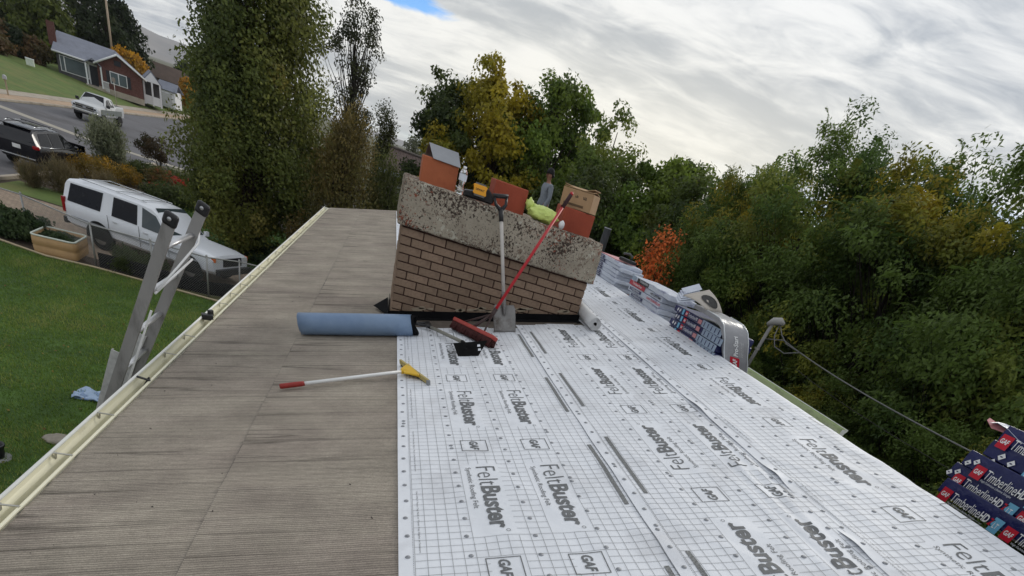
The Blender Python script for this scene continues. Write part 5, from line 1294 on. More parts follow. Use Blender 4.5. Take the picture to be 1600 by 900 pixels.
def arch(parent, x, y, r, m, side):
    P = [(x + r * math.cos(a), y, max(.30, .37 + r * math.sin(a))) for a in np.linspace(-.35, math.pi + .35, 22)]
    return MB().add(P + [(p[0], y - side * .05, p[2]) for p in P], [tuple(range(22)) if side < 0 else tuple(reversed(range(22)))]).build('wheel_arch', m, parent)
M_arch = mat('arch_black', (.008, .008, .008), .9, .1, 5)

# --- white full-size SUV
M_wpaint = paint('white_paint', (.76, .78, .82))
sv = tag(empty('parked_suv', (-7.65, 24.12, .01), math.radians(-21.4)), 'long white SUV with dark side windows parked behind the fence', 'car')
def sec(w, zb, zbelt, zroof, wr, hood=False, f=1.0):
    if hood: return [(w * .82, zb), (w * .95, zb + .10), (w, zb + .42), (w * .97, zbelt - .06), (w * .90, zbelt), (w * .80, zbelt + .025), (w * .5, zbelt + .05), (0, zbelt + .06)]
    return [(w * .82, zb), (w * .95, zb + .10), (w, zb + .42), (w * .985, zbelt - .05), (w * .955, zbelt), (wr, zroof - .07), (wr * .86, zroof - .015), (0, zroof)]
st = [(-2.78, sec(.90, .50, 1.12, 1.30, .88)), (-2.74, sec(.955, .46, 1.14, 1.70, .76)), (-2.62, sec(.975, .42, 1.14, 1.82, .785)), (-1.4, sec(.985, .40, 1.14, 1.87, .80)), (0, sec(.985, .40, 1.13, 1.87, .80)),
      (.42, sec(.985, .40, 1.13, 1.84, .79)), (.62, sec(.985, .40, 1.13, 1.72, .80)), (1.12, sec(.985, .40, 1.13, 1.20, .90)), (1.22, sec(.985, .40, 1.10, 1.16, .9, True)), (2.3, sec(.975, .42, 1.06, 1.1, .9, True)), (2.66, sec(.95, .46, 1.00, 1.0, .8, True)), (2.74, sec(.90, .50, .86, .9, .7, True))]
loft(st, 'body', M_wpaint, sv)
for s in (1, -1):
    sidepanel(st, [(-2.60, .06), (-1.42, .06), (-1.30, .92), (-2.48, .92)], 'rear_window', M_glass, sv, s)
    sidepanel(st, [(-1.00, .06), (-.08, .06), (-.08, .92), (-.92, .92)], 'door_window', M_glass, sv, s)
    sidepanel(st, [(.10, .06), (.98, .06), (.56, .88), (.10, .92)], 'door_window', M_glass2, sv, s)
    for x in (-1.12, .01, 1.06): MB().box((x, s * .993, .86), (.012, .006, .62)).build('door_seam', M_arch, sv)
    for x in (-.86, .24): MB().box((x, s * .996, 1.02), (.16, .014, .045)).build('door_handle', mat('handle_white', (.62, .63, .65), .3), sv, .006)
    MB().box((-.2, s * .992, .74), (4.6, .014, .05)).build('side_trim', mat('trim_grey', (.30, .31, .33), .4), sv)
    MB().box((-2.74, s * .90, 1.04), (.10, .16, .44)).build('tail_lamp', M_tail, sv, .01)
    MB().box((2.72, s * .72, .92), (.06, .30, .13)).build('head_lamp', M_head, sv, .01); MB().box((2.66, s * .90, .92), (.14, .07, .13)).build('turn_lamp', M_amber, sv, .01)
    MB().box((1.02, s * 1.08, 1.22), (.10, .18, .15)).tube([(1.02, s * .95, 1.16), (1.02, s * 1.05, 1.19)], .02, 6).build('mirror', M_wpaint, sv, .02)
    for x in (1.78, -1.52): arch(sv, x, s * .992, .49, M_arch, s)
    for x in (1.78, -1.52): wheel(sv, x, s * .86, .385, .27, s)
    MB().tube([(-2.3, s * .62, 1.90), (.1, s * .62, 1.90)], .014, 6).build('roof_rail', M_chrome, sv)
for x in (-2.2, -1.0, -.1): MB().box((x, 0, 1.905), (.05, 1.24, .02)).build('rack_bar', M_chrome, sv)
MB().add([(.47, .68, 1.835), (.47, -.68, 1.835), (1.10, -.80, 1.215), (1.10, .80, 1.215)], [(0, 1, 2, 3)]).build('windscreen', M_glass2, sv)
MB().box((2.80, 0, .56), (.16, 1.86, .20)).build('front_bumper', M_blackpl, sv, .03); MB().box((2.745, 0, .84), (.03, 1.05, .26)).build('grille', M_blackpl, sv, .01)
MB().box((-2.82, 0, .56), (.14, 1.86, .20)).build('rear_bumper', M_blackpl, sv, .03); MB().box((-2.95, 0, .46), (.2, .10, .08)).build('tow_hitch', M_blackpl, sv)
MB().box((-2.755, 0, 1.42), (.02, 1.30, .44)).build('rear_glass', M_glass, sv)

# --- black SUV seen from behind
M_bpaint = paint('black_paint', (.012, .012, .016), .18)
bs = tag(empty('parked_suv', (-16.45, 36.95, .01), math.radians(86)), 'black SUV with silver roof rails parked at the road edge', 'car')
st = [(-2.36, sec(.80, .52, 1.02, 1.1, .78)), (-2.30, sec(.90, .42, 1.04, 1.22, .82)), (-2.20, sec(.93, .36, 1.06, 1.58, .68)), (-2.02, sec(.945, .34, 1.07, 1.70, .67)), (-.8, sec(.95, .32, 1.05, 1.76, .68)), (.1, sec(.95, .32, 1.03, 1.74, .68)), (.42, sec(.95, .32, 1.03, 1.66, .68)), (1.15, sec(.95, .32, 1.02, 1.12, .84)), (1.24, sec(.95, .32, 1.0, 1.06, .8, True)), (2.0, sec(.93, .36, .94, 1.0, .8, True)), (2.3, sec(.86, .42, .80, .9, .7, True)), (2.38, sec(.76, .46, .66, .8, .6, True))]
loft(st, 'body', M_bpaint, bs)
for s in (1, -1):
    sidepanel(st, [(-1.98, .12), (-1.05, .06), (-1.0, .88), (-1.75, .86)], 'rear_window', M_glass, bs, s)
    sidepanel(st, [(-.92, .06), (-.02, .06), (-.02, .90), (-.90, .90)], 'door_window', M_glass, bs, s); sidepanel(st, [(.10, .06), (.98, .06), (.45, .86), (.10, .90)], 'door_window', M_glass, bs, s)
    MB().tube([(-2.0, s * .948, 1.08), (-1.0, s * .948, 1.065), (1.1, s * .948, 1.04)], .016, 6).build('chrome_strip', M_chrome, bs)
    MB().tube([(-1.85, s * .60, 1.745), (-1.7, s * .60, 1.80), (-.2, s * .60, 1.82), (-.05, s * .60, 1.77)], .022, 6).build('roof_rail', M_chrome, bs)
    MB().box((-2.27, s * .76, 1.02), (.22, .30, .15), RZ(s * .35)).build('tail_lamp', M_tail, bs, .03)
    MB().box((2.22, s * .70, .78), (.22, .28, .12)).build('head_lamp', M_head, bs, .02)
    MB().box((.95, s * 1.04, 1.12), (.12, .18, .13)).build('mirror', M_bpaint, bs, .03)
    for x in (1.45, -1.38): arch(bs, x, s * .952, .42, M_arch, s); wheel(bs, x, s * .84, .36, .24, s)
    MB().box((0, s * .95, .40), (2.3, .05, .05)).build('chrome_strip', M_chrome, bs)
for x in (-1.5, -.4): MB().box((x, 0, 1.85), (.06, 1.3, .03)).build('rack_bar', M_blackpl, bs)
MB().add([(-2.05, .60, 1.66), (-2.05, -.60, 1.66), (-2.315, -.74, 1.18), (-2.315, .74, 1.18)], [(3, 2, 1, 0)]).build('rear_glass', M_glass, bs)
MB().box((-2.08, 0, 1.70), (.26, 1.2, .03), RY(.1)).build('roof_spoiler', M_bpaint, bs, .01)
pt2 = MB().box((-2.385, 0, .90), (.02, .34, .16)).build('number_plate', mat('plate', (.78, .78, .76), .4), bs)
MB().box((-2.37, 0, .50), (.10, 1.5, .05)).build('bumper_trim', M_chrome, bs, .01)
MB().add([(.16, .60, 1.725), (.16, -.60, 1.725), (1.12, -.76, 1.12), (1.12, .76, 1.12)], [(0, 1, 2, 3)]).build('windscreen', M_glass, bs)

bs.scale = (.93, .93, .93)
# --- silver pickup coming down the road
M_spaint = paint('silver_paint', (.50, .51, .52)); M_gpaint = paint('grey_green_paint', (.16, .18, .17))
pk = tag(empty('pickup_truck', (-24.6, 65.6, .01), math.radians(-89)), 'silver pickup truck driving down the road towards the viewer', 'pickup')
def bed(w, zb, zt): return [(w * .84, zb), (w * .95, zb + .10), (w, zb + .45), (w * .985, zt - .12), (w * .97, zt - .02), (w * .95, zt), (w * .85, zt), (0, zt)]
st = [(-2.95, bed(.95, .62, 1.36)), (-2.90, bed(1.0, .56, 1.42)), (-1.02, bed(1.01, .54, 1.42)), (-1.0, sec(1.01, .54, 1.30, 1.46, .96)), (-.92, sec(1.01, .54, 1.30, 1.88, .76)), (-.2, sec(1.01, .54, 1.29, 1.95, .78)), (.40, sec(1.01, .54, 1.28, 1.93, .77)), (1.20, sec(1.01, .54, 1.28, 1.38, .92)), (1.28, sec(1.01, .54, 1.27, 1.3, .9, True)), (2.5, sec(.99, .58, 1.22, 1.3, .9, True)), (2.80, sec(.96, .62, 1.14, 1.2, .8, True)), (2.88, sec(.92, .66, 1.02, 1.1, .8, True))]
loft(st, 'body', M_spaint, pk)
MB().box((-1.96, 0, 1.425), (1.74, 1.66, .012)).build('bed_cover', M_blackpl, pk)
for s in (1, -1):
    sidepanel(st, [(-.84, .08), (.06, .06), (.06, .90), (-.76, .88)], 'door_window', M_glass, pk, s); sidepanel(st, [(.16, .06), (1.02, .06), (.52, .84), (.16, .90)], 'door_window', M_glass, pk, s)
    for x in (.11, -.94, 1.12): MB().box((x, s * 1.016, .95), (.014, .006, .6)).build('door_seam', M_arch, pk)
    MB().box((0, s * 1.012, .95), (4.6, .012, .36)).build('lower_panel', M_gpaint, pk)
    MB().box((2.86, s * .78, 1.02), (.10, .30, .24)).build('head_lamp', M_head, pk, .02); MB().box((2.90, s * .74, 1.0), (.06, .14, .12)).build('lamp_lens', M_glass, pk, .02)
    MB().box((1.05, s * 1.14, 1.38), (.12, .24, .22)).build('mirror', M_blackpl, pk, .03)
    for x in (1.92, -1.75): arch(pk, x, s * 1.016, .52, M_arch, s); wheel(pk, x, s * .88, .41, .28, s)
MB().add([(.44, .66, 1.915), (.44, -.66, 1.915), (1.19, -.84, 1.36), (1.19, .84, 1.36)], [(0, 1, 2, 3)]).build('windscreen', M_glass, pk)
MB().box((2.90, 0, 1.0), (.06, 1.30, .30)).build('grille', M_blackpl, pk, .02)
for z in (.92, 1.08): MB().box((2.94, 0, z), (.03, 1.26, .035)).build('grille_bar', M_chrome, pk)
MB().prism([(.13 * math.cos(a), .055 * math.sin(a)) for a in np.linspace(0, 6.28, 16, endpoint=False)], 0, .02, frame((0, 1, 0), (1, 0, 0)), (2.945, 0, 1.0)).build('oval_badge', mat('badge', (.35, .37, .42), .3), pk)
MB().box((2.93, 0, .72), (.16, 1.90, .18)).build('front_bumper', M_chrome, pk, .04); MB().box((2.90, 0, .58), (.14, 1.5, .14)).build('lower_intake', M_blackpl, pk, .02)

pk.scale = (.97, .97, .97)
# ------------------------------------------------------------------ houses
M_roofg = mat('roof_grey', lin(126, 130, 142), .85, .12, 1.5, bump=.3, bscale=10); M_redb = mat('red_brick_wall', lin(100, 70, 64), .9, .16, 3, col2=lin(90, 50, 46), c2=(.5, .6), c2scale=8)
M_trim = mat('white_trim', (.74, .75, .76), .5, .04, 3); M_greyb = mat('grey_stone', lin(84, 82, 84), .9, .2, 3); M_win = mat('window_glass', (.10, .13, .14), .08, .2, .6, spec=.7)
M_dark = mat('dark_door', (.02, .022, .03), .5)
hx = Vector((.939, .344, 0)); hy = Vector((-.344, .939, 0)); HO = Vector((-40.04, 97.07, .55))
hs = tag(empty('ranch_house', HO), 'grey-roofed brick ranch house with white porch across the road', 'house')
RH = frame(hx, (0, 0, 1))
def hb2(name, s, d, z, size, m, parent=None, bevel=0, R=None):
    o = MB().box(RH @ Vector((s, d, z)), size, RH @ R if R is not None else RH).build(name, m, parent or hs, bevel); return o
def hpoly(name, pts, m, parent=None, th=.0):
    n = len(pts); o = MB().add([RH @ Vector(p) for p in pts], [tuple(range(n))]).build(name, m, parent or hs)
    if th: o.modifiers.new('t', 'SOLIDIFY').thickness = th
    return o
hb2('wall', 2.0, 3.2, 1.25, (4.2, 6.0, 2.5), M_greyb)
hb2('wall', 6.15, 2.6, 1.3, (4.6, 7.0, 2.8), M_redb)
hb2('foundation', 6.15, -.95, .15, (4.7, .2, .6), M_concr)
hpoly('gable_wall', [(3.85, -.91, 2.65), (8.45, -.91, 2.65), (6.0, -.91, 3.95)], M_redb, th=.1)
rf = hpoly('roof', [(-.5, -.2, 2.42), (4.3, -.2, 2.42), (6.0, 3.2, 4.35), (.2, 3.2, 4.35)], M_roofg, th=.12)
hpoly('roof', [(.2, 3.2, 4.35), (6.0, 3.2, 4.35), (9, 6.5, 2.5), (-.5, 6.5, 2.5)], M_roofg, th=.12)
hpoly('roof', [(3.5, -1.3, 2.52), (6.0, -1.3, 4.05), (6.0, 5, 4.30), (3.5, 5, 2.7)], M_roofg, th=.12)
hpoly('roof', [(6.0, -1.3, 4.05), (8.95, -1.3, 2.45), (8.95, 6, 2.6), (6.0, 5, 4.30)], M_roofg, th=.12)
for a, b in (((3.5, -1.32, 2.50), (6.0, -1.32, 4.03)), ((6.0, -1.32, 4.03), (8.95, -1.32, 2.43)), ((-.5, -.22, 2.40), (3.6, -.22, 2.40))):
    MB().tube([RH @ Vector(a), RH @ Vector(b)], .10, 6).build('fascia', M_trim, hs)
hb2('chimney', -.25, 1.6, 3.9, (.75, .75, 2.2), M_redb, rf)
def window(s, d, z, w, h, mull=0, shut=False):
    f = hb2('window', s, d, z, (w + .16, .08, h + .16), M_trim); hb2('pane', s, d - .05, z, (w, .04, h), M_win, f)
    for k in range(mull): hb2('mullion', s - w / 2 + w * (k + 1) / (mull + 1), d - .08, z, (.09, .03, h), M_trim, f)
    if shut:
        for q in (-1, 1): hb2('shutter', s + q * (w / 2 + .28), d, z, (.34, .06, h + .1), M_dark, f)
window(1.55, .16, 1.45, 2.6, 1.35, 0); hb2('mullion', .62, .05, 1.45, (.10, .06, 1.4), M_trim)
window(5.95, -.94, 1.65, 1.6, 1.05, 1, True); hb2('gable_vent', 6.0, -.98, 3.2, (.7, .05, .5), M_dark)
dr = hb2('door', 3.5, .12, 1.1, (.9, .08, 2.1), M_dark); hb2('door_frame', 3.5, .15, 1.15, (1.15, .05, 2.3), M_trim)
hpoly('porch_roof', [(2.55, -1.2, 2.35), (3.45, -1.2, 2.95), (3.45, .3, 2.95), (2.55, .3, 2.35)], M_roofg, th=.08); hpoly('porch_roof', [(3.45, -1.2, 2.95), (4.35, -1.2, 2.35), (4.35, .3, 2.35), (3.45, .3, 2.95)], M_roofg, th=.08)
for s in (2.7, 4.2): hb2('porch_post', s, -1.05, 1.15, (.16, .16, 2.3), M_trim)
hb2('porch_step', 3.45, -.6, .12, (1.9, 1.2, .3), M_concr)
for k in range(6): hb2('baluster', 4.25 + .11 * k, -1.08, .55, (.05, .05, .9), M_trim)
hb2('handrail', 4.5, -1.08, 1.02, (.8, .08, .08), M_trim)
# side porch
hb2('wall', 9.6, 4.5, 1.2, (2.2, 4, 2.4), M_greyb); hpoly('porch_roof', [(8.5, 1.2, 2.4), (9.6, 1.2, 3.6), (9.6, 6, 3.6), (8.5, 6, 2.4)], M_roofg, th=.1); hpoly('porch_roof', [(9.6, 1.2, 3.6), (10.8, 1.2, 2.3), (10.8, 6, 2.3), (9.6, 6, 3.6)], M_roofg, th=.1)
for s in (8.7, 9.6, 10.5): hb2('porch_post', s, 1.35, 1.2, (.2, .2, 2.4), M_trim)
hpoly('porch_gable', [(8.65, 1.22, 2.4), (10.6, 1.22, 2.4), (9.6, 1.22, 3.45)], M_trim, th=.05); hb2('porch_rail', 9.6, 1.35, .55, (1.8, .08, .9), M_trim)
bh = tag(empty('bungalow', (-37, 125, .5)), 'brown-roofed bungalow half hidden behind the brick ranch house', 'house')
MB().box((1, 3, 1.4), (7, 5, 2.8)).build('wall', mat('tan_wall', lin(128, 112, 96), .9, .1, 2), bh)
o = MB().add([(-3, .2, 2.7), (5.2, .2, 2.7), (4.4, 3, 4.6), (-2.2, 3, 4.6), (-3, 6, 2.7), (5.2, 6, 2.7)], [(0, 1, 2, 3), (3, 2, 5, 4)]).build('roof', mat('roof_brown', lin(98, 84, 76), .9, .15, 1), bh); o.modifiers.new('t', 'SOLIDIFY').thickness = .15
wh = tag(empty('white_garage', (-32.6, 110.5, .5)), 'small white garage beside the ranch house porch', 'garage')
MB().box((0, 2, 1.0), (2.2, 3, 2.0)).build('wall', M_trim, wh); o = MB().add([(-1.4, .3, 1.95), (1.4, .3, 1.95), (1.2, 2, 2.9), (-1.2, 2, 2.9), (-1.4, 3.7, 1.95), (1.4, 3.7, 1.95)], [(0, 1, 2, 3), (3, 2, 5, 4)]).build('roof', M_roofg, wh); o.modifiers.new('t', 'SOLIDIFY').thickness = .1
MB().box((0, .46, .85), (1.4, .06, 1.5)).build('garage_door', mat('garage_door', (.5, .5, .5), .5), wh)
# neighbour behind the chimney
nb = tag(empty('neighbour_house', (3.2, 42, 0)), 'mottled brown shingle roof of a neighbouring house left of the chimney', 'house')
M_roofb = mat('roof_mottled', lin(104, 88, 82), .9, .45, 9, col2=lin(64, 54, 52), c2=(.5, .56), c2scale=16)
MB().box((0, 2.4, 2.1), (7.2, 5.0, 4.2)).build('wall', mat('grey_wall', lin(132, 124, 114), .85, .1, 2), nb)
o = MB().add([(-4.0, -.55, 4.30), (4.0, -.55, 4.42), (4.0, 2.4, 5.42), (-3.4, 2.4, 5.50), (-4.0, 5.4, 4.3), (4.0, 5.4, 4.4)], [(0, 1, 2, 3), (3, 2, 5, 4)]).build('roof', M_roofb, nb); o.modifiers.new('t', 'SOLIDIFY').thickness = .12
MB().box((0, -.62, 4.28), (8.0, .08, .22)).build('fascia', mat('fascia_grey', lin(176, 182, 188), .5), nb)
MB().tube([(-3.4, 2.4, 5.56), (4.0, 2.4, 5.48)], .07, 6).build('ridge_cap', mat('ridge_grey', lin(132, 124, 118), .9), nb)
f = MB().box((-2.2, -.13, 3.2), (1.2, .06, 1.0)).build('window', M_trim, nb); MB().box((-2.2, -.17, 3.2), (1.0, .04, .8)).build('pane', M_win, f)
# kerbside boxes and posts
mbx = tag(empty('mailbox', (-30.0, 63.2, .1), .4), 'grey mailbox on a post at the far sidewalk', 'mailbox')
MB().box((0, 0, .5), (.10, .10, 1.0)).build('post', M_wood, mbx)
MB().prism([(-.13, 0), (.13, 0), (.13, .14), (.09, .22), (0, .25), (-.09, .22), (-.13, .14)], -.32, .32, RX(math.pi / 2), (0, 0, 1.0)).build('box', mat('mail_grey', (.42, .43, .44), .5), mbx, .01)
ub = tag(empty('utility_box', (-39.6, 89.3, 1.1), .3), 'white utility cabinet on the sloping lawn across the road', 'cabinet')
MB().box((0, 0, .30), (.7, .5, .6)).build('cabinet', mat('cabinet_white', (.62, .66, .58), .5), ub, .04); MB().box((0, 0, .62), (.76, .56, .05)).build('lid', M_trim, ub, .02)
lp = tag(empty('garden_light_post', (-13.9, 45.1, 0)), 'short black light post among the garden shrubs', 'post')
MB().tube([(0, 0, 0), (0, 0, 1.0)], .05, 8).build('post', M_blackpl, lp); MB().lathe([(.07, 1.0), (.09, 1.12), (.05, 1.18), (.0, 1.2)], 10).build('lamp_head', M_blackpl, lp)
up = tag(empty('utility_pole', (-39.5, 112.5, .8)), 'bare wooden utility pole behind the ranch house', 'pole')
MB().tube([(0, 0, 0), (0, 0, 11)], [.16, .11], 10).build('pole', M_wood, up); MB().box((0, 0, 9.9), (2.2, .1, .12)).build('crossarm', M_wood, up)
sg = tag(empty('street_sign', (-30.4, 86.0, .1)), 'small square sign on a thin post by the far sidewalk', 'sign')
MB().tube([(0, 0, 0), (0, 0, 2.6)], .03, 6).build('post', M_steel, sg); MB().box((0, -.03, 2.4), (.34, .03, .34)).build('plate', mat('sign_tan', lin(140, 132, 124), .6), sg)

# ------------------------------------------------------------------ trees and plants
M_bark = mat('bark', lin(72, 60, 50), .95, .3, 6, bump=.8, bscale=14, stretch=(3, 3, .6))
M_barkd = mat('bark_dark', lin(48, 42, 38), .95, .3, 6, bump=.8, bscale=14, stretch=(3, 3, .6))
def norm(a): return a / (np.linalg.norm(a, axis=-1, keepdims=True) + 1e-9)
def leafmesh(name, c, d, s, Ln, Wd, col):
    n = len(c); Ln = np.broadcast_to(Ln, n)[:, None]; Wd = np.broadcast_to(Wd, n)[:, None]
    nn = np.cross(d, s)
    V = np.stack([c, c + d * Ln * .45 + s * Wd * .5 - nn * Wd * .12, c + d * Ln, c + d * Ln * .45 - s * Wd * .5 - nn * Wd * .12], 1).reshape(-1, 3)
    me = npmesh(name, V, np.arange(4 * n).reshape(-1, 4))
    at = me.color_attributes.new('leafcol', 'FLOAT_COLOR', 'POINT'); at.data.foreach_set('color', np.repeat(np.c_[col, np.ones(n)], 4, 0).ravel().astype(np.float32)); return me
def crown(seed, prof, z0, z1, ncl, per, rcl, leaf, pal, style='round', shell=.55, lump=.35, asym=(0, 0), patch=None, upright=0.0, boughs=0, bsig=.17):
    """leaf clumps spread through a crown whose radius follows prof (fraction of height -> radius)"""
    r = np.random.default_rng(seed); fx = np.array([p[0] for p in prof]); fr = np.array([p[1] for p in prof])
    def spot(sh, inner=.75):
        while True:
            t = r.random() * .965; R = np.interp(t, fx, fr)
            if r.random() > (R / fr.max()) ** 1.2 + .02: continue
            a = r.uniform(0, 2 * np.pi); k = 1 + lump * (vnoise(np.array(a * 1.6 + t * 3), np.array(t * 5.0 + 3), seed) - .5) * 2
            rad = R * k * (sh + (1 - sh) * r.random() ** .6 if r.random() < inner else r.random() ** .5)
            return np.array((np.cos(a) * rad + asym[0] * t, np.sin(a) * rad + asym[1] * t, z0 + (z1 - z0) * t))
    # boughs: foliage gathers round a few dozen branch ends and leaves gaps between them
    nb_ = boughs if boughs else 1; bc = [spot(max(shell, .62), .85) for _ in range(nb_)]; bt = r.uniform(.82, 1.18, nb_); sg = bsig * fr.max()
    cc = []; bi = []
    for i in range(ncl):
        if boughs and r.random() < .86:
            j = int(r.integers(nb_)); p = bc[j] + r.normal(0, 1, 3) * [sg, sg, sg * (.55 + 1.2 * upright)]; bi.append(bt[j])
        else: p = spot(shell); bi.append(1.0)
        p[2] = max(p[2], z0); cc.append(p)
    bi = np.array(bi)
    cc = np.array(cc)
    pal = np.array(pal); w = r.random(ncl)
    ci = (vnoise(cc[:, 0] * .6 + 7, cc[:, 2] * .5 + cc[:, 1] * .3, seed + 2) * .65 + w * .35)
    cb = pal[np.clip(ci * len(pal), 0, len(pal) - 1).astype(int)] * (r.uniform(.84, 1.16, ncl) * bi)[:, None]
    if patch is not None: cb = patch(cc, cb, r)
    ax = np.array([0, 0, 1.0])
    out = norm(cc * [1, 1, 0.25] - [0, 0, (z0 + (z1 - z0) * .35) * .25])
    if style == 'frond':
        # pinnate fronds: arching stalks carrying paired leaflets
        nf = max(1, per // 18); N_ = ncl * nf
        c0 = np.repeat(cc, nf, 0) + r.normal(0, rcl * .6, (N_, 3)); o = norm(np.repeat(out, nf, 0) + r.normal(0, .65, (N_, 3)) + [0, 0, .25])
        Lf = leaf[0] * r.uniform(2.8, 5.2, N_); k = np.linspace(.12, 1, 9)
        sd = norm(np.cross(o, ax) + r.normal(0, .15, (N_, 3)))
        pts = c0[:, None] + o[:, None] * (Lf[:, None] * k)[..., None] + np.array([0, 0, -1.0]) * (Lf[:, None] * .42 * k ** 2)[..., None]
        dirn = norm(o[:, None] + np.array([0, 0, -1.0]) * (.84 * k)[None, :, None])
        C = []; Dd = []; Sd = []
        for sg_ in (1, -1):
            C.append(pts); ld_ = norm(sd[:, None] * sg_ + dirn * .45 + np.array([0, 0, -.25])); Dd.append(np.broadcast_to(ld_, pts.shape)); Sd.append(norm(np.cross(ld_, np.cross(sd[:, None] * sg_, dirn))))
        C = np.stack(C, 2).reshape(-1, 3); Dd = np.stack(Dd, 2).reshape(-1, 3); Sd = np.stack(Sd, 2).reshape(-1, 3); m = len(C)
        col = np.repeat(np.repeat(cb, nf, 0) * r.uniform(.8, 1.2, N_)[:, None], 18, 0) * r.uniform(.9, 1.1, m)[:, None]
        return C, Dd, Sd, leaf[0] * r.uniform(.6, 1.35, m), leaf[1] * r.uniform(.7, 1.4, m), col, cc
    n = ncl * per; c = np.repeat(cc, per, 0); off = r.normal(0, 1, (n, 3)); off *= rcl * r.random(n)[:, None] ** .33 / (np.linalg.norm(off, axis=1, keepdims=True) + 1e-9)
    off *= np.repeat(r.uniform(.6, 1.35, ncl), per)[:, None] * [1, 1, .8 + 1.1 * upright]
    c = c + off; o = norm(np.repeat(out, per, 0) * .8 + norm(off) * .9 + r.normal(0, .55, (n, 3)) + [0, 0, upright])
    d = norm(np.cross(o, r.normal(0, 1, (n, 3))) + o * .35 + [0, 0, -.25 + upright]); s = norm(np.cross(d, o))
    col = np.repeat(cb, per, 0) * r.uniform(.78, 1.25, n)[:, None]
    return c, d, s, leaf[0] * r.uniform(.7, 1.3, n), leaf[1] * r.uniform(.7, 1.3, n), col, cc
def trunk(seed, h, r0, cc, nl, lean=(0, 0), stems=1, spread=.3, fork=.25, twigs=False):
    rr_ = random.Random(seed); mb = MB()
    for s in range(stems):
        a = 2 * math.pi * s / stems + .4; ox, oy = (math.cos(a) * spread, math.sin(a) * spread) if stems > 1 else (0, 0)
        pts = [(ox * t * 1.6 + lean[0] * t + .10 * math.sin(t * 5 + s), oy * t * 1.6 + lean[1] * t + .10 * math.cos(t * 4 + s), h * t) for t in (0, .1, .25, .45, .65, .85, 1)]
        mb.tube(pts, [r0 * k for k in (1.25, 1, .85, .65, .45, .25, .1)], 9)
    for i in rr_.sample(range(len(cc)), min(nl, len(cc))):
        e = Vector(cc[i]); tb = max(fork * .6, min(.9, (e.z / h) * .72 - .10)); b = Vector((lean[0] * tb, lean[1] * tb, h * tb))
        m1 = b.lerp(e, .45) + Vector((rr_.uniform(-.2, .2), rr_.uniform(-.2, .2), .12 * (e - b).length * .6))
        k = r0 * .34 * (1 - tb * .5); mb.tube([b, m1, b.lerp(e, .8) + Vector((0, 0, .04)), e], [k, k * .62, k * .34, k * .15], 5, caps=False)
    if twigs:
        for e in cc:
            e = Vector(e); rad = math.hypot(e.x, e.y); b = Vector((e.x * .62, e.y * .62, e.z - .25 - .28 * rad)); k = r0 * .055
            mb.tube([b, b.lerp(e, .55) + Vector((0, 0, .05)), e], [k, k * .7, k * .4], 3, caps=False)
    return mb.mesh('trunk')
def addsprays(cr, n, k):
    C, Dd, Sd, Ln, Wd, col, cc = cr; r = np.random.default_rng(k['seed'] + 500)
    ctr = cc.mean(0); d = cc - ctr; sc_ = d[:, 2] / d[:, 2].max() + .6 * np.hypot(d[:, 0], d[:, 1]) / np.hypot(d[:, 0], d[:, 1]).max(); pick = np.argsort(-sc_)[:n * 2]; pick = r.choice(pick, n, replace=False)
    k2 = dict(k); out = [[C], [Dd], [Sd], [Ln], [Wd], [col]]
    for i in pick:
        o = norm(d[i] * [1, 1, .7] + r.normal(0, .25, 3) + [0, 0, .4]); Lg = r.uniform(.45, .85); m = 26; t = np.linspace(.05, 1, m)
        p = cc[i] + o * (Lg * t)[:, None] + np.array([0, 0, -1]) * (Lg * .45 * t ** 2)[:, None]; sd = norm(np.cross(o, [0, 0, 1]))
        for sg in (1, -1):
            ld = norm(sd * sg + o * .5 + np.array([0, 0, -.35]) + r.normal(0, .12, (m, 3))); out[0].append(p); out[1].append(ld); out[2].append(norm(np.cross(ld, np.cross(sd * sg, o)))); out[3].append(r.uniform(.07, .12, m)); out[4].append(r.uniform(.024, .036, m)); out[5].append(np.tile(col[i * k['per']], (m, 1)) * r.uniform(.9, 1.15, m)[:, None])
    return tuple(np.concatenate(q) for q in out) + (cc,)
_tm = {}
def tree(name, label, loc, key, group=None, rz=0.0, sc=(1, 1, 1), cat='tree', bark=None, **k):
    if key not in _tm:
        tr_ = k.pop('tr'); spr = k.pop('sprays', 0); cr = crown(**k); cr = addsprays(cr, spr, k) if spr else cr; _tm[key] = (leafmesh('crown', *cr[:6]), trunk(k['seed'], cc=cr[6], **tr_))
    ro = tag(empty(name, loc, rz), label, cat, group); ro.scale = sc
    link('trunk' if cat == 'tree' else 'stem', _tm[key][1], bark or M_bark, ro); link('crown' if cat == 'tree' else 'foliage', _tm[key][0], M_leaf, ro); return ro
G = lambda *a: [lin(*c) for c in a]
dg = G((54, 68, 34), (66, 80, 38), (80, 92, 44), (94, 102, 50))
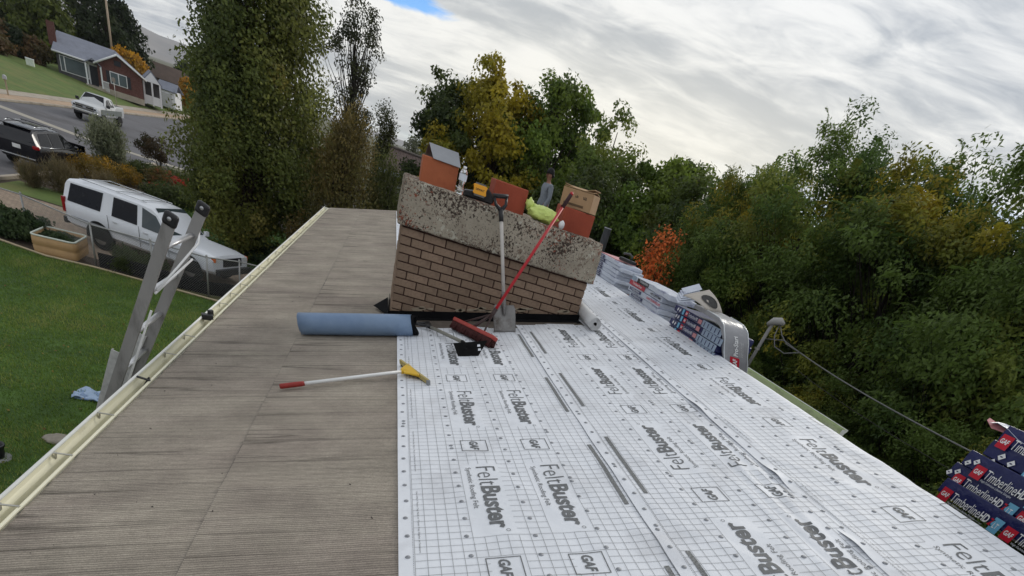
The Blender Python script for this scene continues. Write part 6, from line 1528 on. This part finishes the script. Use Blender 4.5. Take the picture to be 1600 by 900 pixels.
# tall upright tree on the left
tree('tall_pear_tree', 'tall dense dark green tree rising out of the picture beside the pickup', (-6.0, 29.3, 0), 'pear', seed=11, prof=[(0, .7), (.06, 1.8), (.16, 2.4), (.28, 2.45), (.4, 2.15), (.55, 1.95), (.75, 1.4), (.92, .7), (1, .15)], asym=(1.3, 0), z0=.7, z1=13.4, ncl=1000, per=105, rcl=.55, leaf=(.14, .085), pal=G((82, 94, 50), (102, 112, 56), (120, 124, 62), (144, 136, 72)), shell=.62, upright=.35, boughs=170, bsig=.15,
     tr=dict(h=11.5, r0=.24, nl=90, stems=3, spread=.28))
tree('brown_leaved_tree', 'feathery olive-brown tree at the far corner of the cap sheet', (-1.75, 26.9, 0), 'brown', seed=12, prof=[(0, .5), (.2, 1.15), (.5, 1.25), (.75, .95), (1, .25)], z0=.4, z1=6.3, ncl=270, per=80, rcl=.42, leaf=(.13, .05), pal=G((90, 88, 50), (108, 102, 56), (122, 108, 62), (100, 92, 54)), shell=.3, upright=.9, bark=M_barkd, tr=dict(h=5.2, r0=.09, nl=70, stems=4, spread=.35))
tree('brown_leaved_tree', 'low olive tree between the brown-leaved tree and the neighbouring roof', (-.25, 27.9, 0), 'brown2', seed=13, prof=[(0, .5), (.25, 1.0), (.6, .85), (1, .2)], z0=.4, z1=5.2, ncl=170, per=80, rcl=.40, leaf=(.13, .055), pal=G((78, 88, 46), (92, 98, 52), (106, 102, 56)), shell=.3, upright=.9, bark=M_barkd, tr=dict(h=4.4, r0=.08, nl=50, stems=4, spread=.3))
tree('sparse_tree', 'thin open-branched tree against the sky beside the tall left tree', (-2.5, 40.0, 0), 'sparse', seed=14, prof=[(0, .5), (.3, 1.2), (.6, 1.35), (.85, .9), (1, .3)], z0=3.6, z1=11.6, ncl=90, per=70, rcl=.40, leaf=(.13, .08), pal=G((56, 62, 40), (68, 72, 46)), shell=.5, lump=.6, bark=M_barkd, tr=dict(h=10.6, r0=.15, nl=85, fork=.3))
tree('slender_tree', 'slender columnar tree standing just left of the neighbouring roof', (-.72, 45, 0), 'slender', seed=15, prof=[(0, .5), (.3, .75), (.6, .6), (.85, .38), (1, .08)], z0=.8, z1=7.9, ncl=150, per=70, rcl=.34, leaf=(.13, .08), pal=G((60, 68, 36), (76, 80, 42)), shell=.4, upright=.5, tr=dict(h=7.3, r0=.09, nl=30))
tree('pale_tree', 'pale grey-green tree behind the neighbouring roof', (1.7, 56, 0), 'pale', seed=16, prof=[(0, .8), (.4, 1.7), (.7, 1.3), (1, .3)], z0=2.2, z1=6.9, ncl=110, per=60, rcl=.4, leaf=(.16, .1), pal=G((108, 112, 88), (128, 130, 104)), shell=.4, lump=.5, tr=dict(h=6.2, r0=.12, nl=40))
# group behind the chimney
def yel(cc, cb, r):
    w = np.clip(vnoise(cc[:, 0] * .7 + 3, cc[:, 2] * .6, 77) * 1.7 - .35, 0, 1)[:, None]; return cb * (1 - w) + np.array(lin(168, 150, 42)) * r.uniform(.75, 1.2, len(cc))[:, None] * w
big = dict(boughs=60, bsig=.16, prof=[(0, 1.2), (.15, 2.2), (.4, 2.75), (.65, 2.55), (.85, 1.7), (1, .5)], shell=.55, lump=.4)
tree('broadleaf_tree', 'dark green broadleaf tree at the left of the group behind the chimney', (3.2, 38.5, 0), 'mid1', seed=21, z0=1.6, z1=9.4, ncl=380, per=90, rcl=.5, leaf=(.19, .125), pal=dg, tr=dict(h=8, r0=.22, nl=60), **{**big, 'prof': [(a, b * .82) for a, b in big['prof']]})
tree('broadleaf_tree', 'yellowing broadleaf tree, tallest of the group behind the chimney', (5.1, 37.0, 0), 'mid2', seed=22, z0=1.8, z1=10.4, ncl=500, per=90, rcl=.5, leaf=(.19, .125), pal=G((112, 122, 44), (136, 136, 46), (160, 146, 44), (94, 106, 42)), patch=yel, tr=dict(h=9.6, r0=.25, nl=70), **big)
tree('broadleaf_tree', 'rounded mid green broadleaf tree right of the yellowing one', (8.35, 37.2, 0), 'mid3', seed=23, z0=1.8, z1=11.0, ncl=540, per=90, rcl=.5, leaf=(.19, .125), pal=G((76, 98, 42), (94, 116, 46), (112, 130, 50), (78, 92, 42)), tr=dict(h=10, r0=.25, nl=70), **big)
tree('broadleaf_tree', 'narrower green tree at the right end of the group behind the chimney', (10.35, 32.4, 0), 'mid4', seed=24, z0=1.5, z1=10.2, ncl=260, per=90, rcl=.45, leaf=(.15, .10), pal=G((78, 98, 44), (96, 114, 50), (116, 126, 54)), tr=dict(h=9.2, r0=.18, nl=60), **{**big, 'prof': [(a, b * .66) for a, b in big['prof']]})
tree('broadleaf_tree', 'small-topped green tree stepping down right of the chimney group', (12.3, 31.6, 0), 'mid5', seed=25, z0=1.2, z1=8.5, ncl=190, per=90, rcl=.45, leaf=(.15, .10), pal=G((60, 76, 34), (78, 92, 40), (92, 98, 44)), tr=dict(h=7.6, r0=.16, nl=50), **{**big, 'prof': [(a, b * .62) for a, b in big['prof']]})
tree('broadleaf_tree', 'light green loose tree beyond the red-orange maple', (14.6, 30.5, 0), 'mid5', rz=2.1, sc=(1.05, 1.05, .88), group=None)
tree('broadleaf_tree', 'dense dark green tree just behind the vent pipe', (8.2, 25.4, 0), 'mid1', rz=1.2, sc=(.95, .95, .76))
tree('broadleaf_tree', 'dense green tree behind the middle shingle stack', (10.7, 24.0, 0), 'mid3', rz=2.6, sc=(.82, .82, .77))
tree('broadleaf_tree', 'light green tree rising just left of the feathery trees', (10.5, 21.3, 0), 'mid5', rz=.6, sc=(1.0, 1.0, .95))
tree('orange_maple', 'small maple with bright orange-red leaves above the shingle stacks', (7.85, 16.9, 0), 'orange', sc=(.85, .85, .98), seed=31, prof=[(0, .35), (.3, .55), (.6, .6), (.85, .42), (1, .2)], z0=3.2, z1=6.2, ncl=70, per=46, rcl=.34, leaf=(.11, .075), pal=G((204, 98, 50), (222, 116, 60), (232, 130, 70), (170, 98, 52)), shell=.4, lump=.5, upright=.3, bark=M_barkd, tr=dict(h=5.2, r0=.08, nl=40))
# feathery trees on the right
lo = dict(style='round', shell=.45, lump=.45, rcl=.36, boughs=64, bsig=.155, leaf=(.095, .042))
lg = G((68, 93, 46), (86, 110, 53), (106, 126, 58), (132, 140, 64))
tree('locust_tree', 'tall feathery green tree with arching top sprays on the right', (11.3, 14.9, 0), 'loc1', sc=(1.0, 1.0, 1.02), seed=41, prof=[(0, .8), (.2, 2.0), (.45, 2.5), (.65, 2.3), (.82, 1.75), (.93, 1.1), (1, .4)], z0=.6, z1=9.0, ncl=900, per=165, pal=lg, asym=(-.4, .3), tr=dict(h=7.6, r0=.16, nl=70, stems=3, spread=.45, twigs=True), bark=M_barkd, sprays=150, **lo)
def ylw(cc, cb, r):
    w = np.clip(vnoise(cc[:, 0] * .8 + 3, cc[:, 2] * .7, 55) * 2.2 - 1.15, 0, 1)[:, None]; return cb * (1 - w) + np.array(lin(176, 158, 52)) * r.uniform(.7, 1.15, len(cc))[:, None] * w
tree('locust_tree', 'broad feathery tree with yellowing lower leaves at the right', (11.6, 11.3, 0), 'loc2', sc=(1.05, 1.05, 1.1), seed=42, prof=[(0, .9), (.2, 2.1), (.5, 2.5), (.75, 2.2), (.92, 1.4), (1, .5)], z0=.5, z1=8.4, ncl=900, per=165, pal=G((74, 96, 46), (94, 114, 53), (118, 130, 58)), patch=ylw, tr=dict(h=6.8, r0=.15, nl=70, stems=3, spread=.45, twigs=True), bark=M_barkd, sprays=150, **lo)
tree('locust_tree', 'feathery tree at the right picture edge, golden leaves in it', (11.9, 8.3, 0), 'loc2', rz=2.2, sc=(1.05, 1.05, 1.1), bark=M_barkd)
tree('locust_tree', 'lower feathery tree right of the orange maple', (10.9, 18.7, 0), 'loc1', rz=1.9, sc=(.85, .85, .92), bark=M_barkd)
tree('locust_tree', 'dark feathery tree filling the gap behind the tall right tree', (15.6, 17.5, 0), 'loc1', rz=4.0, sc=(1.15, 1.15, 1.0), bark=M_barkd)
tree('locust_tree', 'feathery tree just left of the tallest one on the right', (10.2, 16.7, 0), 'loc2', rz=.7, sc=(.72, .72, .98), bark=M_barkd)
tree('locust_tree', 'deep green feathery tree behind the yellowing right tree', (15.8, 12.6, 0), 'loc2', rz=3.4, sc=(1.25, 1.25, .96), bark=M_barkd)
tree('locust_tree', 'dark feathery tree behind the navy bundle stack', (13.4, 5.6, 0), 'loc2', rz=.9, sc=(1.2, 1.2, .86), bark=M_barkd)
tree('locust_tree', 'small feathery tree close behind the right-hand gutter', (9.9, 9.6, 0), 'loc2', rz=5.1, sc=(.55, .55, .58), bark=M_barkd)
tree('locust_tree', 'small feathery tree below the service wire', (9.9, 13.0, 0), 'loc1', rz=.4, sc=(.55, .55, .55), bark=M_barkd)
tree('locust_tree', 'low feathery tree at the lower right beneath the wire', (10.2, 6.6, 0), 'loc2', rz=1.5, sc=(.60, .60, .60), bark=M_barkd)
for i_, (lab, x, y, k_, rz_, sc_) in enumerate((('dense green tree behind the feathery trees, right of the maple', 15.5, 22.5, 'mid3', 1.0, (.9, .9, .72)), ('tall dense tree half hidden behind the tallest feathery tree', 18.5, 19.0, 'mid3', 2.0, (1.0, 1.0, .72)),
        ('dense tree deep behind the yellowing feathery tree', 20.5, 14.0, 'mid1', 3.0, (1.3, 1.3, .95)), ('dark dense tree far behind the right picture edge', 20, 9.5, 'mid1', 4.0, (1.4, 1.4, .95)))):
    tree('broadleaf_tree', lab, (x, y, 0), k_, rz=rz_, sc=sc_)
# row across the road
far = dict(prof=[(0, .8), (.2, 2.8), (.5, 3.4), (.8, 2.2), (1, .5)], shell=.6, lump=.45, leaf=(.5, .34), rcl=1.0)
tree('far_tree', 'large dark tree behind the ranch house roof', (-41.5, 117, .8), 'far1', seed=51, z0=1, z1=11.5, ncl=170, per=44, pal=G((40, 52, 32), (50, 62, 36), (60, 70, 40)), tr=dict(h=9, r0=.35, nl=20), **{**far, 'prof': [(a, b * 1.35) for a, b in far['prof']]})
tree('far_tree', 'bright olive green rounded tree left of the far chimney', (-45.6, 109, .8), 'far2', seed=52, z0=.5, z1=7.6, ncl=130, per=44, pal=G((76, 88, 40), (92, 102, 44), (70, 80, 40)), tr=dict(h=6, r0=.3, nl=20), **far)
tree('far_tree', 'dark tree in the top left corner beyond the olive tree', (-52.0, 116, .8), 'far1', rz=2, sc=(1.1, 1.1, .75))
tree('far_tree', 'dark narrow tree beside the utility pole', (-42.2, 124, .8), 'far1', rz=4, sc=(.5, .5, .86))
tree('far_tree', 'golden yellow tree behind the ridge of the ranch house', (-37.6, 113, .8), 'far3', seed=53, z0=.5, z1=4.6, ncl=90, per=44, pal=G((176, 130, 40), (196, 148, 46), (150, 116, 44)), tr=dict(h=3.6, r0=.18, nl=16), **{**far, 'prof': [(a, b * .62) for a, b in far['prof']], 'rcl': .7, 'leaf': (.4, .28)})
tree('far_tree', 'yellow-green tree right of the side porch', (-31.4, 118, .8), 'far3', rz=2, sc=(.8, .8, .85))
tree('far_tree', 'small dark tree on the skyline right of the brown roof', (-35.3, 134, .8), 'far1', rz=1, sc=(.6, .6, .50))
def shrub(label, loc, key, sc=(1, 1, 1), rz=0.0, name='garden_shrub', group=None, **k):
    return tree(name, label, loc, key, group, rz, sc, cat='shrub', bark=M_barkd, **k)
shs = dict(prof=[(0, .6), (.35, 1.0), (.7, .85), (1, .3)], shell=.4, lump=.4, z0=.08, z1=1.5)
shrub('brownish tall shrub at the left end of the ranch house', (-42.2, 96.5, .9), 'sh_far', name='far_shrub', sc=(1, 1, 1), seed=61, ncl=70, per=50, rcl=.45, leaf=(.32, .22), pal=G((96, 74, 46), (82, 72, 44), (66, 66, 40)), tr=dict(h=1.3, r0=.06, nl=10), **{**shs, 'z1': 2.6, 'prof': [(a, b * 1.3) for a, b in shs['prof']]})
shrub('dark green shrub left of the brownish one by the ranch house', (-43.9, 96, .9), 'sh_farg', name='far_shrub', seed=62, ncl=70, per=50, rcl=.45, leaf=(.32, .22), pal=G((44, 58, 36), (56, 68, 40)), tr=dict(h=1.3, r0=.06, nl=10), **{**shs, 'z1': 3.0, 'prof': [(a, b * 1.2) for a, b in shs['prof']]})
shrub('grey-brown rounded shrub at the far left lawn edge', (-44.3, 90.5, .9), 'sh_far', name='far_shrub', sc=(1.9, 1.4, 1.1), rz=2)
shrub('rust-topped shrub in front of the olive tree', (-45.8, 95, .9), 'sh_far', name='far_shrub', sc=(1.6, 1.4, 1.5), rz=1)
sage = dict(prof=[(0, .3), (.3, .8), (.6, 1.0), (.85, .8), (1, .4)], shell=.3, lump=.4, z0=.1, z1=2.2)
shrub('grey-green upright sage bush against the asphalt', (-15.0, 40.6, 0), 'sage', name='sage_bush', seed=63, ncl=130, per=50, rcl=.26, leaf=(.17, .05), pal=G((110, 116, 90), (128, 132, 104), (90, 98, 72)), upright=1.2, tr=dict(h=1.6, r0=.04, nl=30, stems=5, spread=.25), **sage)
shrub('golden yellow mounded shrub beside the black SUV', (-14.35, 37.2, 0), 'gold', seed=64, ncl=70, per=60, rcl=.28, leaf=(.09, .06), pal=G((146, 112, 36), (120, 100, 40), (160, 126, 44)), tr=dict(h=.7, r0=.04, nl=10), **{**shs, 'z1': 1.05})
shrub('small golden shrub at the foot of the sage bush', (-13.5, 38.6, 0), 'gold', sc=(.6, .6, .8), rz=2)
shrub('round-headed dwarf tree with dark maroon-green crown on a thin stem', (-14.2, 45.3, 0), 'lolly', name='dwarf_tree', seed=65, ncl=70, per=60, rcl=.22, leaf=(.09, .06), pal=G((58, 58, 36), (72, 60, 40), (86, 66, 44)), prof=[(0, .5), (.4, .85), (.75, .75), (1, .3)], shell=.5, lump=.3, z0=.85, z1=1.9, tr=dict(h=1.3, r0=.04, nl=20))
tan = dict(prof=[(0, .35), (.5, .7), (1, .95)], shell=.15, lump=.5, z0=.05, z1=1.0)
shrub('tan ornamental grass clump in front of the black SUV', (-13.55, 31.7, 0), 'ornam', name='ornamental_grass', sc=(.95, .8, .85), seed=66, ncl=70, per=60, rcl=.22, leaf=(.30, .02), pal=G((140, 122, 90), (116, 104, 74), (96, 92, 62)), upright=1.6, tr=dict(h=.5, r0=.02, nl=10), **tan)
shrub('pinkish grass tuft at the road edge behind the black SUV', (-14.6, 31.2, 0), 'ornam', name='ornamental_grass', sc=(.55, .55, .65), rz=1)
shrub('straw-coloured grass clump between golden shrub and white SUV', (-13.2, 34.6, 0), 'ornam', name='ornamental_grass', sc=(.6, .6, .6), rz=2.5)
gr_ = dict(seed=67, ncl=70, per=60, rcl=.25, leaf=(.11, .06), pal=G((62, 74, 40), (78, 88, 48), (92, 92, 52)), tr=dict(h=.6, r0=.03, nl=10), **{**shs, 'z1': .8})
shrub('low grey-green bush right of the sage bush', (-13.7, 41.8, 0), 'lowg', **gr_)
shrub('low green bush left of the dwarf tree', (-13.0, 43.2, 0), 'lowg', rz=2, sc=(1.1, 1.1, .9))
shrub('orange-tinted bush behind the roof rack of the white SUV', (-12.3, 39.8, 0), 'orb', seed=68, ncl=60, per=60, rcl=.22, leaf=(.10, .06), pal=G((128, 84, 48), (96, 84, 46), (150, 92, 60)), tr=dict(h=.7, r0=.03, nl=10), **{**shs, 'z1': 1.0, 'prof': [(a, b * .7) for a, b in shs['prof']]})
shrub('red-flowered low plant left of the tall tree', (-11.6, 41.8, 0), 'redf', name='flowering_plant', seed=69, ncl=40, per=60, rcl=.2, leaf=(.10, .08), pal=G((190, 70, 54), (170, 60, 50), (74, 82, 44), (80, 80, 44)), tr=dict(h=.4, r0=.02, nl=8), **{**shs, 'z1': .65, 'prof': [(a, b * .55) for a, b in shs['prof']]})
shrub('red-orange flowering plant below the orange-tinted bush', (-12.0, 38.2, 0), 'redf', name='flowering_plant', rz=1, sc=(.7, .7, .8))
shrub('rusty low bush beside the red-flowered plant', (-10.7, 40.5, 0), 'orb', rz=2, sc=(1.2, 1.2, .8))
shrub('dark green bush behind the windscreen of the white SUV', (-10.9, 36.4, 0), 'lowg', rz=3, sc=(1.2, 1.2, 1.1))
shrub('dark green bush right of the pale rocks', (-9.8, 38.0, 0), 'lowg', rz=4, sc=(1.3, 1.1, 1.0))
viney = dict(seed=70, ncl=110, per=60, rcl=.22, leaf=(.12, .08), pal=G((44, 62, 38), (56, 74, 44), (70, 86, 52)), tr=dict(h=.5, r0=.03, nl=10), **{**shs, 'z1': .75})
shrub('sprawling dark green vine left of the raised planter', (-11.35, 22.75, 0), 'vine', sc=(.95, .75, .95), **viney)
shrub('trailing green plants growing inside the raised planter', (-9.95, 22.2, .36), 'vine', rz=1, sc=(.42, .50, .26))
shrub('grey-green weeds under the white SUV door', (-7.6, 22.0, 0), 'lowg', rz=1, sc=(.8, .3, .75))
shrub('grey-green weeds behind the fence by the rear wheel', (-8.2, 22.2, 0), 'lowg', rz=2.0, sc=(.6, .35, .8))
shrub('dark shrub at the foot of the tall left tree', (-4.2, 28.6, 0), 'vine', rz=2, sc=(1.2, 1.2, 1.0))
shrub('low dark shrub by the corner of the driveway', (-3.9, 26.9, 0), 'vine', rz=3, sc=(.9, .9, .8))
shrub('olive shrub tight against the far gutter', (-2.6, 24.2, 0), 'brownsh', seed=72, ncl=150, per=70, rcl=.30, leaf=(.12, .055), pal=G((70, 66, 36), (92, 80, 42), (58, 62, 34)), tr=dict(h=1.6, r0=.05, nl=20), prof=[(0, .7), (.4, 1.0), (.8, .8), (1, .3)], shell=.4, lump=.4, z0=.1, z1=2.9)
sp2 = [(-12.9, 36.0, .28), (-12.3, 36.6, .22), (-11.2, 38.9, .35), (-10.6, 39.3, .28), (-11.6, 39.4, .25), (-9.4, 36.5, .22), (-8.9, 36.7, .2), (-8.4, 36.6, .2), (-14.4, 32.6, .25), (-13.8, 32.9, .2)]
rl = ('pale rock beside the small golden shrub', 'smaller rock next to the one by the golden shrub', 'largest pale rock below the red-flowered plant', 'pale rock right of the largest garden rock', 'pale rock left of the largest garden rock',
      'leftmost of three small rocks at the back lawn edge', 'middle of three small rocks at the back lawn edge', 'rightmost of three small rocks at the back lawn edge', 'pale rock at the road side of the tan grass clump', 'small rock right behind the tan grass clump')
for i, (x, y_, s) in enumerate(sp2): rock((x, y_, 0), (s, s * .75, s * .55), 10 + i, rl[i], M_stone, 'rocks along the planting beds')

# fallen leaves in the grass and in the gutter
def litter(name, pts, size, pal, seed, label):
    r = np.random.default_rng(seed); c = np.array(pts); n = len(c); o = norm(np.stack([r.normal(0, .35, n), r.normal(0, .35, n), np.ones(n)], 1)); d = norm(np.cross(o, r.normal(0, 1, (n, 3)))); s = norm(np.cross(d, o))
    pal = np.array(pal); return tag(link(name, leafmesh(name, c, d, s, size * r.uniform(.7, 1.3, n), size * .6 * r.uniform(.7, 1.3, n), pal[r.integers(0, len(pal), n)]), M_leaf), label, 'leaves', kind='stuff')
r = np.random.default_rng(33)
x = r.uniform(-12, -2.2, 380); y = r.uniform(7, 21, 380); k = inpoly(x, y, LAWN)
litter('fallen_leaves', np.stack([x[k], y[k], np.full(k.sum(), .06)], 1), .07, G((150, 130, 70), (128, 96, 56), (110, 112, 60)), 1, 'scattered fallen leaves on the near lawn')
y = r.uniform(1.5, 15.5, 160); litter('gutter_leaves', np.stack([XG - .024 - r.uniform(.02, .075, 160), y, np.full(160, ZG - .085)], 1), .035, G((96, 74, 44), (70, 56, 38), (120, 98, 56)), 2, 'dry leaf litter lying in the left gutter')

# ------------------------------------------------------------------ the air between here and the mountains
hz = tag(MB().box((0, 2000, 88), (11600, 7600, 184)).build('haze', None), 'thin pale haze over the whole valley', 'haze', kind='stuff')
hm = bpy.data.materials.new('haze'); hm.use_nodes = True; hm.node_tree.nodes.clear()
hv = hm.node_tree.nodes.new('ShaderNodeVolumePrincipled'); hv.inputs['Color'].default_value = (.90, .94, 1.0, 1); hv.inputs['Density'].default_value = .00011; hv.inputs['Anisotropy'].default_value = .2
ho = hm.node_tree.nodes.new('ShaderNodeOutputMaterial'); hm.node_tree.links.new(hv.outputs[0], ho.inputs['Volume']); hz.data.materials.append(hm)
